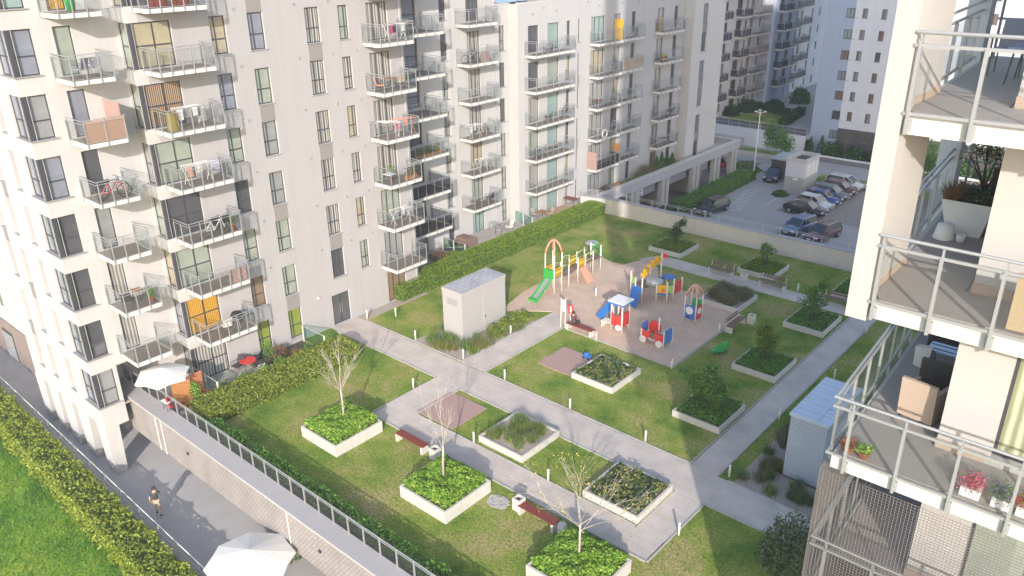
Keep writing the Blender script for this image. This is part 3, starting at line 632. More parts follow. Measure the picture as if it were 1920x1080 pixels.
wall(wm, -39.8, 18.0, E2, 17.2, -.1, TOP, ops, .2)
wm.box(-44.9, 35.12, -.1, -39.82, 35.2, TOP)  # north return
wm.box(-80, 14.7, -1.0, -50.5, 15.0, TOP); wm.quad((-50.5, 13.1, -1), (-50.5, 14.8, -1), (-50.5, 14.8, TOP), (-50.5, 13.1, TOP))
o = part('walls', wm, 'plaster_cream', A)
# the main face is painted light grey: a render coat 4 mm proud, with the same openings
wg = MB(); ops2 = [(max(a-.55, 0), b-.55, c, d) for a, b, c, d in ops if a > 0.5]+[(0, 1.6, flz(k)+.1, flz(k)+2.25) for k in range(9)]
wall(wg, -39.794, 18.55, E2, 16.64, .02, TOP, ops2, .004, 0, False)
part('grey_render', wg, 'plaster_grey', A)
sp = MB()
for ks, u in (((6, 4, 2, 0), 24.4), ((5, 3, 1), 28.02)):
    for k in ks: sp.box(-39.80, u+.02, flz(k)+2.30, -39.788, u+(.93 if u < 25 else .96), flz(k+1)+.30)
part_split('window_infill', sp, 'plaster_dark', A)
sp = MB()
for k in (1, 3, 5): sp.box(-46.98, 13.09, flz(k)+2.30, -46.4, 13.11, flz(k+1)+.2); sp.box(-48.93, 13.09, flz(k-1)+2.3, -48.35, 13.11, flz(k)+.2)
part_split('window_infill', sp, 'plaster_dark', A)
# recessed wall X=-45, Y 35.2..45 belongs to this block's far end
ops = []; wr = MB()
for k in range(0, 9):
    z = flz(k, -.15)
    ops.append((3.2, 5.9, z+.1, z+2.2)); window(A, -45, 38.5, z+.1, E2, 2.6, 2.1, (1.3,), (.8,), random.choice(['dark', 'blue']), sill=False, name='balcony_door')
    ops.append((8.25, 8.95, z+.25, z+2.2)); window(A, -45, 43.5, z+.25, E2, .7, 1.95, (.3,), (.75,), random.choice(['grey', 'dark', 'green']))
wall(wr, -45, 35.2, E2, 9.2, -.1, TOP, ops, .2)
part('recess_wall', wr, 'plaster_white', A)
for k in range(1, 8): balcony(A, -45, 37.2, flz(k, -.3), E2, 4.3, 2.45, 5, 2, 'glass_smoke' if k < 3 else 'glass', side=(0, 1))
# balconies of the corner part and of the grey face
for k in range(1, 8): balcony(A, -41.05, 14.78, flz(k)+.02, E2, 1.98, 1.85, 3 if k != 5 else 2, 1, None if k == 5 else 'glass', screen='terracotta_screen' if k == 5 else None) if k != 5 else None
mat('terracotta_screen', (0.42, 0.26, 0.19), 0.8); mat('bamboo', (0.50, 0.38, 0.24), 0.85, noise=(30, 0.3, (0.40, 0.29, 0.18)))
balcony(A, -41.05, 14.78, flz(5)+.02, E2, 1.98, 1.85, 2, 1, 'glass', screen='terracotta_screen')
for k in range(1, 8): balcony(A, -39.8, 18.42, flz(k)+.02, E2, 3.0, 1.5, 5, 2, 'glass')
for k in range(1, 8): balcony(A, -39.8, 31.95, flz(k)+.02, E2, 2.72, 1.6, 4, 2, 'glass')
# entrance door
d = link('entrance_door', mesh_of('entrance_door', wframe(1.4, 2.1, (.7,), (), .06), 'frame'), A, (-39.8-.12-A.location.x, 27.7-A.location.y, .04-A.location.z), E2)
link('pane', mesh_of('pane', MB().box(.03, .03, .03, 1.37, .045, 2.07), 'pane_dark'), d)
link('handle', mesh_of('handle', MB().tube([(.62, -.05, .7), (.62, -.05, 1.4)], .015, 6).tube([(.78, -.05, .7), (.78, -.05, 1.4)], .015, 6), 'steel'), d)
part('wall_lamp', MB().box(-39.79, 26.6, 2.35, -39.68, 26.72, 2.47), 'lampglass', A)
part('roof', MB().box(-80, 13.11, TOP, -39.81, 35.1, TOP+.3).box(-80, 35.2, TOP, -45.02, 44.3, TOP+.3), 'concrete', A)
part('parapet_rim', MB().box(-80, 14.8, -1.2, -50.52, 24, -1.0), 'concrete', A)
# arcade on the plaza: tapered piers with dark openings between
pb = MB()
for i, (xa, xb) in enumerate(((-41.95, -41.07), (-44.5, -43.5), (-46.6, -45.6), (-48.5, -47.6), (-50.5, -49.6))):
    d1 = 13.75 if i == 0 else 13.9
    pb.add([(xa, 13.1, -4.05), (xb, 13.1, -4.05), (xb, d1, -4.05), (xa, d1, -4.05), (xa-.25, 13.1, -1.0), (xb+(.0 if i == 0 else .25), 13.1, -1.0), (xb+(0 if i == 0 else .25), d1+.1, -1.0), (xa-.25, d1+.1, -1.0)],
           [(0, 3, 2, 1), (4, 5, 6, 7), (0, 1, 5, 4), (1, 2, 6, 5), (2, 3, 7, 6), (3, 0, 4, 7)])
pb.box(-50.5, 15.6, -4.05, -45, 15.8, -1.0)
part_split('arcade_pier', pb, 'plaster_cream', A)
bw = MB().box(-80, 14.6, -4.05, -50.6, 14.8, -1.0).box(-51.2, 13.3, -4.05, -50.6, 15, -1.0)
part('base_wall', bw, 'brick_tan' if False else 'wicker', A) if False else part('base_wall', bw, 'base_brown', A)
gt = MB()
for i in range(9): gt.box(-60.9+i*.2, 14.5, -4.0, -60.87+i*.2, 14.55, -1.9)
for i in range(9): gt.box(-60.9, 14.5, -4.0+i*.25, -59.3, 14.56, -3.97+i*.25)
part('grille_gate', gt, 'galv', A); part('gateway', MB().box(-61.1, 14.57, -4.0, -59.2, 14.595, -1.75), 'dark', A)
# slits of the part set back beyond the corner
for k in range(0, 5):
    for xc in (-53.5, -56.5, -60): part('slit_window', MB().box(xc, 14.66, flz(k)+.3, xc+.5, 14.72, flz(k)+2.2), 'pane_grey', A)
# ---------------------------------------------------------------- the long cream block behind
B = thing('apartment_building', 'long cream apartment block with many glass balconies, behind the long clipped hedge', 'building', (-50, 60, 0))
def facade(par, mb, X, Y0, Y1, z0, z1, cols, floors, base=-.25, reveal=.18, topk=None):
    """cols: (y, w, sill, top, verticals, transoms, panes, name)"""
    ops = []
    for (y, w, s, tp, vs, hs, pn, nm) in cols:
        for k in floors:
            z = flz(k, base); ops.append((y-Y0, y-Y0+w, z+s, z+tp))
            window(par, X, y, z+s, E2, w, round(tp-s, 3), vs, hs, (random.choice(pn) if isinstance(pn, list) else pn), sill=(nm == 'window'), name=nm)
    wall(mb, X, Y0, E2, Y1-Y0, z0, z1, ops, reveal)
cur = ['folds', 'cream', 'green', 'folds', 'grey', 'dark', 'teal']
wb = MB()
facade(B, wb, -45, 44.4, 49.5, -.1, 24, [(46.3, 1.45, .08, 2.2, (.5, .95), (), cur, 'balcony_door')], range(0, 8))
facade(B, wb, -45, 49.5, 51.12, -.1, 18.2, [(50.0, .7, .25, 2.2, (.3,), (.75,), ['grey', 'cream', 'green', 'dark'], 'window')], range(0, 6), -.1)
wb.box(-60, 49.4, 18.0, -45.03, 49.5, 24)
wb.box(-44.98, 51.1, -.1, -43.92, 51.2, 18.2)
facade(B, wb, -43.9, 51.1, 59.1, -.1, 18.2, [(52.35, 1.4, .06, 2.2, (.45,), (), cur, 'balcony_door'), (54.9, 1.6, .06, 2.2, (), (), ['teal', 'green', 'teal'], 'balcony_door'), (57.55, .55, .2, 2.2, (), (.7,), ['grey', 'dark', 'cream'], 'window')], range(0, 6))
wb.box(-44.2, 59.1, -.1, -43.9, 59.2, 18.2)
facade(B, wb, -44.1, 59.15, 78.0, -.1, 18.2, [(59.35, .4, .25, 2.2, (), (.8,), ['grey', 'green', 'dark'], 'window'), (61.4, 2.15, .06, 2.2, (.7, 1.4), (), cur, 'balcony_door'), (64.95, 1.2, .06, 2.2, (.6,), (), cur, 'balcony_door'), (68.0, .7, .3, 2.2, (.35,), (.8,), ['grey', 'dark'], 'window'),
     (72.6, 1.3, .06, 2.2, (.5,), (), ['dark', 'brown', 'grey', 'folds'], 'balcony_door'), (75.85, .75, .06, 2.2, (.3,), (), ['dark', 'grey'], 'window')], range(0, 6))
wb.box(-44.08, 77.9, -.1, -43.02, 78.0, 18.2)
part('walls', wb, 'plaster_cream', B)
wc = MB()
facade(B, wc, -43.0, 78.0, 84.8, -.1, 18.2, [(79.9, 1.05, .25, 2.2, (.5,), (.8,), ['grey', 'blue', 'dark'], 'window')], range(0, 6))
wc.box(-60, 84.7, -.1, -43.02, 84.8, 18.2)
part('end_walls', wc, 'plaster_white', B)
sp = MB()
for k in (4, 2, 0): sp.box(-43.0, 79.95, flz(k, -.25)+2.22, -42.99, 80.9, flz(k+1, -.25)+.2)
for k in (3, 1): sp.box(-44.1, 59.37, flz(k, -.25)+2.22, -44.09, 59.73, flz(k+1, -.25)+.2)
part_split('window_infill', sp, 'plaster_dark', B)
part('roof', MB().box(-60, 51.3, 17.85, -44.2, 84.6, 18.0).box(-60, 44.4, 24, -45.02, 49.4, 24.3), 'concrete', B)
part('roof_parapet', MB().box(-60, 49.52, 18.2, -44.95, 51.35, 18.28).box(-44.25, 51.2, 18.2, -43.88, 59.0, 18.3).box(-44.4, 59.3, 18.2, -44.07, 78, 18.3).box(-43.3, 78.1, 18.2, -42.98, 84.8, 18.3), 'concrete_light', B)
sol = MB()
for i in range(4):
    for j in range(2): sol.add([(-46.6-j*1.8, 50.2+i*1.35, 18.5), (-45.2-j*1.8, 50.2+i*1.35, 18.3), (-45.2-j*1.8, 51.45+i*1.35, 18.3), (-46.6-j*1.8, 51.45+i*1.35, 18.5), (-46.6-j*1.8, 50.2+i*1.35, 18.02), (-46.6-j*1.8, 51.45+i*1.35, 18.02)], [(0, 1, 2, 3), (0, 3, 5, 4)])
part_split('roof_panel', sol, 'pane_blue', B)
for k in range(1, 8): balcony(B, -45, 45.1, flz(k, -.28), E2, 3.3, 1.4, 4, 1)
for k in range(1, 6): balcony(B, -43.9, 51.9, flz(k, -.3), E2, 5.4, 1.2, 7, 1)
for k in range(1, 6): balcony(B, -44.1, 61.25, flz(k, -.3), E2, 3.9, 1.1, 5, 1, 'glass' if k > 1 else 'glass_smoke')
for k in range(1, 6): balcony(B, -44.1, 65.35, flz(k, -.3), E2, 3.6, .95, 4, 1, 'glass', screen='bamboo' if k == 4 else None)
for k in range(1, 6): balcony(B, -44.1, 72.3, flz(k, -.3), E2, 4.0, 1.1, 5, 1)
# ---------------------------------------------------------------- podium with garage arches
P_ = thing('parking_garage', 'grey concrete garage podium with square pillars under the end of the cream block', 'garage', (-42, 75, -4))
part('parapet', MB().prism([(-41.75, 60.1), (-41.75, 89.0), (-42.25, 89.0), (-42.25, 60.1)], -.38, .55).box(-62, 88.75, -.38, -42.25, 89.0, .55).box(-41.7, 59.6, -.1, -42.3, 60.1, .6), 'coping', P_)
part('coping', MB().box(-42.32, 60, .55, -41.7, 89.05, .62).box(-62, 88.7, .55, -42.32, 89.05, .62), 'concrete_light', P_)
pp = MB()
for a in (65.7, 71.6, 78.1, 83.0, 87.2):
    pp.box(-42.3, a, -4.0, -41.78, a+.6, -.38).box(-42.3, a+.85, -4.0, -41.78, a+1.45, -.38)
part_split('pillar', pp, 'concrete', P_)
part_split('lintel_panel', MB().box(-42.75, 67.3, -1.7, -42.6, 71.5, -.43).box(-42.75, 73.2, -1.7, -42.6, 78.0, -.43).box(-42.75, 79.7, -1.7, -42.6, 82.9, -.43), 'panel_grey', P_)
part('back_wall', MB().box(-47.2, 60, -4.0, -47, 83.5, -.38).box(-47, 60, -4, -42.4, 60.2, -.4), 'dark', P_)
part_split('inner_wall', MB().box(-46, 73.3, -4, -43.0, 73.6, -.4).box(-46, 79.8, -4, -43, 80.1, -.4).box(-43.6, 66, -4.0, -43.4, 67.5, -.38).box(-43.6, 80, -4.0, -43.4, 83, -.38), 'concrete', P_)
part('ceiling', MB().box(-62, 60.2, -.42, -42.3, 88.7, -.39), 'concrete', P_)
# pictogram on the garage lintel
sg = thing('garage_sign', 'white pictogram of a car over a block on the dark garage lintel', 'sign', (-42.6, 68.6, -1.3))
q = MB(); 
q.box(-42.6, 68.35, -.62, -42.585, 69.05, -.52).box(-42.6, 68.25, -.95, -42.585, 68.36, -.55).box(-42.6, 69.04, -.95, -42.585, 69.15, -.55).box(-42.6, 68.25, -1.02, -42.585, 69.15, -.93)
q.box(-42.6, 68.25, -1.55, -42.585, 68.5, -1.02).box(-42.6, 68.9, -1.55, -42.585, 69.15, -1.02).box(-42.6, 68.5, -1.35, -42.585, 68.9, -1.24).box(-42.6, 68.25, -1.72, -42.585, 68.37, -1.55).box(-42.6, 69.03, -1.72, -42.585, 69.15, -1.55)
part('pictogram', q, 'white', sg)

# downpipes, vents and render joints
for x, y, z0, z1 in ((-39.76, 35.0, 0, TOP), (-44.93, 49.42, 0, 24)): part('downpipe', MB().tube([(x, y, z0), (x, y, z1)], .05, 8), 'galv', A if y < 40 else B)
for k in range(1, 9):
    for y in (23.6, 27.3, 29.6, 31.4): part('wall_vent', MB().box(-39.785, y, flz(k)+2.45, -39.76, y+.14, flz(k)+2.59), 'sillgrey', A)
for y, z in ((52.9, 17.35), (54.3, 17.75), (56.0, 17.4), (60.8, 17.8), (62.5, 17.35), (66.2, 17.4), (69, 17.3), (73.2, 17.2)): part('wall_vent', MB().box(-43.9 if y < 59 else -44.1, y, z-.1, (-43.9 if y < 59 else -44.1)+.04, y+.16, z+.06), 'sillgrey', B)
# ---------------------------------------------------------------- distant blocks, car-park structures
S2 = 2.62; S3 = 2.8; ZB = -1.8; XD = -55.05; yk = 1.069
def Yk(v): return round(v*yk, 2)
def far_windows(par, specs, mname='window'):
    """specs: (x,y,z,rz,w,h,pane); simple frame + pane"""
    for (x, y, z, rz, w, h, pn) in specs: window(par, x, y, z, rz, w, h, (round(w/2, 2),) if w > .9 else (), (), pn, sill=False, inset=.06, name=mname)
D = thing('apartment_building', 'grey apartment block with stacked balconies, far off beyond the raised garden', 'building', (-58, 112, -4))
w = MB(); ops = []; y0 = Yk(97.5)
for k in range(0, 9):
    z = ZB+S3*k
    for (y, ww, s, h) in ((99.5, .85, .8, 1.35), (101.6, .85, .8, 1.35), (104.9, 1.7, .1, 2.1), (107.6, .65, .7, 1.3), (109.0, 1.1, .1, 2.1), (112.0, .65, .7, 1.35)):
        y = Yk(y); ops.append((y-y0, y-y0+ww, z+s, z+s+h)); window(D, XD, y, z+s, E2, ww, h, (round(ww/2, 2),) if ww > .9 else (), (), random.choice(['dark', 'grey', 'cream', 'folds']), sill=False, inset=.1)
wall(w, XD, y0, E2, Yk(16), -4.2, 24, ops, .12)
w.box(-70, y0-.1, -4.2, XD-.02, y0, 24)
part('walls', w, 'plaster_far', D)
for k in range(1, 9):
    balcony(D, XD, Yk(104.5), ZB+S3*k, E2, 2.8, 1.3, 3, 1, 'glass_smoke'); balcony(D, XD, Yk(108.5), ZB+S3*k, E2, 4.7, 1.5, 4, 1, 'glass', screen='rubber_mat' if k == 3 else None)
    balcony(D, XD, Yk(98.6), ZB+S3*k, E2, 3.2, 1.3, 3, 1, 'glass_smoke')
part('roof', MB().box(-70, y0, 24, XD, Yk(113.5), 24.3), 'concrete', D)
D2 = thing('apartment_building', 'blue-grey far apartment block with a white corner strip and openings at its foot', 'building', (-58, 126, -4)); XE = -53.9
w = MB(); ops = []; y0 = Yk(113.6)
for k in range(0, 9):
    z = ZB+S3*k
    for (y, ww, s, h) in ((116.2, 1.3, .1, 2.1), (119.2, 1.3, .1, 2.1)):
        y = Yk(y)
        if k == 0: ops.append((y-y0, y-y0+1.7, ZB+.1, ZB+2.5)); continue
        ops.append((y-y0, y-y0+ww, z+s, z+s+h)); window(D2, XE, y, z+s, E2, ww, h, (.65,), (), random.choice(['dark', 'grey', 'brown']), sill=False, inset=.1)
wall(w, XE, y0, E2, 9.2, ZB, 24, ops, .3)
part('walls', w, 'plaster_blue', D2); part('corner_strip', MB().box(XD-.1, y0-.1, ZB, XE+.02, y0+.02, 24).box(XE, y0+.02, ZB+.2, XE+.03, y0+1.05, 24), 'plaster_cool', D2)
for k in range(1, 9): balcony(D2, XE, Yk(115.6), ZB+S3*k, E2, 2.8, 1.2, 3, 1, 'glass_smoke'); balcony(D2, XE, Yk(118.7), ZB+S3*k, E2, 3.0, 1.2, 3, 1, 'glass')
D3 = thing('apartment_building', 'white apartment block with small dark windows, farthest of the row behind the raised garden', 'building', (-58, 138, -4))
w = MB(); ops = []; y0 = Yk(122.2); XF = -54.85
for k in range(0, 9):
    z = ZB+S3*k
    for (y, ww, s, h) in ((123.4, 1.5, .1, 2.1), (126.0, .65, .7, 1.3), (130, .65, .7, 1.35), (133, .65, .7, 1.35)):
        y = Yk(y); ops.append((y-y0, y-y0+ww, z+s, z+s+h)); window(D3, XF, y, z+s, E2, ww, h, (), (), random.choice(['dark', 'grey', 'brown']), sill=False, inset=.1)
wall(w, XF, y0, E2, 28, ZB, 24, ops, .12); part('walls', w, 'plaster_cool', D3)
for k in range(1, 9): balcony(D3, XF, Yk(122.7), ZB+S3*k, E2, 4.9, 1.4, 4, 1, 'glass_smoke')
D4 = thing('apartment_building', 'narrow strip of stacked balconies between the far white block and the blue building', 'building', (-45, 137, -4))
w = MB(); ops = []
for k in range(0, 10):
    z = -.2+S2*k
    for (xx, ww) in ((2.2, 1.6), (5.4, 1.6), (9, 1.6)): ops.append((xx, xx+ww, z+.1, z+2.1)); window(D4, -51+xx, 136, z+.1, 0, ww, 2.0, (.8,), (), random.choice(['dark', 'grey', 'brown', 'cream']), sill=False, inset=.1)
wall(w, -51, 136, 0, 14, -4.2, 27, ops, .12); part('walls', w, 'plaster_cool', D4)
for k in range(1, 10): balcony(D4, -49.4, 136, -.2+S2*k, 0, 3.4, 1.4, 3, 1, 'glass'); balcony(D4, -45.2, 136, -.2+S2*k, 0, 3.2, 1.4, 3, 1, 'glass_smoke')
# blue and white tower beyond the car park
U = thing('apartment_building', 'blue and white tower with small square windows beyond the car park', 'building', (-30, 108, -4)); YU = 106.0
w = MB(); w2 = MB(); ops = []; opb = []
for i in range(0, 9):
    z = 13.38-2.51*i+2.51*2
    window(U, -37.45, YU, z, 0, 1.35, 1.1, (.45, .9), (), ['teal', 'brown', 'teal', 'teal', 'brown', 'grey', 'brown', 'dark', 'grey'][i % 9], sill=True, inset=.06, name='bay_window')
    for xx in (-35.52, -33.25, -31.0, -28.5, -26.2, -23.8, -21.4):
        ops.append((xx+36.4, xx+36.4+.62, z, z+1.12)); window(U, xx, YU, z, 0, .62, 1.12, (.2,), (), random.choice(['folds', 'grey', 'dark', 'dark', 'brown']), sill=True, inset=.08)
    opb.append((-37.45+39.95, -37.45+39.95+1.04, z, z+1.1))
wall(w, -36.4, YU, 0, 24, -.25, 30, ops, .14); wall(w2, -39.95, YU, 0, 3.55, -4.2, 30, opb, .12)
part('white_walls', w, 'plaster_cool', U); part('blue_walls', w2.box(-39.95, YU+.02, -4.2, -39.9, 124, 30), 'plaster_blue', U)
part('brick_base', MB().box(-36.4, YU-.02, -4.2, -12.5, YU+.2, -.25), 'brick_brown', U)
E_ = thing('apartment_building', 'cream block with balconies glimpsed past the near tower at the top right edge', 'building', (-10, 118, -4))
w = MB(); ops = []
for k in range(0, 10):
    z = -3+S2*k
    for j in range(6):
        xx = 1.2+j*2.9; ww = 1.5 if j % 2 else .8; s = .1 if j % 2 else .8; h = 2.0 if j % 2 else 1.3
        ops.append((xx, xx+ww, z+s, z+s+h)); window(E_, -17.5+xx, 114, z+s, 0, ww, h, (round(ww/2, 2),), (), random.choice(['dark', 'grey', 'cream']), sill=False, inset=.1)
wall(w, -17.5, 114, 0, 19, -4.2, 28, ops, .12); part('walls', w, 'plaster_cream', E_)
for k in range(1, 10): balcony(E_, -13.9, 114, -3+S2*k, 0, 3.4, 1.3, 3, 1, 'glass_smoke'); balcony(E_, -8.1, 114, -3+S2*k, 0, 3.4, 1.3, 3, 1, 'glass')
# far podium wall with railing
t = thing('podium_wall', 'long pale podium wall with a grey railing below the far raised garden', 'wall', (-47, 104.6, -4))
part('wall', MB().box(-64, 104.4, -4.2, -39.9, 104.7, -1.6), 'plaster_cool', t)
part('base', MB().box(-60, 103.4, -4.2, -48.5, 104.4, -2.9), 'concrete', t)
ps = MB(); rl = MB().tube([(-64, 104.55, -.6), (-39.9, 104.55, -.6)], .035, 6).tube([(-64, 104.55, -1.1), (-39.9, 104.55, -1.1)], .02, 5)
for i in range(16): ps.box(-63.9+i*1.6, 104.52, -1.6, -63.84+i*1.6, 104.58, -.6)
part_split('post', ps, 'galv', t); part('rails', rl, 'galv', t); part('glass_panels', MB().box(-64, 104.54, -1.5, -39.9, 104.56, -.7), 'glass_smoke', t)
# stair tower of the underground garage
t = thing('stair_tower', 'square grey stair tower with glazed upper band and open roof, among the parked cars', 'tower', (-33.7, 88.6, -4))
part('base', MB().box(-34.85, 86.6, -4, -32.6, 90.4, -2.05), 'concrete', t)
part('upper_walls', MB().box(-34.85, 86.6, -2.05, -32.6, 86.75, -.35).box(-32.75, 86.75, -2.05, -32.6, 90.4, -.35).box(-34.85, 86.75, -2.05, -34.7, 90.4, -.35).box(-34.7, 90.25, -2.05, -32.75, 90.4, -.35), 'plaster_far', t)
part('parapet', MB().box(-34.9, 86.55, -.35, -32.55, 86.85, .05).box(-32.85, 86.85, -.35, -32.55, 90.45, .05).box(-34.9, 86.85, -.35, -34.6, 90.45, .05).box(-34.6, 90.15, -.35, -32.85, 90.45, .05), 'concrete_light', t)
part('roof', MB().box(-34.6, 86.85, -.38, -32.85, 90.15, -.36), 'dark', t)
part('window', MB().box(-32.6, 87.1, -1.9, -32.57, 90.0, -.6), 'fabric_white', t); part('window_frame', MB().box(-32.57, 88.2, -1.9, -32.55, 88.28, -.6).box(-32.57, 89.3, -1.9, -32.55, 89.38, -.6), 'galv', t)
part('wall_sign', MB().box(-33.9, 86.57, -2.35, -33.3, 86.6, -2.15), 'white', t)
t = thing('bin_shelter', 'low shelter with dark slatted sides and a grey roof behind the stair tower', 'shelter', (-38.6, 92, -4))
part('slatted_wall', MB().box(-38.6, 91.4, -4, -35.6, 91.55, -1.7).box(-35.7, 91.55, -4, -35.6, 94.6, -1.7), 'brick_brown', t); part('roof', MB().box(-38.8, 91.2, -1.7, -35.4, 95.0, -1.55), 'galv', t)
for i in range(10): pass
# street railing / low wall beyond the road
t = thing('low_wall', 'low white-capped wall between the street and the bushes of the blue tower', 'wall', (-30, 102.4, -4))
part('wall', MB().box(-39, 102.4, -4.0, -10, 102.7, -3.4), 'concrete_dark', t); part('cap', MB().box(-39, 102.35, -3.4, -10, 102.75, -3.25), 'white', t)
t = thing('low_wall', 'low wall along the far kerb of the street in front of the podium wall', 'wall', (-44, 98.2, -4))
part('wall', MB().box(-48.5, 99.6, -4.0, -39.5, 99.9, -3.5), 'concrete_light', t)
# street lamp
t = thing('street_lamp', 'tall slim white street lamp by the car park hedge', 'street lamp', (-40.8, 91.6, -4))
lpart('pole', MB().tube([(0, 0, 0), (0, 0, 7.6)], [.09, .05], 8), 'white', t)
for a in (0, 2.1, 4.2):
    h = lpart('lamp_head', MB().tube([(0, 0, 7.4), (.5*math.cos(a), .5*math.sin(a), 7.7)], .04, 6).lathe((.6*math.cos(a), .6*math.sin(a), 7.62), [(.05, 0), (.22, .05), (.2, .12), (.04, .16)], 10), 'white', t)
# ---------------------------------------------------------------- near tower on the right
T = thing('apartment_tower', 'cream tower with deep glass-railed balconies close by on the right', 'building', (-2.2, 13.5, 0))
def sx(y): return -3.42-.055*(y-12.2)
mat('tower_plaster', (0.455, 0.44, 0.425), 0.9, noise=(0.7, 0.3, (0.43, 0.415, 0.40)), bump=0.2, bscale=90)
mat('tower_floor', (0.36, 0.325, 0.305), 0.7, noise=(1.0, 0.3, (0.32, 0.29, 0.275)))
FZ = {3: 12.1, 2: 15.0, 1: 17.9, 0: 20.8}
w = MB(); ops = []
for fz in (6.3, 9.2, 12.1, 15.0, 17.9, 20.8, 23.7): ops.append((.82, 2.6, fz+.18, fz+2.25)); 
ops += [(4.5+3.1*i, 6.2+3.1*i, fz+.9, fz+2.25) for i in range(11) for fz in (12.1, 15.0, 17.9, 20.8)]
wall(w, -2.18, 13.5, 0, 42.2, -.02, 62, ops, .14)  # unseen length and upper height extended to throw shade on the far blocks
w.quad((-2.18, 13.5, 0), (-2.6, 21.5, 0), (-2.6, 21.5, 62), (-2.18, 13.5, 62)); w.quad((-2.6, 21.5, 0), (40, 21.5, 0), (40, 21.5, 62), (-2.6, 21.5, 62)); w.quad((40, 13.5, 0), (40, 13.5, 62), (40, 21.5, 62), (40, 21.5, 0)); w.quad((-2.2, 13.5, 61.9), (40, 13.5, 61.9), (40, 21.5, 61.9), (-2.2, 21.5, 61.9))
part('walls', w, 'tower_plaster', T)
sk = MB()
for fz in (12.1, 15.0, 17.9, 20.8): sk.box(-2.19, 13.47, fz+.002, -1.42, 13.5, fz+.2)
part('skirting', sk, 'wicker', T)
for fz, pn in ((9.2, 'dark'), (12.1, 'green'), (15.0, 'folds2'), (17.9, 'cream'), (20.8, 'grey')):
    if pn == 'folds2': wavemat('pane_folds2', (0.50, 0.51, 0.38), (0.24, 0.26, 0.16), 2.0, 0.12, 'X', coat=.3, dist=1.0)
    window(T, -1.36, 13.5, fz+.18, 0, 1.78, 2.07, (.95,), (), pn, sill=False, inset=.1)
fin = MB().box(-3.62, 12.12, 17.6, -3.30, 12.52, 48); part('fin', fin, 'tower_plaster', T)
cb = MB().box(-3.72, 12.55, 17.902, -3.38, 14.15, 48); part('column', cb, 'tower_plaster', T)
sk2 = MB().box(-3.73, 12.54, 17.903, -3.37, 14.17, 18.05).box(-3.73, 12.54, 20.803, -3.37, 14.17, 20.95); part('skirting', sk2, 'wicker', T)
part('column', MB().box(-4.15, 18.3, 15.0, -3.75, 18.7, 48), 'plaster_far', T)
GLP = {3: 'glass_smoke', 2: 'glass', 1: 'glass', 0: 'glass'}
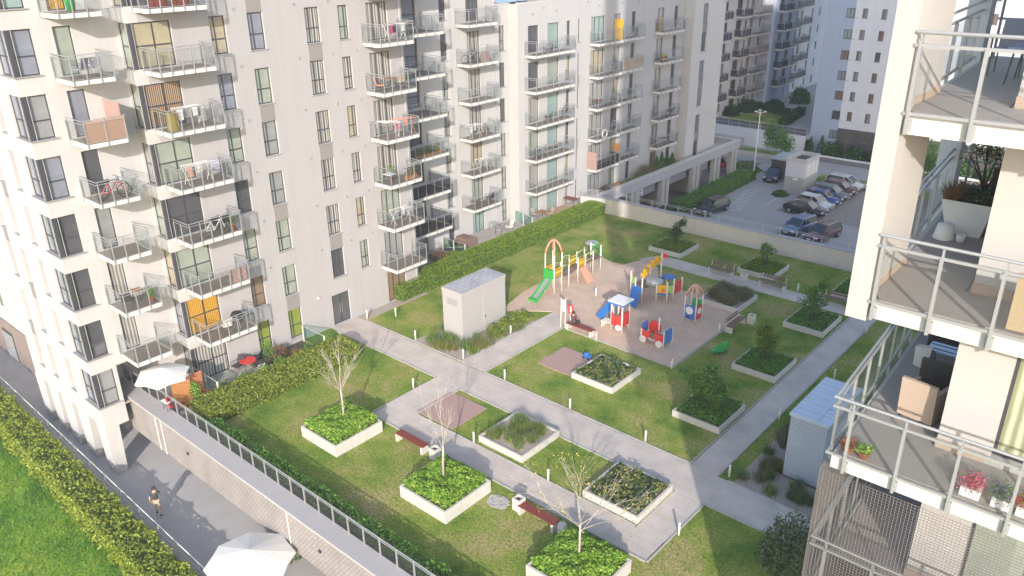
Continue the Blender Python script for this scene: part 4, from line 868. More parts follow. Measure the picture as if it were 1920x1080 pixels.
for k, fz in FZ.items():
    x0 = -3.46 if k in (2, 3) else -3.24
    s_ = MB(); yb = 18.35 if k in (2, 3) else 19.2
    if k in (2, 3): s_.prism([(-3.46, 12.17), (12, 12.17), (12, 13.49), (-2.2, 13.49), (-2.45, yb), (sx(yb), yb)], fz-.26, fz)
    else: s_.prism([(-3.26, 12.2), (12, 12.2), (12, 13.49), (-2.2, 13.49), (-2.5, yb), (sx(yb)-.02, yb), (-3.42, 12.6), (-3.26, 12.6)], fz-.26, fz)
    o = part('balcony', s_, 'plaster_white', T)
    fl = MB().prism([(x0+.07, 12.26), (11.9, 12.26), (11.9, 13.46), (-2.26, 13.46), (-2.5, yb-.06), (sx(yb)+.08, yb-.06)] if k in (2, 3) else [(-3.2, 12.3), (11.9, 12.3), (11.9, 13.46), (-2.26, 13.46), (-2.5, yb-.06), (sx(yb)+.08, yb-.06), (-3.34, 12.6)], fz+.002, fz+.03)
    part('floor', fl, 'tower_floor', o)
    r = MB(); g = MB(); X0 = -3.22 if k != 3 else -3.26
    for i in range(9):
        x = X0+.81*i; r.box(x-.022, 12.06, fz-.24, x+.022, 12.12, fz+.98); r.box(x-.012, 12.08, fz+.96, x+.012, 12.14, fz+1.12)
        r.box(x-.05, 12.115, fz-.22, x+.05, 12.165, fz-.04)
        g.box(x+.035, 12.10, fz+.09, x+.775, 12.11, fz+.93)
    xl = -3.55 if k in (2, 3) else -3.30
    for zz, rr in ((1.14, .026), (.97, .026), (.05, .02)):
        if zz > 1.1: r.tube([(xl, 12.1, fz+zz), (6, 12.1, fz+zz)], rr, 8)
        else: r.box(xl, 12.085, fz+zz-.022, 6, 12.125, fz+zz+.022)
    if k in (2, 3):
        for zz in (1.14, .97, .05): r.tube([(sx(12.1)-.11, 12.1, fz+zz), (sx(18.3)-.11, 18.3, fz+zz)], .024, 8)
        for yy in (12.35, 13.28, 14.15, 15.02, 15.97, 16.9, 17.8): r.box(sx(yy)-.13, yy-.022, fz-.24, sx(yy)-.085, yy+.022, fz+1.0); g.prism([(sx(yy)-.112, yy+.05), (sx(yy+.8)-.112, yy+.8), (sx(yy+.8)-.102, yy+.8), (sx(yy)-.102, yy+.05)], fz+.09, fz+.93) if yy < 17.7 else None
        r.box(sx(18.2)-.1, 18.25, fz, sx(18.2)-.05, 18.3, fz+1.1); r.tube([(sx(18.3)-.1, 18.3, fz+1.14), (-2.5, 18.3, fz+1.14)], .024, 8); g.box(sx(18.3), 18.29, fz+.05, -2.55, 18.3, fz+1.0)
        g.box(sx(12.2)-.075, 12.12, fz+.09, sx(12.2)-.07, 12.33, fz+.93)
    else:
        for zz in (1.14, .97, .08): r.tube([(sx(14.15)-.02, 14.15, fz+zz), (sx(19.1)-.06, 18.3, fz+zz)], .026, 8)
        for yy in (14.45, 15.5, 16.6): r.box(sx(yy)-.05, yy-.022, fz-.1, sx(yy), yy+.022, fz+1.0); g.prism([(sx(yy)-.03, yy+.05), (sx(yy+.9)-.03, yy+.95), (sx(yy+.9)-.02, yy+.95), (sx(yy)-.02, yy+.05)], fz+.09, fz+.93)
        for zz in (1.14, .75): r.tube([(-3.75, 19.15, fz+zz), (-2.5, 19.15, fz+zz)], .022, 8)
        r.tube([(-3.62, 18.75, fz), (-3.62, 18.75, fz+1.3)], .025, 8)
    part('railing', r, 'steel', o); part_split('glass_panel', g, GLP[k], o)
# safety net over the lowest balcony in view
nt = MB(); za, zb = 10.0, 14.74
x = -3.5
while x < .6: nt.box(x-.0026, 12.02, za, x+.0026, 12.026, zb); x += .055
z = za
while z < zb: nt.box(-3.55, 12.02, z-.0026, .6, 12.026, z+.0026); z += .055
y = 12.05
while y < 18.3: nt.box(sx(y)-.17, y-.0026, za, sx(y)-.165, y+.0026, zb); y += .055
z = za
while z < zb: nt.prism([(sx(12.05)-.17, 12.05), (sx(12.05)-.163, 12.05), (sx(18.3)-.163, 18.3), (sx(18.3)-.17, 18.3)], z-.0026, z+.0026); z += .055
o = part('safety_net', nt, 'netcord', T)
# ================================================================ GARDEN: planters, plants, bollards, benches
def planter(label, x0, y0, x1, y1, h, group='square concrete planters', soil='mulch', th=.10):
    t = thing('planter', label, 'planter', (x0, y0, 0), 0, group); w, d = x1-x0, y1-y0
    m = MB().box(0, 0, 0, w, th, h).box(0, d-th, 0, w, d, h).box(0, th, 0, th, d-th, h).box(w-th, th, 0, w, d-th, h); lpart('walls', m, 'concrete_light', t)
    j = MB()
    for i in range(1, 3): j.box(w*i/3-.008, -.003, .02, w*i/3+.008, .004, h-.01).box(w-.004, d*i/3-.008, .02, w+.003, d*i/3+.008, h-.01)
    lpart('panel_joints', j, 'concrete', t); lpart('soil', MB().box(th, th, 0, w-th, d-th, h-.07), soil, t); return t
PL = {}
PLS = [('P1', -30.85, 18.75, -28.05, 21.7, .62, 'tall concrete planter with the bare birch nearest the clipped hedge'),
 ('P2', -23.4, 18.75, -20.5, 21.65, .62, 'tall concrete planter with the middle bare birch, beside the patch of loose stones'),
 ('P3', -15.85, 18.6, -12.85, 21.5, .62, 'tall concrete planter with a birch, at the bottom edge of the picture'),
 ('P4', -23.65, 24.2, -20.8, 27.1, .36, 'low square planter of ornamental grasses edged with gravel, beside the brown rubber mat'),
 ('P5', -17.1, 24.05, -14.2, 26.95, .36, 'low square planter with dark creeping plants, behind the birch with yellow leaves'),
 ('P6', -23.9, 32.2, -21.1, 35.1, .36, 'low square planter with dark creeping plants, beside the small blue toy'),
 ('P7', -17.45, 32.4, -14.75, 35.3, .36, 'low planter full of shrubs with a bushy tree, nearest the shaded path'),
 ('P8', -17.4, 38.95, -14.75, 41.9, .36, 'low planter with ground cover and a thin tree, beside the green sledge'),
 ('P9', -17.45, 46.05, -14.85, 49.2, .36, 'low planter with a feathery tree, in front of the last dark bench'),
 ('P10', -23.85, 52.5, -21.1, 55.5, .36, 'low planter near the far wall, behind the benches'),
 ('P11', -31.4, 52.3, -28.5, 55.2, .36, 'low planter nearest the far end of the clipped hedge, with a small tree'),
 ('P12', -16.9, 52.75, -14.0, 55.7, .36, 'low planter partly hidden by the near tower, close to the far wall'),
 ('P13', -23.4, 45.9, -20.5, 48.9, .36, 'low planter of dry straw-coloured grasses at the corner of the sand pit')]
for k, x0, y0, x1, y1, h, lb in PLS: PL[k] = planter(lb, x0, y0, x1, y1, h, 'low planters' if h < .5 else 'tall planters', 'gravel' if k in ('P4', 'P13', 'P6', 'P5') else 'mulch'); 
def cover(name, key, label, n, size, leaf, hh, bump=.18, seed=0, margin=.12, stuffk=True):
    d = [p for p in PLS if p[0] == key][0]; x0, y0, x1, y1, h = d[1:6]
    P = inbox(n, x0+margin, x1-margin, y0+margin, y1-margin, 0, 1); rim = np.minimum.reduce([P[:, 0]-x0, x1-P[:, 0], P[:, 1]-y0, y1-P[:, 1]])
    top = h-.05+hh*(.55+.45*np.clip(rim/.5, 0, 1))+bump*lump(P[:, 0]*1.4, P[:, 1]*1.4, 1.0, seed); z = top-(top-h+.08)*P[:, 2]**2.2
    P[:, 2] = np.maximum(z, h-.08); o = link(name, leafmesh(name, P, size, leaf)); tag(o, label, 'plants', None, 'stuff'); return o
cover('ground_cover', 'P1', 'bright glossy shrubs filling the tall planter nearest the clipped hedge', 11000, .125, ['leaf_bright'], .5, .16, 1)
cover('ground_cover', 'P2', 'bright glossy shrubs filling the tall planter of the middle birch', 12000, .125, ['leaf_bright'], .5, .16, 2)
cover('ground_cover', 'P3', 'bright glossy shrubs filling the planter at the bottom edge of the picture', 12000, .125, ['leaf_bright'], .5, .16, 3)
for k, s in (('P7', 4), ('P8', 5), ('P9', 6), ('P10', 7), ('P11', 8), ('P12', 9)):
    lb = [p[6] for p in PLS if p[0] == k][0]; cover('ground_cover', k, 'green ground cover growing in the '+lb.replace('low planter', 'planter').split(',')[0].replace(' with ', ' that has '), 4200 if k in ('P7', 'P8') else 2600, .13, ['leaf_mid' if k != 'P10' and k != 'P11' else 'leaf_box'], .32 if k == 'P7' else .2, .10, s)
def clumps(key, label, n, leafs, h, cnt=26, spread=.22, seed=3, margin=.4, stuffs=True):
    d = [p for p in PLS if p[0] == key][0]; x0, y0, x1, y1, hh = d[1:6]; C = inbox(cnt, x0+margin, x1-margin, y0+margin, y1-margin, hh-.06, hh-.05)
    i = rng.integers(0, cnt, n); P = C[i]+np.column_stack([rng.normal(0, spread*.5, n), rng.normal(0, spread*.5, n), np.zeros(n)])
    o = link('ornamental_grass', blademesh('ornamental_grass', P, h, leafs, rng.integers(0, len(leafs), n), .45, .07)); tag(o, label, 'plants', None, 'stuff'); return o
clumps('P4', 'tufts of green and straw grasses in the gravel-edged planter', 5200, ['leaf_mid', 'leaf_sage', 'leaf_straw', 'leaf_box'], .42)
clumps('P13', 'dry straw-coloured grasses in the planter at the sand pit corner', 6000, ['leaf_straw', 'leaf_sage', 'leaf_sage'], .6, 30, .28)
for k, s, lb in (('P5', 11, 'dark creeping juniper with yellow leaves caught in it, behind the birch with yellow leaves'), ('P6', 12, 'dark creeping juniper in the planter beside the blue toy')):
    cover('creeping_plants', k, lb, 3600, .12, ['leaf_dark'], .12, .2, s, .15); 
    d = [p for p in PLS if p[0] == k][0]; P = inbox(3400, d[1]+.1, d[3]-.1, d[2]+.1, d[4]-.1, .36, .55); L = lump(P[:, 0]*2.2, P[:, 1]*2.2, 1, s); P = P[L > -.05]; P[:, 2] += .1*L[L > -.05]
    o = link('creeping_plants', leafmesh('sage_patches', P, .11, ['leaf_hedge', 'leaf_sage'], rng.integers(0, 2, len(P)))); tag(o, 'yellow-green patches of low plants on the '+('planter behind the birch with yellow leaves' if k == 'P5' else 'planter beside the blue toy'), 'plants', None, 'stuff')
# gravel beds with grasses around both sheds
def bed(label, x0, x1, y0, y1, cnt, n, h, leafs, avoid, spread=.2, lean=.4):
    C = inbox(cnt*3, x0, x1, y0, y1, .0, .01); C = C[~((C[:, 0] > avoid[0]) & (C[:, 0] < avoid[1]) & (C[:, 1] > avoid[2]) & (C[:, 1] < avoid[3]))][:cnt]
    i = rng.integers(0, len(C), n); P = C[i]+np.column_stack([rng.normal(0, spread*.5, n), rng.normal(0, spread*.5, n), np.zeros(n)])
    o = link('ornamental_grass', blademesh('ornamental_grass', P, h, leafs, (i+rng.integers(0, 2, n)) % len(leafs), lean, .06)); tag(o, label, 'plants', None, 'stuff')
bed('tufts of ornamental grass in the gravel around the white metal shed', -34.0, -30.25, 29.8, 36.4, 46, 9000, .5, ['leaf_mid', 'leaf_sage', 'leaf_straw', 'leaf_hedge'], (-33.6, -31.55, 31.2, 35.6), .3)
bed('grey-green grass tufts in the gravel around the blue corrugated shed', -12.25, -7.6, 29.6, 37.2, 66, 15000, .48, ['leaf_sage', 'leaf_mid', 'leaf_straw', 'leaf_sage'], (-11.0, -9.0, 31.0, 35.4), .26)
P = inbox(4500, -31.35, -30.3, 33.2, 36.6, 0, .8); P = P[P[:, 2] < .75*(0.6+.5*lump(P[:, 0]*2, P[:, 1]*2))]
o = link('shrubs', leafmesh('shrubs', P, .14, ['leaf_box', 'leaf_hedge'], rng.integers(0, 2, len(P)))); tag(o, 'loose green shrubs between the white shed and the path to the playground', 'plants', None, 'stuff')
# loose stones
m = MB()
for i in range(260):
    a = random.uniform(0, 6.28); r = .5*math.sqrt(random.random()); x = -19.75+r*math.cos(a)*1.1; y = 21.3+r*math.sin(a)*.85; s = random.uniform(.025, .055)
    b = MB().box(-s, -s*.7, 0, s, s*.7, s*.8); b.xf(Matrix.Translation((x, y, .02)) @ Matrix.Rotation(random.uniform(0, 3), 4, 'Z') @ Matrix.Rotation(random.uniform(-.4, .4), 4, 'X')); m._j(b)
o = link('stone_patch', mesh_of('stone_patch', m, 'concrete')); tag(o, 'patch of loose pale stones on the lawn between the middle planter and the bench', 'stones', None, 'stuff')
# ---------------------------------------------------------------- trees
def branch(mb, p, d, L, r, depth, spread, up, tips, n=5):
    k = 4; pts = [p]; rs = [r]; q = Vector(p); dd = Vector(d).normalized()
    for i in range(k):
        dd = (dd+Vector((random.uniform(-.12, .12), random.uniform(-.12, .12), up*.12))).normalized(); q = q+dd*L/k; pts.append(q.copy()); rs.append(max(r*(1-.62*(i+1)/k), .0045))
    mb.tube(pts, rs, n if r > .02 else 4, cap=False); tips.append((q.copy(), dd.copy()))
    if depth <= 0: return
    for i in range(random.randint(2, 3) if depth < 2 else 4):
        t = random.uniform(.3, 1.0); j = min(int(t*k), k-1); b = pts[j].lerp(pts[j+1], t*k-j)
        a = random.uniform(0, 6.28); u = dd.cross(Vector((0, 0, 1)));
        if u.length < .1: u = Vector((1, 0, 0))
        u.normalize(); v = dd.cross(u); nd = dd+(u*math.cos(a)+v*math.sin(a))*spread+Vector((0, 0, .1)); branch(mb, b, nd, L*random.uniform(.45, .65), r*.5, depth-1, spread, up*.2-.1, tips, 4)
def birch(label, x, y, seed, H, fork, nb, ang, leaves=0, lb=None):
    random.seed(seed); t = thing('birch_tree', label, 'tree', (x, y, .5), 0, 'bare birches in the tall planters'); m = MB(); tips = []
    pts = [Vector((0, 0, 0)), Vector((.02, .01, fork*.5)), Vector((random.uniform(-.06, .06), random.uniform(-.06, .06), fork))]
    m.tube(pts, [.068, .052, .04], 8); tr = lpart('trunk', m, 'bark_white', t, True); b = MB(); top = pts[-1]
    for i in range(nb):
        a = 6.28*i/nb+random.uniform(-.4, .4); s = random.uniform(*ang); z0 = top.z-random.uniform(0, fork*.25); st = Vector((top.x*z0/fork, top.y*z0/fork, z0))
        branch(b, st, (math.cos(a)*s, math.sin(a)*s, 1-.35*s), (H-fork)*random.uniform(.7, 1.0), .019, 2, .38, .5-s*.6, tips)
    branch(b, top, (0, 0, 1), (H-fork)*.98, .026, 2, .32, .5, tips)
    lpart('branches', b, 'bark_white', t)
    if leaves:
        P = np.array([(tips[random.randrange(len(tips))][0]+Vector([random.gauss(0, .12) for _ in range(3)])) for _ in range(leaves)]); o = link('leaves', leafmesh('leaves', P, .075, ['leaf_yellow'], up=0), t)
    return t
birch('bare white birch in the planter nearest the clipped hedge', -29.45, 20.4, 11, 4.3, 2.2, 7, (.25, .75))
birch('bare white birch with one-sided drooping branches in the middle tall planter', -22.05, 20.2, 23, 4.6, 2.3, 4, (.2, .7))
birch('white birch with a wide crown and a few yellow leaves', -14.4, 20.1, 5, 4.3, 2.0, 8, (.35, .95), 420)
random.seed(77)
P = inbox(240, -18.5, -13.5, 20.8, 24.3, .03, .06); o = link('fallen_leaves', leafmesh('fallen_leaves', P, .07, ['leaf_yellow'], up=0)); tag(o, 'yellow leaves fallen round the birch on the path and lawn', 'leaves', None, 'stuff')
def smalltree(label, x, y, z, H, rad, n, leaf, seed, size=.11, group='young trees in the low planters'):
    random.seed(seed); t = thing('young_tree', label, 'tree', (x, y, z), 0, group); m = MB(); tips = []
    branch(m, Vector((0, 0, 0)), (0, 0, 1), H*.8, .035, 2, .7, .6, tips)
    for i in range(5): a = i*1.25; branch(m, Vector((0, 0, .1)), (math.cos(a)*.5, math.sin(a)*.5, 1), H*.65, .022, 1, .6, .4, tips)
    lpart('branches', m, 'bark', t); A_ = np.array([tuple(q[0]) for q in tips]); i = rng.integers(0, len(A_), n)
    P = A_[i]*np.array([rad/ (H*.45), rad/(H*.45), 1])+rng.normal(0, .13*rad+.05, (n, 3)); link('foliage', leafmesh('foliage', P, size, [leaf, 'leaf_dark'], (rng.random(n) < .18).astype(int)), t); return t
smalltree('bushy dark green tree in the planter nearest the shaded path', -16.2, 34.0, .3, 1.7, .95, 4200, 'leaf_mid', 31, .13)
smalltree('slender pale green tree in the planter beside the green sledge', -16.1, 40.6, .3, 1.8, .6, 2600, 'leaf_box', 32, .12)
smalltree('feathery green tree in the planter in front of the last dark bench', -16.2, 47.8, .3, 1.9, .75, 2400, 'leaf_mid', 33, .12)
smalltree('thin spindly tree in the planter near the far wall behind the benches', -22.4, 54.0, .3, 1.9, .5, 700, 'leaf_mid', 34, .13)
smalltree('small dark tree in the planter nearest the far end of the clipped hedge', -29.9, 53.8, .3, 1.7, .6, 1500, 'leaf_dark', 35, .12)
# ---------------------------------------------------------------- bollard lights
b0 = thing('bollard_light', '', 'bollard', (0, 0, 0), 0, 'pale bollard lights along the paths')
lpart('post', MB().lathe((0, 0, 0), [(.05, 0), (.052, .5), (.052, .52)], 12), 'white', b0, True); lpart('lamp_head', MB().lathe((0, 0, .52), [(.054, 0), (.056, .12), (.03, .14)], 12), 'lampglass', b0, True)
BOL = [(-29.98, 25.6, 'bollard light on the lawn edge left of where the two main paths cross'), (-39.0, 29.75, 'bollard light by the wall right of the entrance door'), (-34.3, 29.75, 'bollard light at the corner of the gravel bed below the white shed'), (-26.7, 29.62, 'bollard light on the lawn edge just right of the path crossing'),
 (-30.2, 29.85, 'bollard light at the tip of the gravel bed by the path crossing'), (-23.75, 23.95, 'bollard light between the bench and the planter of ornamental grasses'), (-21.95, 29.5, 'bollard light on the lawn edge below the planter with the blue toy'), (-17.25, 29.5, 'bollard light on the lawn edge left of the planter with the bushy tree'),
 (-19.0, 23.95, 'bollard light between the grass planter and the birch with yellow leaves'), (-12.5, 24.6, 'bollard light on the kerb at the right end of the paved corner'), (-20.05, 36.75, 'bollard light at the near corner of the sand pit'), (-20.15, 42.7, 'bollard light at the right edge of the sand pit by the slatted bench'),
 (-12.75, 29.6, 'bollard light at the corner of the gravel bed of the blue shed'), (-12.4, 41.5, 'bollard light on the shaded lawn right of the east path'), (-13.0, 48.4, 'bollard light right of the east path near the far benches'), (-25.45, 36.8, 'bollard light at the end of the bench where a person sits'),
 (-37.8, 31.2, 'bollard light by the wall below the window with the red disc'), (-29.4, 42.3, 'bollard light on the sand between the green slide and the toy train'), (-30.15, 34.1, 'bollard light beside the shrubs on the left of the playground path'), (-24.7, 52.2, 'bollard light behind the first far bench'),
 (-18.9, 51.85, 'bollard light between the second and third far bench'), (-13.0, 35.6, 'bollard light at the edge of the dark grasses behind the blue shed'), (-22.9, 49.4, 'bollard light behind the planter of straw-coloured grasses')]
for i, (x, y, lb) in enumerate(BOL):
    if i == 0: b0.location = (x, y, .0); b0['label'] = lb
    else: dup(b0, (x, y, 0), 0, lb)
# ---------------------------------------------------------------- benches and bins
def mkbench(name, label, seatm, back=True, L=1.95):
    t = thing(name, label, 'bench', (0, 0, 0))
    for sx in (0.12, L-.12):
        m = MB(); m.extr([(0, 0), (.48, 0), (.46, .30), (.38, .42), (.06, .42), (0, .34)], sx-.06, sx+.06); lpart('leg', m, 'concrete_light', t)
    s = MB()
    for i in range(4): s.box(.03, .02+i*.115, .42, L-.03, .02+i*.115+.095, .46)
    lpart('seat', s, seatm, t)
    if back:
        s = MB()
        for i in range(2): s.box(.03, .47+i*.04, .62+i*.14, L-.03, .50+i*.04, .72+i*.14)
        lpart('backrest', s, seatm, t)
        for sx in (.12, L-.12): lpart('back_bracket', MB().tube([(sx, .42, .40), (sx, .53, .88)], .022, 6), 'white', t)
    return t
bn = mkbench('bench', 'dark red slatted bench beside the bin, between the two left birches', 'wood_red', False, 2.05); bn.location = (-26.95, 21.55, 0); bn['group'] = 'red benches'
dup(bn, (-18.6, 21.25, 0), 0, 'dark red slatted bench beside the patch of loose stones'); dup(bn, (-27.95, 36.9, 0), 0, 'dark red bench with a person sitting on it')
bd = mkbench('bench', 'dark slatted bench with a back, first along the far path behind the straw grasses', 'wood_grey', True, 2.0); bd.location = (-25.6, 51.2, 0); bd['group'] = 'dark benches'
dup(bd, (-21.6, 51.2, 0), 0, 'dark slatted bench with a back in the middle of the far path'); dup(bd, (-17.0, 51.2, 0), 0, 'dark slatted bench with a back by the pillar of the near tower')
o = dup(bd, (-19.45, 42.95, 0), R(90), 'dark slatted bench standing across, at the right edge of the sand pit')
lt = thing('litter_bin', 'square pale concrete litter bin at the end of the bench by the middle birch', 'bin', (-24.5, 21.6, 0), 0, 'square litter bins')
m = MB().box(0, 0, 0, .42, .06, .62).box(0, .36, 0, .42, .42, .62).box(0, .06, 0, .06, .36, .62).box(.36, .06, 0, .42, .36, .62); lpart('body', m, 'concrete_light', lt); lpart('lining', MB().box(.06, .06, 0, .36, .36, .5), 'dark', lt)
for x, y, lb in ((-18.95, 21.35, 'square pale litter bin beside the patch of loose stones'), (-22.9, 51.05, 'square pale litter bin beside the first far bench'), (-19.4, 45.0, 'square pale litter bin at the end of the bench standing across'), (-17.6, 51.1, 'square pale litter bin beside the last dark bench')): dup(lt, (x, y, 0), 0, lb)
solo('stone_block', MB().extr([(0, 0), (.4, 0), (.4, .25), (.3, .42), (.1, .42), (0, .25)], 0, .3), 'concrete_light', 'rounded pale stone block at the right end of the bench by the loose stones', 'block', (-16.5, 21.4, 0), .2)
# ---------------------------------------------------------------- sheds
t = thing('metal_shed', 'tall white panelled shed with a grey tiled roof beside the clipped hedge', 'shed', (-33.42, 31.42, 0))
w_, d_, h_ = 1.68, 4.0, 3.1
lpart('body', MB().box(0, 0, .06, w_, d_, h_), 'shed_grey', t); lpart('plinth', MB().box(.03, .03, 0, w_-.03, d_-.03, .06), 'dark', t)
j = MB()
for y in (.95, 1.9, 2.95): j.box(w_-.002, y-.01, .08, w_+.004, y+.01, h_-.02)
for y in (1.9,): j.box(w_-.002, y-.05, .08, w_+.006, y-.04, h_-.02)
lpart('panel_joints', j, 'concrete', t); lpart('door', MB().box(w_+.002, 1.95, .12, w_+.02, 2.9, 2.3), 'shed_grey', t); lpart('door_handle', MB().box(w_+.02, 2.02, 1.0, w_+.06, 2.06, 1.2), 'frame', t); lpart('louvre', MB().box(.4, -.015, 2.3, 1.3, -.002, 2.75), 'sillgrey', t); lpart('roof', MB().box(-.03, -.03, h_, w_+.03, d_+.03, h_+.22, 0).quad((0, 0, h_+.224), (w_, 0, h_+.224), (w_, d_, h_+.224), (0, d_, h_+.224), 1), ['shed_grey', 'panelroof'], t)
t = thing('metal_shed', 'tall blue corrugated shed with a pale seamed roof in the gravel', 'shed', (-10.88, 31.2, 0))
w_, d_, h_ = 1.66, 4.05, 3.35
lpart('body', MB().box(0, 0, .12, w_, d_, h_), 'corrugated', t); lpart('plinth', MB().box(.04, .04, 0, w_-.04, d_-.04, .12), 'dark', t)
r = MB().box(-.06, -.06, h_, w_+.06, d_+.06, h_+.12)
lpart('roof', r, 'seamed', t); sm = MB()
for i in range(7): sm.box(-.05, i*d_/6-.012, h_+.12, w_+.05, i*d_/6+.012, h_+.15)
sm.box(w_*.62, -.05, h_+.12, w_*.62+.12, d_+.05, h_+.18); lpart('roof_seams', sm, 'seamed', t)
# ================================================================ PLAYGROUND
def post(m, x, y, h, r=.05): m.tube([(x, y, 0), (x, y, h)], r, 8)
t = thing('climbing_frame', 'long climbing frame with a green slide, salmon arch roof and yellow panels', 'play equipment', (-32.3, 41, 0))
for (x, y, h) in ((-32.65, 40.7, 3.0), (-31.85, 40.7, 3.0), (-32.65, 41.55, 3.0), (-31.85, 41.55, 3.0), (-32.7, 42.5, 1.7), (-31.95, 42.5, 1.7), (-32.75, 43.6, 1.9), (-31.95, 43.6, 1.9), (-32.75, 44.5, 1.9), (-31.95, 44.5, 1.9), (-32.85, 45.6, 1.9), (-32.05, 45.6, 1.9), (-32.9, 46.5, 2.0), (-32.0, 46.5, 2.0)):
    m = MB(); post(m, x, y, h); part('post', m, 'post_cream', t, True)
a = MB()
for (p, q) in (((-32.65, 40.7), (-31.85, 41.55)), ((-31.85, 40.7), (-32.65, 41.55))):
    pts = [Vector((p[0]+(q[0]-p[0])*u, p[1]+(q[1]-p[1])*u, 2.95+.95*math.sin(math.pi*u)**.75)) for u in [i/10 for i in range(11)]]; a.tube(pts, .075, 6)
part('arch_roof', a, 'salmon', t, True)
for i, (y0, y1, z) in enumerate(((40.7, 41.55, 1.2), (43.6, 44.5, 1.0), (45.6, 46.5, 1.1))): part('platform', MB().box(-32.7, y0, z-.06, -31.9, y1, z), 'wood_grey', t)
s = MB(); 
for i in range(8):
    u0, u1 = i/8, (i+1)/8; f = lambda u: (40.7-1.75*u, 1.2*(1-u)**1.15+.12)
    (ya, za), (yb, zb) = f(u0), f(u1); s.quad((-32.45, ya, za), (-32.0, ya, za), (-32.0, yb, zb), (-32.45, yb, zb), 1)
    for x in (-32.5, -32.0): s.add([(x, ya, za-.06), (x+.05, ya, za-.06), (x+.05, ya, za+.18), (x, ya, za+.18), (x, yb, zb-.06), (x+.05, yb, zb-.06), (x+.05, yb, zb+.18), (x, yb, zb+.18)], [(3, 2, 6, 7), (0, 3, 7, 4), (1, 5, 6, 2), (0, 4, 5, 1)], 0)
s.box(-32.6, 38.75, 0.02, -31.9, 38.98, .22, 0).box(-32.6, 40.45, 1.2, -31.9, 40.68, 1.85, 0)
part('slide', s, ['green', 'steel'], t)
for (x0, y0, x1, y1, z) in ((-31.88, 40.75, -31.82, 41.5, 1.3), (-32.68, 40.75, -32.62, 41.5, 1.3), (-32.78, 43.65, -32.72, 44.45, 1.1), (-31.98, 43.7, -31.92, 44.4, 1.1)):
    g = MB()
    for i in range(4): yy = y0+(y1-y0)*i/4; g.box(x0, yy+.02, z, x1, yy+(y1-y0)/4-.04, z+.6)
    g.box(x0, y0, z+.08, x1, y1, z+.18).box(x0, y0, z+.44, x1, y1, z+.54); part('panel', g, 'yellow', t)
b = MB()
for x in (-32.7, -31.95):
    b.tube([Vector((x, 42.5+1.1*u, 1.7+.35*math.sin(math.pi*u))) for u in [i/8 for i in range(9)]], .035, 6); b.tube([(x, 41.6, 1.9), (x, 42.5, 1.7)], .03, 6); b.tube([(x, 44.5, 1.8), (x-.05, 45.6, 1.9)], .03, 6); b.tube([(x, 44.5, 1.3), (x-.05, 45.6, 1.4)], .02, 6)
part('handrail', b, 'lime', t, True)
br = MB()
for i in range(12): br.box(-32.65, 41.62+i*.165, 1.02-.12*math.sin(math.pi*i/11), -31.95, 41.62+i*.165+.13, 1.06-.12*math.sin(math.pi*i/11))
for i in range(7): br.box(-32.7, 44.52+i*.155, 1.02, -32.0, 44.52+i*.155+.12, 1.06)
part('bridge', br, 'wood_grey', t)
part('ramp', MB().add([(-31.9, 43.7, 1.0), (-31.9, 44.4, 1.0), (-31.15, 44.4, .03), (-31.15, 43.7, .03), (-31.87, 43.7, 1.05), (-31.87, 44.4, 1.05), (-31.1, 44.4, .08), (-31.1, 43.7, .08)], [(0, 1, 2, 3), (7, 6, 5, 4), (0, 3, 7, 4), (1, 5, 6, 2), (2, 6, 7, 3), (0, 4, 5, 1)]), 'salmon', t)
part('net', MB().tube([(-32.9, 46.52, 1.1), (-32.0, 46.52, 1.8)], .02, 5).tube([(-32.9, 46.52, 1.8), (-32.0, 46.52, 1.1)], .02, 5).tube([(-32.9, 46.55, 2.0), (-32.0, 46.55, 2.0)], .03, 6).tube([(-32.9, 46.9, .0), (-32.9, 46.9, 1.6)], .03, 6).tube([(-32.2, 46.9, .0), (-32.2, 46.9, 1.6)], .03, 6).tube([(-32.9, 46.9, 1.6), (-32.2, 46.9, 1.6)], .05, 6), 'green', t)
d = thing('disc_seat', 'grey round disc on a post standing behind the climbing frame', 'play equipment', (-35.0, 46.8, 0)); d.location = (-34.1, 48.3, 0)
lpart('post', MB().tube([(0, 0, 0), (0, 0, 1.1)], .04, 8), 'steel', d); lpart('disc', MB().lathe((0, 0, 1.1), [(.1, 0), (.55, .05), (.5, .12), (.1, .16)], 18), 'galv', d)
# middle structure
t = thing('climbing_frame', 'climbing frame with a wide blue slide, grey tunnel and yellow comb arch', 'play equipment', (-26.5, 44.5, 0))
for (x, y, h) in ((-27.6, 43.9, 1.9), (-27.1, 43.7, 1.6), (-26.35, 43.35, 1.9), (-26.7, 44.9, 2.3), (-25.6, 44.0, 1.55), (-25.0, 44.4, 1.55), (-24.85, 45.0, 1.7), (-24.8, 46.0, 1.5), (-25.6, 45.3, 1.4), (-26.1, 45.4, 1.5), (-26.5, 46.0, 2.9)):
    m = MB(); post(m, x, y, h, .05); part('post', m, 'post_cream', t, True)
s = MB(); s.add([(-27.3, 43.9, 1.0), (-26.4, 43.4, 1.0), (-26.0, 42.1, .12), (-26.85, 42.5, .12), (-27.3, 43.9, 1.06), (-26.4, 43.4, 1.06), (-26.0, 42.1, .18), (-26.85, 42.5, .18)], [(0, 3, 2, 1), (4, 5, 6, 7), (0, 1, 5, 4), (1, 2, 6, 5), (2, 3, 7, 6), (3, 0, 4, 7)])
for p, q in (((-27.3, 43.9), (-26.85, 42.5)), ((-26.4, 43.4), (-26.0, 42.1))): s.tube([(p[0], p[1], 1.15), (q[0], q[1], .25)], .06, 6)
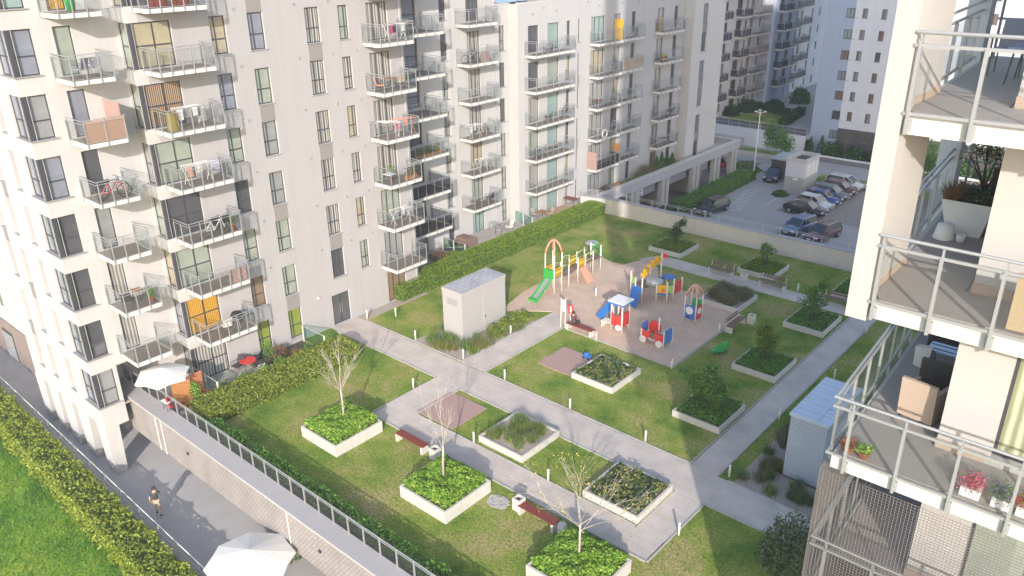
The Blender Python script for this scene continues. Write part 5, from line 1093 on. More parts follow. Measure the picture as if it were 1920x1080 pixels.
part('slide', s, 'blue', t); part('platform', MB().prism([(-27.5, 43.9), (-26.4, 43.4), (-26.2, 44.6), (-27.2, 45.0)], .96, 1.02).prism([(-25.6, 44.0), (-25.0, 44.4), (-24.8, 46.0), (-25.6, 45.4)], .66, .72), 'wood_grey', t)
part('tunnel', MB().tube([(-26.6, 44.4, 1.25), (-25.6, 44.7, 1.15)], .36, 14), 'galv', t, True)
c = MB(); N = 9
for i in range(N):
    u = i/(N-1); z = 1.75+.85*math.sin(u*1.35); y = 44.4+u*1.4; x = -26.9+u*.35; c.box(x-.2, y-.07, z-.35, x+.1, y+.08, z+(.12 if i % 2 else 0))
part('comb_arch', c, 'yellow', t)
pn = MB().prism([(-25.62, 43.98), (-25.02, 44.38), (-25.05, 44.43), (-25.65, 44.03)], .75, 1.35); part('panel', pn, 'yellow', t)
part('animal_cutout', MB().prism([(-25.32, 44.16), (-25.12, 44.29), (-25.1, 44.26), (-25.3, 44.12)], .85, 1.1), 'orange', t)
part('awning', MB().box(-26.0, 45.2, 1.4, -25.2, 45.9, 1.5).box(-26.0, 45.2, 1.2, -25.9, 45.9, 1.4), 'blue', t)
part('panel', MB().prism([(-24.84, 45.1), (-24.78, 45.9), (-24.83, 45.9), (-24.89, 45.1)], .5, 1.35), 'red', t); part('panel', MB().prism([(-25.0, 44.45), (-24.87, 44.95), (-24.92, 44.96), (-25.05, 44.46)], .6, 1.2), 'lime', t)
part('rim', MB().prism([(-25.64, 43.96), (-24.97, 44.4), (-24.77, 46.0), (-24.85, 46.0), (-25.04, 44.45), (-25.68, 44.02)], .60, .72), 'blue', t); part('flag', MB().box(-26.48, 46.0, 2.55, -26.1, 46.03, 2.85), 'red', t); part('panel', MB().prism([(-27.55, 43.93), (-27.1, 43.75), (-27.12, 43.7), (-27.57, 43.88)], 1.05, 1.55), 'lime', t)
# toy train: engine
t = thing('toy_train_engine', 'red toy engine with a white roof on cream posts', 'play equipment', (-25.25, 39.1, 0))
for (x, y) in ((-24.85, 38.7), (-25.65, 38.7), (-24.85, 39.5), (-25.65, 39.5)): m = MB(); post(m, x, y, 2.0, .055); part('post', m, 'post_cream', t, True)
part('roof', MB().box(-25.85, 38.5, 2.04, -24.65, 39.7, 2.1), 'white', t); part('roof_rim', MB().box(-25.83, 38.52, 1.9, -24.67, 38.58, 2.04).box(-24.73, 38.58, 1.9, -24.67, 39.68, 2.04).box(-25.83, 39.62, 1.9, -24.73, 39.68, 2.04).box(-25.83, 38.58, 1.9, -25.77, 39.62, 2.04), 'blue', t)
def scoop(x0, x1, y, z0, z1, dip, th=.05):
    m = MB(); N = 8
    for i in range(N): u0, u1 = i/N, (i+1)/N; za = z1-dip*math.sin(math.pi*u0); zb = z1-dip*math.sin(math.pi*u1); xa = x0+(x1-x0)*u0; xb = x0+(x1-x0)*u1; m.add([(xa, y, z0), (xb, y, z0), (xb, y, zb), (xa, y, za), (xa, y+th, z0), (xb, y+th, z0), (xb, y+th, zb), (xa, y+th, za)], [(0, 1, 2, 3), (5, 4, 7, 6), (3, 2, 6, 7), (0, 4, 5, 1)])
    return m
part('side_panel', scoop(-25.62, -24.9, 38.64, .4, 1.35, .3), 'red', t); part('side_panel', scoop(-25.62, -24.9, 39.5, .4, 1.35, .3), 'red', t); part('front_panel', MB().box(-24.86, 38.75, .4, -24.8, 39.45, 1.3), 'red', t); part('seat', MB().box(-25.6, 38.75, .4, -25.2, 39.45, .45), 'wood', t)
for y in (38.6, 39.6): part('wheel', MB().tube([(-25.05, y-.03, .35), (-25.05, y+.03, .35)], .2, 16), 'post_cream', t)
part('side_bench', MB().box(-26.45, 38.7, .38, -25.7, 38.85, .44).box(-26.45, 38.9, .38, -25.7, 39.05, .44).box(-26.45, 39.1, .38, -25.7, 39.25, .44).box(-26.42, 38.7, 0, -26.34, 39.25, .38), 'post_cream', t)
t = thing('play_boat', 'small pale blue slide panel beside the red toy engine', 'play equipment', (-27.0, 39.9, 0)); part('panel', MB().add([(-27.5, 39.6, .1), (-26.8, 39.4, .1), (-26.5, 40.4, .95), (-27.1, 40.6, .95), (-27.5, 39.6, .16), (-26.8, 39.4, .16), (-26.5, 40.4, 1.01), (-27.1, 40.6, 1.01)], [(0, 3, 2, 1), (4, 5, 6, 7), (0, 1, 5, 4), (1, 2, 6, 5), (2, 3, 7, 6), (3, 0, 4, 7)]), 'blue', t)
part('legs', MB().tube([(-27.05, 40.5, 0), (-27.05, 40.5, 1.3)], .04, 6).tube([(-26.6, 40.35, 0), (-26.6, 40.35, 1.3)], .04, 6), 'post_cream', t)
# wagons
t = thing('toy_train_wagons', 'pair of red and blue toy wagons with cream wheels', 'play equipment', (-22.5, 38.9, 0))
for (x, y, h) in ((-23.3, 38.55, .9), (-22.6, 39.45, 1.5), (-21.75, 38.6, 1.15), (-21.7, 39.5, 1.1)): m = MB(); post(m, x, y, h, .05); part('post', m, 'post_cream', t, True)
part('side_panel', scoop(-23.35, -22.7, 38.55, .35, 1.0, .2), 'red', t); part('side_panel', scoop(-22.35, -21.75, 38.55, .35, 1.0, .2), 'red', t)
m = MB(); m.tube([(-22.9, 39.45, .75), (-22.9, 39.52, .75)], .45, 18); part('round_back', m, 'red', t); part('end_panel', MB().box(-21.72, 38.62, .25, -21.66, 39.45, 1.15), 'blue', t); part('end_panel', MB().box(-23.4, 38.7, .5, -23.35, 39.4, 1.15), 'blue', t)
part('seat', MB().box(-23.2, 38.7, .42, -21.9, 38.95, .46).box(-23.2, 39.1, .42, -21.9, 39.35, .46), 'wood', t); part('coupling', MB().tube([(-22.75, 38.5, .42), (-22.5, 38.48, .36), (-22.3, 38.5, .42)], .03, 6), 'white', t)
for x in (-23.15, -22.0): part('wheel', MB().tube([(x, 38.47, .24), (x, 38.53, .24)], .23, 18), 'post_cream', t)
# playhouse
t = thing('playhouse', 'small playhouse with blue panel, white disc and pink arched roof', 'play equipment', (-22.2, 43, 0))
for (x, y) in ((-22.6, 42.55), (-21.8, 42.55), (-22.6, 43.4), (-21.8, 43.4)): m = MB(); post(m, x, y, 1.95, .045); part('post', m, 'post_cream', t, True)
a = MB(); mat('pale_salmon', (0.68, 0.38, 0.30), 0.5)
for (p, q) in (((-22.6, 42.55), (-21.8, 43.4)), ((-21.8, 42.55), (-22.6, 43.4)), ((-22.6, 42.95), (-21.8, 42.95)), ((-22.2, 42.5), (-22.2, 43.4))): a.tube([Vector((p[0]+(q[0]-p[0])*u, p[1]+(q[1]-p[1])*u, 1.95+.7*math.sin(math.pi*u)**.8)) for u in [i/10 for i in range(11)]], .055, 6)
part('arched_roof', a, 'pale_salmon', t, True); part('panel', MB().box(-22.55, 42.5, .4, -21.85, 42.55, 1.35), 'blue', t); part('disc', MB().tube([(-22.22, 42.5, 1.0), (-22.22, 42.47, 1.0)], .26, 20), 'white', t); part('panel', MB().box(-21.82, 42.62, .4, -21.77, 43.3, 1.3), 'red', t); part('ring', MB().tube([(-21.76, 42.95, .95), (-21.74, 42.95, .95)], .22, 16), 'white', t); part('panel', MB().box(-22.55, 43.38, .7, -21.85, 43.42, 1.5), 'green', t)
part('window_hole', MB().box(-22.4, 42.47, .5, -22.22, 42.5, .6), 'black', t)
# notice board, sledge, toy
t = thing('notice_board', 'notice board on two thin pale poles beside the path into the playground', 'sign', (-28.2, 36.95, 0))
for x in (-28.35, -28.0): lpart('pole', MB().tube([(x+28.2, 0, 0), (x+28.2, 0, 2.1)], .025, 6), 'white', t)
lpart('board', MB().box(-.13, -.02, 1.2, .18, .02, 2.0), 'fabric_white', t)
t = thing('rules_sign', 'red and white rules sign on a low pale post near the notice board', 'sign', (-27.85, 37.35, 0)); lpart('post', MB().box(-.06, -.03, 0, .06, .03, 1.0), 'white', t); lpart('plate', MB().box(-.18, -.05, 1.0, .18, -.02, 1.6, 0).box(-.05, -.055, 1.1, .1, -.05, 1.5, 1), ['red', 'white'], t)
m = MB(); N = 10
for i in range(N):
    u0, u1 = i/N, (i+1)/N; f = lambda u: (.36*math.sin(math.pi*u)**.6+.02, .08+.28*(2*u-1)**2)
    (wa, za), (wb_, zb) = f(u0), f(u1); ya, yb = 1.7*u0, 1.7*u1
    for s in (-1, 1): m.quad((0, ya, za-.06), (0, yb, zb-.06), (s*wb_, yb, zb+.16), (s*wa, ya, za+.16)); m.quad((0, ya, za-.02), (s*wa*.9, ya, za+.18), (s*wb_*.9, yb, zb+.18), (0, yb, zb-.02))
solo('plastic_boat', m, 'green', 'green plastic boat toy lying on the shaded lawn', 'toy', (-18.95, 39.3, .03), R(-8))
t = thing('toy_car', 'small blue toy on the lawn between the second rubber mat and a planter', 'toy', (-24.55, 34.6, 0)); lpart('body', MB().box(-.25, -.12, .08, .25, .12, .25).box(-.12, -.1, .25, .14, .1, .4), 'blue', t)
for x in (-.16, .16): lpart('wheel', MB().tube([(x, -.15, .09), (x, .15, .09)], .09, 10), 'black', t)
# ================================================================ PEOPLE
def skin(name, joints, edges, material, parent, sub=1, root=0):
    me = bpy.data.meshes.new(name); me.from_pydata([j[:3] for j in joints], edges, []); me.materials.append(MATS[material]); o = link(name, me, parent)
    md = o.modifiers.new('skin', 'SKIN'); md.use_smooth_shade = True
    for i, j in enumerate(joints): me.skin_vertices[0].data[i].radius = (j[3], j[4] if len(j) > 4 else j[3])
    me.skin_vertices[0].data[root].use_root = True; s = o.modifiers.new('sub', 'SUBSURF'); s.levels = sub; s.render_levels = sub; return o
def hand(J, Ed, wrist, d, side, up):
    """palm, four fingers of different length and a thumb from the side of the palm"""
    d = Vector(d).normalized(); s = Vector(side).normalized(); u = d.cross(s); w = Vector(J[wrist][:3]); k = len(J); p1 = w+d*.05; J.append((*p1, .030, .016)); Ed.append((wrist, k))
    for i, (off, L) in enumerate(((-.03, .065), (-.01, .078), (.01, .072), (.03, .055))):
        a = p1+d*.035+s*off; b = a+d*L*.5+u*.012; c = b+d*L*.45+u*.028; n = len(J); J += [(*a, .009), (*b, .008), (*c, .006)]; Ed += [(k, n), (n, n+1), (n+1, n+2)]
    a = w+d*.03-s*.038; b = a+d*.028-s*.022; n = len(J); J += [(*a, .010), (*b, .008)]; Ed += [(k, n), (n, n+1)]
def person(label, loc, rz, pose, shirt, legsm, shoe):
    t = thing('person', label, 'person', loc, rz); P = pose; J = []; Ed = []
    def a(p, r, r2=None): J.append((*p, r, r2 or r)); return len(J)-1
    pel = a(P['pelvis'], .125, .10); ch = a(P['chest'], .13, .10); nb = a(P['neckb'], .085, .075); nk = a(P['neck'], .052); hd = a(P['head'], .082, .092); hc = a(P['crown'], .07, .075); Ed += [(pel, ch), (ch, nb), (nb, nk), (nk, hd), (hd, hc)]
    fw = Vector(P['face']); nose = a(Vector(P['head'])+fw*.098+Vector((0, 0, -.005)), .012); Ed.append((hd, nose))
    for s in (-1, 1):
        sd = fw.cross(Vector((0, 0, 1)))*s; e = a(Vector(P['head'])+sd*.088, .014); Ed.append((hd, e))
    for q in ('L', 'R'):
        sh, el, wr = P['sh'+q], P['el'+q], P['wr'+q]; i = a(sh, .055); j = a(el, .042); k = a(wr, .026, .022); Ed += [(nb, i), (i, j), (j, k)]; dv = Vector(wr)-Vector(el); sv = Vector((0, 0, 1)).cross(dv); sv = sv if sv.length > .02 else Vector((1, 0, 0)); hand(J, Ed, k, dv, sv, 0)
        hp, kn, an, toe = P['hp'+q], P['kn'+q], P['an'+q], P['toe'+q]; i = a(hp, .085); j = a(kn, .058); k = a(an, .038); l = a(toe, .036, .025); Ed += [(pel, i), (i, j), (j, k), (k, l)]
    skin('body', J, Ed, 'skin', t)
    sj = [(*P['pelvis'], .15, .12), (*P['chest'], .155, .12), (*P['neckb'], .11, .09)]; se = [(0, 1), (1, 2)]
    for q in ('L', 'R'): m_ = Vector(P['sh'+q]).lerp(Vector(P['el'+q]), .62); sj += [(*P['sh'+q], .07), (*m_, .062)]; n = len(sj); se += [(2, n-2), (n-2, n-1)]
    skin('shirt', sj, se, shirt, t)
    sj = [(*(Vector(P['pelvis'])+Vector((0, 0, -.01))), .155, .125)]; se = []
    for q in ('L', 'R'): m_ = Vector(P['hp'+q]).lerp(Vector(P['kn'+q]), .95 if legsm != 'dark' else 1.0); sj += [(*P['hp'+q], .10), (*m_, .085)]; n = len(sj); se += [(0, n-2), (n-2, n-1)]
    if legsm == 'dark':
        for q, b in (('L', 2), ('R', 4)): sj.append((*P['an'+q], .055)); se.append((b, len(sj)-1))
    skin('trousers' if legsm == 'dark' else 'shorts', sj, se, legsm, t)
    hb = Vector(P['crown'])-fw*.02; h_ = MB().lathe((hb.x, hb.y, hb.z-.09), [(.088, 0), (.104, .05), (.098, .10), (.07, .15), (.02, .172)], 12); lpart('hair', h_, 'hair', t, True)
    fc = MB(); sd = fw.cross(Vector((0, 0, 1)))
    for s in (-1, 1): c = Vector(P['head'])+fw*.088+sd*s*.034+Vector((0, 0, .015)); fc.box(c.x-.010, c.y-.010, c.z-.006, c.x+.010, c.y+.010, c.z+.006)
    c = Vector(P['head'])+fw*.085+Vector((0, 0, -.045)); fc.box(c.x-.018, c.y-.018, c.z-.005, c.x+.018, c.y+.018, c.z+.005); lpart('face_features', fc, 'hair', t)
    for q in ('L', 'R'):
        an = Vector(P['an'+q]); to = Vector(P['toe'+q]); sm = MB().tube([an+Vector((0, 0, -.02))-(to-an)*.25, an.lerp(to, .5)+Vector((0, 0, -.02)), to+(to-an)*.2+Vector((0, 0, -.008))], [.045, .05, .038], 8); lpart('shoe', sm, shoe, t, True)
    return t
walk = dict(pelvis=(0, 0, .93), chest=(0, .02, 1.22), neckb=(0, .02, 1.42), neck=(0, .03, 1.50), head=(0, .05, 1.62), crown=(0, .04, 1.70), face=(0, 1, 0),
    shL=(-.19, .02, 1.40), elL=(-.26, -.08, 1.14), wrL=(-.27, -.02, .90), shR=(.19, .02, 1.40), elR=(.27, .12, 1.20), wrR=(.14, .22, 1.40),
    hpL=(-.10, 0, .88), knL=(-.11, .14, .50), anL=(-.11, .16, .09), toeL=(-.12, .30, .045), hpR=(.10, 0, .88), knR=(.11, .02, .48), anR=(.11, -.22, .14), toeR=(.12, -.10, .05))
person('person in a dark t-shirt and beige shorts walking on the plaza beside the fence', (-36.0, 12.98, -4.05), R(60), walk, 'dark', 'khaki' if 'khaki' in MATS else (mat('khaki', (0.50, 0.40, 0.29), 0.9) and 'khaki'), 'black')
sit = dict(pelvis=(0, 0, .58), chest=(0, -.06, .86), neckb=(0, -.04, 1.04), neck=(0, -.01, 1.10), head=(0, .02, 1.21), crown=(0, .0, 1.28), face=(0, .94, -.3),
    shL=(-.19, -.04, 1.02), elL=(-.23, .10, .80), wrL=(-.10, .30, .76), shR=(.19, -.04, 1.02), elR=(.23, .10, .80), wrR=(.10, .30, .78),
    hpL=(-.10, .04, .56), knL=(-.12, .44, .56), anL=(-.12, .46, .12), toeL=(-.12, .60, .06), hpR=(.10, .04, .56), knR=(.12, .44, .56), anR=(.12, .50, .12), toeR=(.12, .64, .06))
person('person in dark clothes sitting on the red bench at the edge of the sand', (-27.45, 37.12, 0), R(0), sit, 'plum' if 'plum' in MATS else (mat('plum', (0.12, 0.05, 0.06), 0.9) and 'plum'), 'dark', 'black')
# ================================================================ CARS
def car(label, x, y, rz, color, style='hatch', L=4.2, W=1.76, H=1.46, rack=False):
    key = 'paint_%s' % color; cc = {'black': (.012, .012, .014), 'navy': (.015, .03, .09), 'blue': (.02, .055, .24), 'silver': (.42, .44, .46), 'white': (.62, .64, .66), 'grey': (.14, .16, .19), 'maroon': (.10, .03, .03), 'red': (.35, .02, .02), 'steelblue': (.10, .17, .30)}[color]
    mat(key, cc, 0.28, metal=.25, coat=.8)
    t = thing('parked_car', label, 'car', (x, y, -3.99), rz, 'cars parked behind the garden'); hl = L/2; w = W/2
    st = [(-hl, .42, .72, .80), (-hl+.12, .30, .86, .93), (-hl+.7, .24, .93, 1), (-.3, .22, .92, 1), (.55, .22, .90, 1), (hl-.95, .24, .86, .98), (hl-.25, .30, .72, .88), (hl, .40, .58, .74)]
    m = MB(); n = 9; vs = []
    for (xx, zl, zb, k) in st:
        ww = w*k; ring = [(-ww*.85, zl), (-ww, zl+.12), (-ww*1.0, (zl+zb)/2+.05), (-ww*.93, zb), (0, zb+.045), (ww*.93, zb), (ww*1.0, (zl+zb)/2+.05), (ww, zl+.12), (ww*.85, zl)]
        vs += [(xx, a, b) for a, b in ring]
    fs = [(i*n+j, i*n+j+1, (i+1)*n+j+1, (i+1)*n+j) for i in range(len(st)-1) for j in range(n-1)]+[tuple(range(n)), tuple((len(st)-1)*n+n-1-j for j in range(n))]+[(i*n+n-1, i*n, (i+1)*n, (i+1)*n+n-1) for i in range(len(st)-1)]
    m.add(vs, fs); lpart('body', m, key, t, True)
    xr0, xr1 = {'hatch': (-hl+.25, -hl+.62), 'sedan': (-hl+.75, -hl+1.35), 'wagon': (-hl+.15, -hl+.45)}[style]; xf0, xf1 = hl-1.05, .35; zb = .88
    def ring(xa, xb, hw, z): return [(xa, -hw, z), (xb, -hw, z), (xb, hw, z), (xa, hw, z)]
    g = MB(); a = ring(xr0, xf0, w*.90, zb)+ring(xr1, xf1, w*.72, H-.05); g.add(a, [(0, 1, 5, 4), (1, 2, 6, 5), (2, 3, 7, 6), (3, 0, 4, 7)]); lpart('windows', g, 'carglass', t)
    r = MB(); a = ring(xr1-.02, xf1+.02, w*.73, H-.06)+ring(xr1+.12, xf1-.15, w*.66, H); r.add(a, [(0, 1, 5, 4), (1, 2, 6, 5), (2, 3, 7, 6), (3, 0, 4, 7), (4, 5, 6, 7)])
    for s in (-1, 1):
        for xa, xb in ((xf0, xf1), (xr0, xr1), (.0, -.05)): r.tube([(xa, s*w*.905, zb), (xb, s*w*.725, H-.05)], .035, 5)
    lpart('roof', r, key, t)
    for xx in (-hl+.78, hl-.82):
        for s in (-1, 1):
            wh = lpart('wheel', MB().tube([(xx, s*(w-.2), .31), (xx, s*(w+.01), .31)], .31, 18), 'rubber', t); lpart('rim', MB().tube([(xx, s*(w-.02), .31), (xx, s*(w+.02), .31)], .2, 12), 'rim', wh)
    for s in (-1, 1):
        lpart('headlight', MB().box(hl-.20, s*w*.72-.14, .60, hl-.05, s*w*.72+.14, .72), 'lampglass', t); lpart('tail_light', MB().box(-hl-.01, s*w*.74-.12, .68, -hl+.08, s*w*.74+.12, .84), 'red', t); lpart('mirror', MB().box(.62, s*(w-.02), .92, .78, s*(w+.16), 1.04), key, t)
    lpart('grille', MB().box(hl-.06, -.35, .38, hl+.01, .35, .55), 'black', t); lpart('number_plate', MB().box(hl, -.24, .40, hl+.02, .24, .5), 'white', t)
    if rack: lpart('roof_rails', MB().tube([(xr1, -w*.62, H+.05), (xf1-.2, -w*.62, H+.05)], .025, 5).tube([(xr1, w*.62, H+.05), (xf1-.2, w*.62, H+.05)], .025, 5), 'galv', t)
    return t
RX = -3
car('black saloon car, nearest the garden in the row of parked cars', -29.8, 80.7, R(RX), 'black', 'sedan', 4.4)
car('white hatchback, second in the row behind the black saloon', -29.9, 83.1, R(RX), 'white', 'hatch', 4.1)
car('bright blue hatchback, third in the row of parked cars', -29.9, 85.4, R(RX), 'blue', 'hatch', 4.1)
car('grey-blue car, fourth in the row of parked cars', -29.9, 87.8, R(RX), 'grey', 'hatch', 4.2)
car('dark red car between the grey-blue car and the white estate', -29.8, 90.1, R(RX), 'maroon', 'hatch', 4.1)
car('white estate car, last and farthest in the row by the street', -30.0, 92.6, R(RX), 'white', 'wagon', 4.5)
car('silver car partly hidden by the pillar of the near tower', -26.3, 94.6, R(-100), 'silver', 'hatch', 4.1)
car('black car with a blue shine facing the camera beside the stair tower', -37.9, 90.9, R(-80), 'navy', 'hatch', 4.1)
car('black estate car beside the striped bay, by the white railing', -37.7, 75.2, R(-99), 'black', 'wagon', 4.4)
car('blue-grey estate with roof rails, closest below the white railing', -28.1, 75.0, R(-101), 'steelblue', 'wagon', 4.5, rack=True)
car('dark red and blue estate with roof rails, right next to the white railing', -25.6, 74.5, R(-101), 'maroon', 'wagon', 4.5, rack=True)
car('small red car inside the garage, seen between two pillars', -45.3, 91.6, R(20), 'red', 'hatch', 3.8)
car('silver car glimpsed through the gap of the near tower', -19.5, 92.0, R(-95), 'silver', 'hatch', 4.1)
car('white car farther right, glimpsed through the gap of the near tower', -14.0, 93.5, R(-95), 'white', 'hatch', 4.1)
# park hedges and bushes
def bush(label, x, y, z, r, h, n, leafs, size, group=None, name='bush', cat='bush'):
    a = rng.normal(size=(n, 3)); a /= np.linalg.norm(a, axis=1, keepdims=True); a[:, 2] = np.abs(a[:, 2]); rr = (.62+.38*rng.random((n, 1)))*(1+.22*lump(a[:, 0:1]*3+x, a[:, 1:2]*3+a[:, 2:3]*2, 1, y)); P = a*rr*np.array([r, r, h])
    t = thing(name, label, cat, (x, y, z), 0, group); link('foliage', leafmesh('foliage', P, size, leafs, rng.integers(0, len(leafs), n)), t); lpart('stems_or_core', MB().tube([(0, 0, 0), (0, 0, h*.5)], .05, 6).tube([(0, 0, .1), (r*.4, .1, h*.5)], .03, 5), 'bark', t); return t
hedge('broad sage-green hedge between the striped bay and the garage', -39.2, 73.3, 16.2, 2.2, 1.0, 14000, 'leaf_mid', .2, R(91), .15, 4.0, z=-4)
hedge('dark bushy strip at the foot of the garage pillars', -40.7, 70, 20, .9, .7, 4000, 'leaf_dark', .26, R(90), .2, 5.0, z=-4)
bush('low spreading bush beside the street lamp', -42.6, 92.6, -4, 2.2, 1.0, 2200, ['leaf_sage', 'leaf_mid'], .26); bush('low dark bush at the foot of the stair tower', -34.6, 85.3, -4, .9, .6, 900, ['leaf_dark', 'leaf_mid'], .2)
bush('round dark bush by the far podium garden', -53.3, 115, -1.6, 1.6, 1.9, 1800, ['leaf_dark'], .3); bush('dark bush at the left end of the far garden', -53.9, 111, -1.6, 1.3, 1.6, 1400, ['leaf_dark'], .3); bush('dark bush in the middle of the far garden', -51.0, 119.2, -1.6, 1.7, 1.4, 1600, ['leaf_dark'], .3)
bush('tall dark bush behind the far lawn', -49.8, 126, -1.6, 1.6, 2.6, 1800, ['leaf_dark', 'leaf_mid'], .32)
hedge('dark hedge along the right edge of the far lawn', -44.3, 108.5, 10, 1.1, 1.0, 2600, 'leaf_dark', .28, R(98), .15, 2.0, z=-1.6); hedge('dark low hedge along the back of the far lawn', -53.7, 117.0, 6.5, 1.3, 1.0, 2200, 'leaf_dark', .28, R(-18), .15, 6.0, z=-1.6)
for i, (x, y, r, h, lb) in enumerate(((-36.2, 104.6, 1.45, 2.3, 'leftmost of the dark shrubs in front of the blue tower'), (-33.4, 104.6, 1.45, 2.0, 'second dark shrub in front of the blue tower'), (-30.6, 104.6, 1.45, 2.2, 'third shrub with a reddish tint in front of the blue tower'), (-27.6, 104.6, 1.45, 2.1, 'fourth dark shrub in front of the blue tower'), (-24.6, 104.6, 1.45, 2.3, 'shrub seen just left of the near tower pillar'), (-21, 104.6, 1.45, 2.4, 'shrub glimpsed through the gap of the near tower'), (-16.5, 104, 2.6, 2.6, 'farthest right shrub glimpsed through the gap of the near tower'))):
    bush(lb, x, y, -4, r, h, 1700, ['leaf_dark', 'leaf_rust' if i == 2 else 'leaf_mid', 'leaf_dark'], .3, 'shrubs in front of the blue tower')
def conifer(label, x, y, z, r, h, n=900, group='small pointed conifers'):
    u = rng.random(n)**.7; a = rng.random(n)*6.283; rr = r*(1-u)*(.75+.4*rng.random(n)); P = np.column_stack([rr*np.cos(a), rr*np.sin(a), u*h]); t = thing('conifer', label, 'conifer', (x, y, z), 0, group)
    link('foliage', leafmesh('foliage', P, .2, ['leaf_dark', 'leaf_mid'], rng.integers(0, 2, n)), t); lpart('trunk', MB().tube([(0, 0, 0), (0, 0, h*.8)], .04, 5), 'bark', t)
conifer('pointed dark conifer against the blue wall of the far tower', -39.0, 104.2, -4, .7, 2.6); conifer('taller pointed conifer right of the blue wall corner', -37.6, 104.3, -4, .9, 2.9)
for i, (y, h, lb) in enumerate(((72.6, 1.7, 'first small conifer on the podium below the end balconies'), (73.6, 1.9, 'second small conifer on the podium below the end balconies'), (74.7, 1.8, 'third small conifer on the podium below the end balconies'), (75.8, 1.4, 'fourth, lowest conifer on the podium below the end balconies'))): conifer(lb, -43.2, y, 0, .45, h, 700)
t = smalltree('broad leafy street tree beside the lamp, in front of the far podium wall', -41.2, 98.9, -4, 3.4, 2.0, 3600, 'leaf_mid', 41, .24, None)
t = smalltree('leafy street tree seen in the gap of the near tower', -23.5, 100.5, -4, 3.6, 2.2, 3000, 'leaf_mid', 42, .26, None)
P = inbox(2600, -43.2, -42.4, 66.8, 71.5, .03, .45); o = link('podium_shrubs', leafmesh('podium_shrubs', P, .16, ['leaf_box', 'leaf_mid'], rng.integers(0, 2, len(P)))); tag(o, 'green shrubs along the podium parapet', 'plants', None, 'stuff')
P = inbox(2600, -43.6, -42.5, 68.5, 72.0, .0, 1.1); P = P[P[:, 2] < 1.1*np.sin((P[:, 1]-68.5)/3.5*3.14)]; o = link('pampas_grass', blademesh('pampas_grass', P, .35, ['leaf_straw'], None, .5, .1)); tag(o, 'straw-coloured grasses on the podium below the bamboo balcony', 'plants', None, 'stuff')
# ================================================================ THINGS ON BALCONIES AND TERRACES
def lounge(label, loc, rz, m='fabric_grey', group=None):
    t = thing('garden_chair', label, 'chair', loc, rz, group); lpart('seat', MB().box(-.25, -.25, .40, .25, .25, .45), m, t); lpart('backrest', MB().add([(-.25, .22, .45), (.25, .22, .45), (.25, .36, .92), (-.25, .36, .92), (-.25, .26, .45), (.25, .26, .45), (.25, .40, .92), (-.25, .40, .92)], [(0, 1, 2, 3), (5, 4, 7, 6), (3, 2, 6, 7), (0, 3, 7, 4), (1, 5, 6, 2)]), m, t)
    for x in (-.24, .24):
        for y in (-.24, .24): lpart('leg', MB().tube([(x, y, 0), (x, y, .42)], .014, 5), 'frame', t)
    for x in (-.27, .27): lpart('armrest', MB().tube([(x, -.24, .42), (x, -.24, .64), (x, .28, .64)], .016, 5), 'frame', t)
    return t
def table(label, loc, rz, w=.8, d=.6, h=.72, top='wood', rnd=False, group=None):
    t = thing('garden_table', label, 'table', loc, rz, group)
    lpart('table_top', MB().lathe((0, 0, h-.03), [(w/2, 0), (w/2, .03)], 18) if rnd else MB().box(-w/2, -d/2, h-.03, w/2, d/2, h), top, t)
    for x in (-1, 1):
        for y in (-1, 1): lpart('leg', MB().tube([(x*(w/2-.1), y*(d/2-.08), h-.03), (x*(w/2-.05), y*(d/2-.05), 0)], .016, 5), 'frame', t)
    return t
def bicycle(label, loc, rz, color='black', group='bicycles kept on balconies'):
    t = thing('bicycle', label, 'bicycle', loc, rz, group)
    for cx in (-.52, .52):
        r = MB(); pts = [(cx+.33*math.cos(a), 0, .34+.33*math.sin(a)) for a in [i*6.2832/16 for i in range(17)]]; r.tube(pts, .018, 5); w_ = lpart('wheel', r, 'rubber', t); sp = MB()
        for a in range(6): sp.tube([(cx, 0, .34), (cx+.32*math.cos(a*1.047), 0, .34+.32*math.sin(a*1.047))], .004, 3)
        lpart('spokes', sp, 'steel', w_)
    f = MB(); B_, H_, S_, Rr, Fr = (-.08, 0, .30), (.36, 0, .84), (-.2, 0, .82), (-.52, 0, .34), (.52, 0, .34)
    for p, q in ((B_, H_), (B_, S_), (S_, (.36, 0, .78)), (B_, Rr), (S_, Rr), (H_, Fr)): f.tube([p, q], .02, 6)
    lpart('frame', f, color, t); lpart('saddle', MB().box(-.32, -.06, .86, -.08, .06, .91), 'black', t); lpart('handlebar', MB().tube([(.30, -.27, .98), (.36, 0, .95), (.30, .27, .98)], .016, 5).tube([H_, (.36, 0, .95)], .016, 5), 'frame', t)
    return t
def rack(label, loc, rz, cols=('fabric_white', 'petal'), m='white', cloths=4, group='folding clothes racks'):
    t = thing('drying_rack', label, 'drying rack', loc, rz, group); f = MB()
    for y in (-.28, .28): f.tube([(-.75, y, 1.0), (.75, y, 1.0)], .012, 5); 
    for x in (-.7, .7): f.tube([(x, -.28, 1.0), (x*.9, .3, 0)], .014, 5).tube([(x, .28, 1.0), (x*.9, -.3, 0)], .014, 5)
    for i in range(5): f.tube([(-.75, -.22+i*.11, 1.0), (.75, -.22+i*.11, 1.0)], .006, 4)
    lpart('frame', f, m, t)
    for i in range(cloths): x = -.65+i*1.3/max(cloths, 1); lpart('cloth', MB().box(x, -.25+(i % 3)*.2, .45+.1*(i % 2), x+.26, -.235+(i % 3)*.2, 1.01), cols[i % len(cols)], t)
    return t
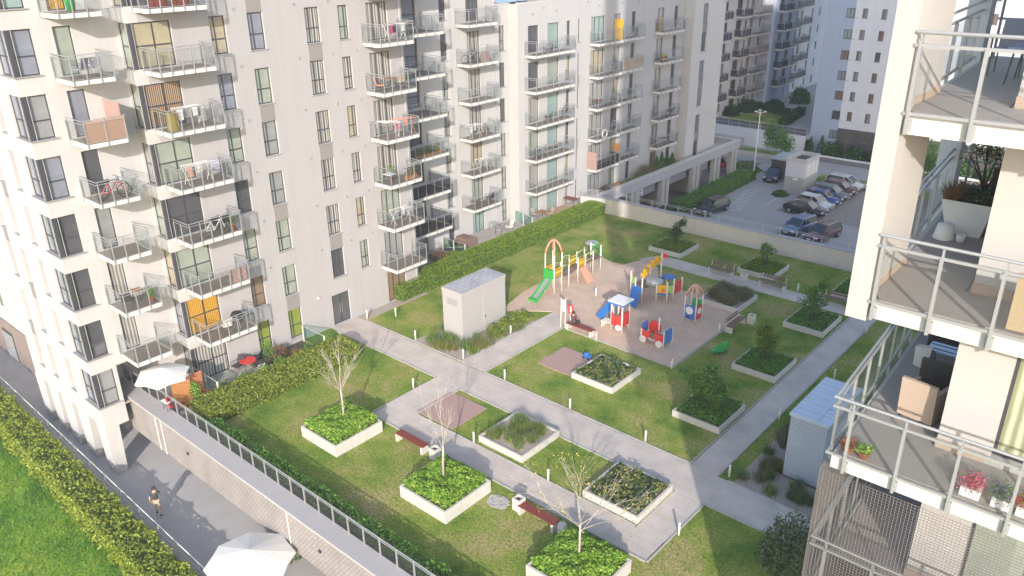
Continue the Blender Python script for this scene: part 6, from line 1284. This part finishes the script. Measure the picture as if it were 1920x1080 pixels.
def pot(label, loc, leaf='leaf_mid', h=.45, r=.14, potm='terracotta', n=260, pr=None, group=None, size=.08, ph=.28, name='potted_plant'):
    t = thing(name, label, 'plant', loc, 0, group); pr = pr or r; lpart('pot', MB().lathe((0, 0, 0), [(r*.7, 0), (r, ph), (r*1.06, ph), (r*.9, ph-.02), (.01, ph-.03)], 14), potm, t, True)
    a = rng.normal(size=(n, 3)); a /= np.linalg.norm(a, axis=1, keepdims=True); P = a*(.4+.6*rng.random((n, 1)))*np.array([pr*1.4, pr*1.4, h*.5])+np.array([0, 0, ph+h*.45]); link('foliage', leafmesh('foliage', P, size, [leaf]), t); return t
def box_planter(label, loc, rz, L, leaf, potm='terracotta', n=500, h=.35, group=None):
    t = thing('planter_box', label, 'planter', loc, rz, group); lpart('box', MB().box(0, 0, 0, L, .22, .22), potm, t); P = inbox(n, 0, L, 0, .22, .2, .2+h); link('foliage', leafmesh('foliage', P, .10, [leaf] if isinstance(leaf, str) else leaf, None if isinstance(leaf, str) else rng.integers(0, len(leaf), n)), t); return t
def screen(label, loc, rz, w, h, m='wood', name='wood_screen'):
    t = thing(name, label, 'screen', loc, rz); k = MB()
    for i in range(int(h/.1)): k.box(0, 0, i*.1+.005, w, .025, i*.1+.095)
    lpart('slats', k, m, t); lpart('posts', MB().box(0, .025, 0, .04, .055, h).box(w-.04, .025, 0, w, .055, h), m, t); return t
def parasol(label, x, y, z, h, r, n=6, tilt=0.0, rot=0, square=False, drop=.45):
    t = thing('parasol', label, 'parasol', (x, y, z), rot); lpart('pole', MB().tube([(0, 0, 0), (0, 0, h)], .025, 8), 'white', t); lpart('base', MB().lathe((0, 0, 0), [(.3, 0), (.3, .06), (.05, .1)], 14), 'concrete', t)
    m = MB(); N = n; vs = [(0, 0, h)]; 
    for i in range(N):
        a = 6.2832*i/N; vs.append((r*math.cos(a), r*math.sin(a), h-drop))
        a2 = a+6.2832/N/2; q = r*math.cos(math.pi/N)*.97; vs.append((q*math.cos(a2), q*math.sin(a2), h-drop+.05))
    M2 = 2*N
    for i in range(M2): m.add([vs[0], vs[1+i], vs[1+(i+1) % M2]], [(0, 1, 2)]); a_, b_ = vs[1+i], vs[1+(i+1) % M2]; m.quad(a_, b_, (b_[0], b_[1], b_[2]-.08), (a_[0], a_[1], a_[2]-.08))
    c = lpart('canopy', m, 'fabric_white', t); rb = MB()
    for i in range(N): rb.tube([(0, 0, h-.02), (vs[1+2*i][0], vs[1+2*i][1], vs[1+2*i][2]-.01)], .01, 4)
    lpart('ribs', rb, 'galv', t)
    if tilt: t.rotation_euler = (tilt, 0, rot)
    return t
def F0(k): return FL*k+.035      # corner balconies and the grey face
# corner column of balconies (X -41..-39.2, Y 14.9..16.7)
lounge('grey padded chair, left of the pair on the corner balcony with orange curtains', (-39.85, 15.45, F0(6)), R(-60), 'fabric_grey', 'chairs on balconies'); lounge('grey padded chair, right of the pair on the corner balcony with orange curtains', (-39.85, 16.15, F0(6)), R(-100), 'fabric_grey', 'chairs on balconies')
bicycle('red bicycle on the fifth-floor corner balcony', (-39.7, 15.7, F0(4)), R(80), 'red'); bicycle('dark bicycle behind the red one on the fifth-floor corner balcony', (-40.1, 15.85, F0(4)), R(95), 'frame')
lounge('dark chair with a brown seat on the third-floor corner balcony', (-39.9, 15.3, F0(2)), R(-120), 'dark', 'chairs on balconies'); table('small wooden table on the third-floor corner balcony', (-40.1, 15.95, F0(2)), 0, .55, .5); pot('spiky green plant at the rail of the third-floor corner balcony', (-39.6, 16.45, F0(2)), 'leaf_bright', .55, .13)
solo('storage_bin', MB().lathe((0, 0, 0), [(.16, 0), (.22, .5), (.23, .52)], 12), 'green', 'green plastic bin on the topmost corner balcony', 'bin', (-39.9, 15.7, F0(7)), smooth=True); solo('floor_mat', MB().box(-.3, -.7, 0, .3, .7, .03), 'wood_grey', 'dark mat on the topmost corner balcony', 'mat', (-39.9, 16.0, F0(7)))
screen('brown wooden screen standing at the end of the terracotta-panelled corner balcony', (-40.95, 16.62, F0(5)), 0, 1.6, 1.7, 'rubber_mat')
# wide balconies of the grey face (X -39.8..-38.3, Y 18.5..21.4)
for i, (yy, lb) in enumerate(((18.9, 'brown storage box at the left of the topmost wide balcony'), (20.0, 'brown storage box in the middle of the topmost wide balcony'))): solo('storage_box', MB().box(0, 0, 0, .5, .7, .55).box(-.02, -.02, .55, .52, .72, .6), 'wood_red', lb, 'box', (-39.1, yy, F0(7)))
rack('clothes rack with grey and white washing on the sixth-floor wide balcony', (-39.1, 19.9, F0(5)), R(90), ('fabric_white', 'fabric_grey', 'fabric_white'), cloths=5); solo('storage_box', MB().box(-.2, -.2, 0, .2, .2, .9), 'ochre', 'yellow-green standing box at the left end of the sixth-floor wide balcony', 'box', (-38.9, 18.9, F0(5)))
rack('clothes rack with pink washing on the fifth-floor wide balcony', (-39.0, 19.8, F0(4)), R(90), ('salmon', 'fabric_white'), cloths=2); lounge('grey lounger at the right end of the fifth-floor wide balcony', (-39.0, 20.8, F0(4)), R(60), 'fabric_grey', 'chairs on balconies')
bicycle('white bicycle on the fourth-floor wide balcony', (-38.7, 20.1, F0(3)), R(85), 'white'); lounge('black chair, left of two on the fourth-floor wide balcony', (-39.3, 20.3, F0(3)), R(-90), 'dark', 'chairs on balconies'); lounge('black chair, right of two on the fourth-floor wide balcony', (-39.3, 20.95, F0(3)), R(-90), 'dark', 'chairs on balconies'); pot('leafy plant at the right end of the fourth-floor wide balcony', (-38.7, 21.1, F0(3)), 'leaf_box', .6, .16)
screen('brown mat leaning behind the rail of the third-floor wide balcony', (-38.45, 20.4, F0(2)), R(90), .95, .85, 'rubber_mat', 'mat_screen')
t = thing('barbecue', 'black kettle barbecue on the second-floor wide balcony', 'barbecue', (-38.95, 20.6, F0(1))); lpart('bowl', MB().lathe((0, 0, .55), [(.08, 0), (.32, .18), (.34, .25), (.26, .4), (.05, .47)], 14), 'black', t, True); lpart('legs', MB().tube([(.2, 0, 0), (.1, 0, .6)], .015, 5).tube([(-.2, .1, 0), (-.1, 0, .6)], .015, 5).tube([(-.2, -.15, 0), (0, 0, .6)], .015, 5), 'galv', t)
lounge('pale chair left of the black barbecue', (-38.95, 19.9, F0(1)), R(-100), 'fabric_white', 'chairs on balconies')
# balconies at the end of the grey face (X -39.8..-38.2, Y 32..34.6)
rack('clothes rack with dark and red washing on the grey faces topmost visible balcony', (-38.8, 33.7, F0(6)), R(90), ('pink', 'plum', 'plum', 'fabric_white'), cloths=4)
lounge('orange chair on the sixth-floor balcony of the grey face', (-38.9, 32.3, F0(5)), R(150), 'salmon', 'chairs on balconies'); table('brown table on the sixth-floor balcony of the grey face', (-39.0, 33.2, F0(5)), 0, .7, .6); lounge('wicker chair right of the brown table on the grey face', (-39.0, 34.0, F0(5)), R(-120), 'wicker', 'chairs on balconies')
rack('empty pale clothes rack at the left of the fifth-floor balcony', (-38.9, 32.7, F0(4)), R(40), ('fabric_white',), 'white', 0); rack('pink folded clothes rack at the right of the fifth-floor balcony', (-38.9, 34.0, F0(4)), R(75), ('pink', 'salmon'), 'salmon', 2)
box_planter('terracotta box with green plants at the right of the fourth-floor balcony', (-38.5, 33.6, F0(3)), R(90), .9, ['leaf_mid', 'leaf_rust'], n=400, h=.6); table('white table on the fourth-floor balcony of the grey face', (-38.9, 32.5, F0(3)), 0, .7, .6, .6, 'white'); pot('tall potted plant beside the white table', (-39.3, 32.95, F0(3)), 'leaf_mid', .9, .15)
rack('clothes rack with dark washing on the third-floor balcony of the grey face', (-38.9, 33.2, F0(2)), R(90), ('fabric_grey', 'dark', 'fabric_white'), cloths=3)
box_planter('long orange box of yellow-green plants on the shaded recessed balcony', (-42.85, 38.4, FL*3-.27), R(90), 2.6, ['leaf_hedge', 'leaf_box'], 'wood', 700, .55); table('dark table at the left of the shaded recessed balcony', (-43.6, 38.2, FL*3-.27), 0, .7, .6, .8, 'dark')
# long cream block
bicycle('silver bicycle at the left of the bicycle balcony, sixth floor of the cream block', (-44.1, 45.7, FL*5-.25), R(80), 'steel'); bicycle('dark bicycle next to the silver one, sixth floor of the cream block', (-44.4, 46.4, FL*5-.25), R(95), 'frame'); screen('brown mat behind the bicycles of the cream block', (-43.75, 46.6, FL*5-.25), R(90), .9, .8, 'rubber_mat', 'mat_screen')
rack('green-tinted clothes rack at the left of the fourth-floor balcony, cream block', (-44.3, 46.0, FL*3-.25), R(90), ('fabric_white', 'fabric_grey'), cloths=3); pot('tall green plant on the fourth-floor balcony, cream block', (-44.1, 47.2, FL*3-.25), 'leaf_sage', .8, .17)
rack('clothes rack with pale washing, third floor of the cream block', (-44.2, 46.9, FL*2-.25), R(90), ('fabric_white', 'wicker', 'fabric_white'), cloths=5); table('low grey table with clutter on the lowest balcony of the cream block', (-44.2, 45.9, FL-.25), 0, .8, .7, .5, 'wood_grey'); lounge('dark chair on the lowest balcony of the cream block', (-44.2, 47.6, FL-.25), R(-80), 'dark', 'chairs on balconies')
lounge('grey chair on the top balcony at the corner of the cream block', (-43.3, 54.2, FL*5-.27), R(-90), 'fabric_grey', 'chairs on balconies'); table('round grey table on the top balcony at the corner of the cream block', (-43.3, 54.9, FL*5-.27), 0, .7, .7, .7, 'galv', True)
bicycle('bicycle at the right end of the fourth-floor long balcony', (-43.3, 56.6, FL*3-.27), R(90), 'frame'); lounge('dark chair on the fourth-floor long balcony', (-43.3, 54.3, FL*3-.27), R(-60), 'dark', 'chairs on balconies')
for i, yy in enumerate((52.6, 53.5)): bicycle(('first', 'second')[i]+' bicycle from the left on the third-floor long balcony', (-43.2, yy, FL*2-.27), R(90), 'frame')
table('table under a beige cloth on the third-floor long balcony', (-43.2, 55.2, FL*2-.27), R(90), 1.6, .6, .8, 'wicker'); solo('orange_board', MB().box(0, 0, 0, .9, .06, 1.8), 'yellow', 'upright orange board between two top balconies of the cream block', 'board', (-44.0, 65.0, FL*5-.27))
solo('life_ring', MB().tube([(.03, .38*math.cos(a), .38*math.sin(a)+.45) for a in [i*6.2832/18 for i in range(19)]], .08, 8), 'white', 'white ring hanging on the rail of a third-floor balcony', 'ring', (-42.9, 62.3, FL*2-.25), smooth=True)
screen('rust-brown board at the left end of the second-floor balcony, cream block', (-43.8, 65.25, FL-.27), 0, .75, 1.9, 'wood', 'board_screen'); table('dark red table on the fourth-floor balcony behind the orange board column', (-43.5, 62.0, FL*3-.27), 0, .8, .7, .7, 'wood_red'); screen('brown fabric wind screen at the left end of the lowest middle balcony', (-44.05, 61.2, FL-.27), 0, 1.1, 1.7, 'rubber_mat', 'wind_screen')
screen('ochre board at the left of the top end balcony', (-43.9, 72.5, FL*5-.27), R(90), .9, 1.3, 'bamboo', 'board_screen'); bicycle('dark bicycles and boxes behind the rail of the top end balcony', (-43.4, 75.2, FL*5-.27), R(90), 'frame')
for z in (0, 1, 2, 3): solo('striped_crate', MB().box(0, 0, 0, .25, .9, .14), 'yellow' if z % 2 else 'dark', ('lowest', 'second', 'third', 'topmost')[z]+' crate from below in the striped stack on an end balcony', 'crate', (-43.4, 72.6, FL*4-.25+z*.17), group='stacked crates')
table('brown table on the lowest end balcony', (-43.5, 74.0, FL-.27), 0, .7, 1.0, .75, 'wood_red'); lounge('dark chair on the second end balcony from below', (-43.5, 75.2, FL*2-.27), R(-90), 'dark', 'chairs on balconies')
pot('plant pots behind the rail of the fourth-floor right balcony', (-43.5, 67.2, FL*3-.27), 'leaf_dark', .9, .2, n=500); pot('dark plant at the right of the top right balcony', (-43.5, 67.9, FL*5-.27), 'leaf_dark', .7, .2, n=400)
# terraces
parasol('white hexagonal parasol on the corner terrace above the brick wall', -38.7, 15.75, .03, 2.45, 1.45, 6, 0, .4)
table('small white table under the white parasol', (-38.3, 15.6, .03), 0, .6, .6, .7, 'white'); lounge('red garden chair under the white parasol', (-38.7, 16.0, .03), R(-40), 'red', 'chairs on terraces'); lounge('red garden chair next to the brick wall railing', (-37.95, 15.8, .03), R(120), 'red', 'chairs on terraces')
screen('wooden slatted screen beside the white parasol', (-38.2, 15.85, .03), R(70), .95, 1.8, 'wood'); screen('orange-brown reed screen behind the wooden one', (-38.1, 16.9, .03), R(95), .7, 1.7, 'terracotta')
pot('green and yellow plant in front of the reed screen', (-37.9, 16.9, .03), 'leaf_bright', 1.2, .25, n=700, size=.1); pot('orange flowering plant near the glass divider', (-37.7, 17.5, .03), 'leaf_rust', .5, .2)
table('round red table on the terrace below the wide balconies', (-38.9, 20.8, .03), 0, .95, .95, .7, 'red', True); lounge('dark metal chair behind the round red table', (-39.3, 20.3, .03), R(10), 'dark', 'chairs on terraces'); lounge('second metal chair, right of the round red table', (-39.2, 21.5, .03), R(-60), 'dark', 'chairs on terraces')
for i, (yy, lf, lb) in enumerate(((18.7, 'leaf_sage', 'low grey-green plants by the lower end of the flower bed'), (20.0, 'leaf_mid', 'green shrub in the middle of the flower bed'), (21.2, 'petal_white', 'white flowering plants along the kerb'), (22.4, 'leaf_mid', 'green shrub right of the white flowers'), (23.6, 'leaf_rust', 'rusty orange shrub in the flower bed'), (24.5, 'leaf_mid', 'green shrub at the end of the flower bed'))): bush(lb, -38.0, yy, .03, .55, .6, 520, [lf, 'leaf_mid'], .1)
bush('rusty shrub against the grey face by the lime curtains', -39.1, 23.0, .03, .5, .8, 500, ['leaf_rust', 'leaf_straw'], .1); bush('tall green shrub against the grey face', -39.3, 22.4, .03, .35, 1.2, 400, ['leaf_mid'], .1)
bush('rust-coloured low shrubs on the terrace behind the clipped hedge', -43.0, 40.6, .02, 1.2, .5, 900, ['leaf_rust', 'leaf_sage'], .12); bush('green low shrubs beside the rust-coloured ones', -42.3, 41.3, .02, .8, .6, 600, ['leaf_box'], .12)
t = thing('covered_table', 'low table under a brown cover on the terrace behind the hedge', 'table', (-43.6, 43.9, .03)); lpart('cover', MB().add([(-.8, -.6, .1), (.8, -.6, .1), (.8, .6, .1), (-.8, .6, .1), (-.6, -.45, .75), (.6, -.45, .7), (.6, .45, .75), (-.6, .45, .72)], [(4, 5, 6, 7), (0, 1, 5, 4), (1, 2, 6, 5), (2, 3, 7, 6), (3, 0, 4, 7)]), 'wood_grey', t); lpart('legs', MB().box(-.7, -.5, 0, -.65, -.45, .1).box(.65, .45, 0, .7, .5, .1), 'frame', t)
pot('round dark bin with a plant left of the covered table', (-44.2, 43.0, .03), 'leaf_dark', .3, .3, 'dark'); lounge('grey lounge chair on the terrace, left of two beside the grass strip', (-43.3, 47.6, .03), R(-50), 'fabric_grey', 'chairs on terraces'); lounge('grey lounge chair on the terrace, right of two beside the grass strip', (-43.0, 48.6, .03), R(-20), 'fabric_white', 'chairs on terraces'); table('grey table between the lounge chairs and the white wall', (-44.1, 48.0, .03), 0, .9, .7, .7, 'galv')
table('small brown table at the corner terrace of the white building', (-42.9, 53.0, .03), 0, .7, .7, .7, 'wood'); lounge('brown chair left of the small table on the corner terrace', (-43.4, 52.7, .03), R(100), 'wicker', 'chairs on terraces'); lounge('brown chair right of the small table on the corner terrace', (-42.6, 53.6, .03), R(-30), 'wicker', 'chairs on terraces')
table('reddish wooden table at the end of the wooden terrace', (-43.2, 57.6, .04), 0, 1.3, .8, .72, 'wood_red'); lounge('white chair beside the reddish wooden table', (-42.6, 58.6, .04), R(-60), 'fabric_white', 'chairs on terraces'); bush('pile of plants in front of the last ground-floor flat', -43.1, 63.0, 0, .8, .7, 700, ['leaf_dark', 'leaf_rust'], .12); table('orange-brown bench table on the podium terrace', (-43.1, 65.0, .02), R(90), 1.4, .5, .5, 'wood')
# plaza
parasol('large white octagonal parasol on the plaza at the bottom edge', -26.9, 12.95, -4.05, 2.95, 1.95, 8, 0, .2, drop=.62)
bush('dark planter bush under the brick wall beside the large parasol', -28.2, 15.6, -4.05, .7, .9, 700, ['leaf_dark', 'leaf_mid'], .12); bush('green plant with yellow flowers behind the large parasol', -24.3, 15.0, -4.05, .6, 1.0, 600, ['leaf_mid', 'leaf_yellow'], .1)
lounge('dark chair under the brick wall, right of the large parasol', (-24.0, 14.6, -4.05), R(30), 'dark', 'chairs on the plaza')
bush('dark dense bush at the foot of the near tower, bottom right', -8.3, 26.0, 0, 1.2, 2.3, 3200, ['leaf_dark', 'leaf_sage'], .13)
# ---------------------------------------------------------------- on the near tower
Z2, Z1, Z0 = 15.035, 17.935, 20.835
pot('shallow terracotta bowl with a dry plant in the corner of the near balcony', (-3.28, 12.38, Z2), 'leaf_rust', .12, .13, n=120, ph=.12, size=.05, group='terracotta bowls'); pot('shallow terracotta bowl with a green succulent near the balcony corner', (-3.02, 12.36, Z2), 'leaf_bright', .12, .12, n=220, ph=.12, size=.05, group='terracotta bowls')
for x, lf, lb in ((-1.38, 'petal_pink', 'white box overflowing with pink flowers on the near balcony'), (-.94, 'petal_violet', 'white box of grey-violet flowers on the near balcony'), (-.6, 'petal_red', 'white box of red flowers at the right edge of the near balcony')):
    t = thing('flower_box', lb, 'planter', (x, 12.42, Z2), 0, 'white flower boxes'); lpart('box', MB().box(-.14, -.1, 0, .14, .1, .16), 'white', t); n = 900; a = rng.normal(size=(n, 3))*np.array([.10, .09, .07])+np.array([0, 0, .24]); link('flowers', leafmesh('flowers', a, .035, [lf, 'leaf_mid'], (rng.random(n) < (.2 if lf != 'petal_violet' else .45)).astype(int)), t)
def armchair(name, label, loc, rz, m, w=.62, seat_m=None, L=None):
    t = thing(name, label, 'armchair', loc, rz); L = L or w; lpart('seat', MB().box(-L/2+.08, -.28, .12, L/2-.08, .24, .38), m, t); lpart('cushion', MB().box(-L/2+.09, -.27, .38, L/2-.09, .22, .46), seat_m or m, t)
    lpart('backrest', MB().add([(-L/2, .22, .05), (L/2, .22, .05), (L/2, .32, .05), (-L/2, .32, .05), (-L/2, .30, .82), (L/2, .30, .82), (L/2, .38, .82), (-L/2, .38, .82)], [(0, 3, 2, 1), (4, 5, 6, 7), (0, 1, 5, 4), (1, 2, 6, 5), (2, 3, 7, 6), (3, 0, 4, 7)]), m, t)
    for s in (-1, 1): lpart('armrest', MB().add([(s*L/2, -.32, .05), (s*(L/2-.08), -.32, .05), (s*(L/2-.08), .28, .05), (s*L/2, .28, .05), (s*L/2, -.30, .58), (s*(L/2-.08), -.30, .58), (s*(L/2-.08), .30, .64), (s*L/2, .30, .64)], [(4, 5, 6, 7), (0, 1, 5, 4), (1, 2, 6, 5), (2, 3, 7, 6), (3, 0, 4, 7)]), m, t)
    for x in (-L/2+.05, L/2-.05):
        for y in (-.26, .28): lpart('leg', MB().box(x-.025, y-.025, 0, x+.025, y+.025, .1), 'frame', t)
    return t
armchair('armchair', 'beige wicker armchair seen from behind on the near balcony', (-2.66, 14.35, Z2), R(180-8), 'wicker')
armchair('armchair', 'dark brown wicker armchair with grey cushion behind the beige one', (-2.62, 15.35, Z2), R(180), 'wicker_dark', .68, 'wicker_dark'); armchair('sofa', 'dark wicker sofa at the far end of the near balcony', (-2.85, 17.45, Z2), R(-2), 'wicker_dark', L=1.0)
t = thing('coffee_table', 'low dark coffee table with a blue-white striped top between the dark seats', 'table', (-2.85, 16.45, Z2)); lpart('table_top', MB().box(-.32, -.22, .40, .32, .22, .43), 'glass_top' if 'glass_top' in MATS else (mat('glass_top', (0.35, 0.45, 0.65), 0.1, coat=.5) and 'glass_top'), t); lpart('stripes', MB().box(-.3, -.12, .431, .3, -.09, .436).box(-.3, .08, .431, .3, .11, .436), 'dark', t)
for x in (-.3, .3):
    for y in (-.2, .2): lpart('leg', MB().box(x-.02, y-.02, 0, x+.02, y+.02, .4), 'wicker_dark', t)
t = thing('ceiling_lantern', 'white fabric bag with a dark ring hanging by the coffee table', 'bag', (-3.2, 16.1, Z2)); lpart('bag', MB().add([(-.12, -.05, .1), (.12, .0, .0), (.15, .05, .5), (-.15, .0, .5), (-.1, .08, .1), (.1, .12, .02), (.13, .15, .5), (-.13, .12, .5)], [(0, 1, 2, 3), (5, 4, 7, 6), (0, 3, 7, 4), (1, 5, 6, 2), (0, 4, 5, 1)]), 'fabric_white', t); lpart('handle', MB().tube([(.14+.09*math.cos(a), .06, .3+.17*math.sin(a)) for a in [i*.5236 for i in range(13)]], .012, 6), 'black', t); t.name = 'shopping_bag'
# plants on the balcony above
t = thing('large_planter', 'tall tapering white planter box with an olive tree on the upper near balcony', 'planter', (-2.98, 16.2, Z1)); lpart('box', MB().add([(-.3, 0, 0), (.28, 0, 0), (.28, 1.1, 0), (-.3, 1.1, 0), (-.46, -.1, .66), (.42, -.1, .66), (.42, 1.25, .66), (-.46, 1.25, .66)], [(0, 3, 2, 1), (0, 1, 5, 4), (1, 2, 6, 5), (2, 3, 7, 6), (3, 0, 4, 7)]), 'white', t); lpart('soil', MB().box(-.4, -.05, .58, .38, 1.2, .60), 'mulch', t)
P = inbox(1500, -3.4, -2.65, 16.2, 17.3, Z1+.6, Z1+.78); o = link('plants_in_box', leafmesh('plants_in_box', P, .05, ['leaf_sage', 'leaf_dark'], rng.integers(0, 2, len(P)))); tag(o, 'low grey-green plants in the tall white planter box', 'plants', None, 'stuff')
P = inbox(500, -3.42, -3.2, 16.1, 16.6, Z1+.62, Z1+.66); o = link('spiky_plant', blademesh('spiky_plant', P, .3, ['leaf_rust', 'leaf_sage'], rng.integers(0, 2, 500), .5, .05)); tag(o, 'spiky reddish plant at the left corner of the tall white planter box', 'plants', None, 'stuff')
smalltree('small olive tree growing in the tall white planter box', -2.95, 17.0, Z1+.6, 1.15, .42, 620, 'leaf_sage', 55, .075, None)
t = thing('upturned_pot', 'upturned pale plastic pot beside the tall white planter box', 'pot', (-3.22, 15.85, Z1)); lpart('pot', MB().lathe((0, 0, 0), [(.17, 0), (.18, .02), (.14, .26), (.02, .265)], 16), 'white', t, True); lpart('rim', MB().lathe((0, 0, 0), [(.19, 0), (.19, .03), (.16, .035)], 16), 'white', t, True)
t = thing('small_pot', 'small white pot in front of the tall white planter box', 'pot', (-2.93, 15.82, Z1)); lpart('pot', MB().lathe((0, 0, 0), [(.07, 0), (.085, .14), (.07, .14), (.065, .1), (.01, .1)], 14), 'white', t, True); lpart('soil', MB().lathe((0, 0, .1), [(.064, 0), (.01, .005)], 10), 'mulch', t)
t = thing('parapet_panel', 'dark woven panel at the far end of the upper near balcony', 'screen', (-2.95, 17.9, Z1)); lpart('panel', MB().box(-.05, 0, 0, .55, .04, .95), 'wicker_dark', t); lpart('frame', MB().box(-.06, -.01, .95, .56, .05, .99), 'galv', t)
solo('reed_screen', MB().box(-1.45, 12.16, Z1+.1, 3.0, 12.19, Z1+.95), 'bamboo', 'brownish woven privacy screen behind the railing at the right edge', 'screen', (-1.45, 12.16, Z1), world=True)
table('glass-topped table on the topmost near balcony', (-2.45, 15.9, Z0), 0, .7, .9, .6, 'glass_top'); lounge('grey mesh chair behind the table on the topmost near balcony', (-2.95, 16.6, Z0), R(0), 'fabric_grey')
# thin evening haze over the whole estate
hm = bpy.data.materials.new('haze'); hm.use_nodes = True; hn = hm.node_tree
for n_ in list(hn.nodes):
    if n_.type == 'BSDF_PRINCIPLED': hn.nodes.remove(n_)
pv = hn.nodes.new('ShaderNodeVolumePrincipled'); pv.inputs['Color'].default_value = (0.90, 0.93, 1.0, 1); pv.inputs['Density'].default_value = 0.0008; pv.inputs['Anisotropy'].default_value = 0.0
hn.links.new(pv.outputs[0], hn.nodes['Material Output'].inputs['Volume']); MATS['haze'] = hm
hz = link('haze', mesh_of('haze', MB().box(-140, -60, -5.5, 70, 200, 64), 'haze')); hz['kind'] = 'stuff'
# ---------------------------------------------------------------- tidy: parts stay where they are, nothing else at top level
bpy.context.view_layer.update()
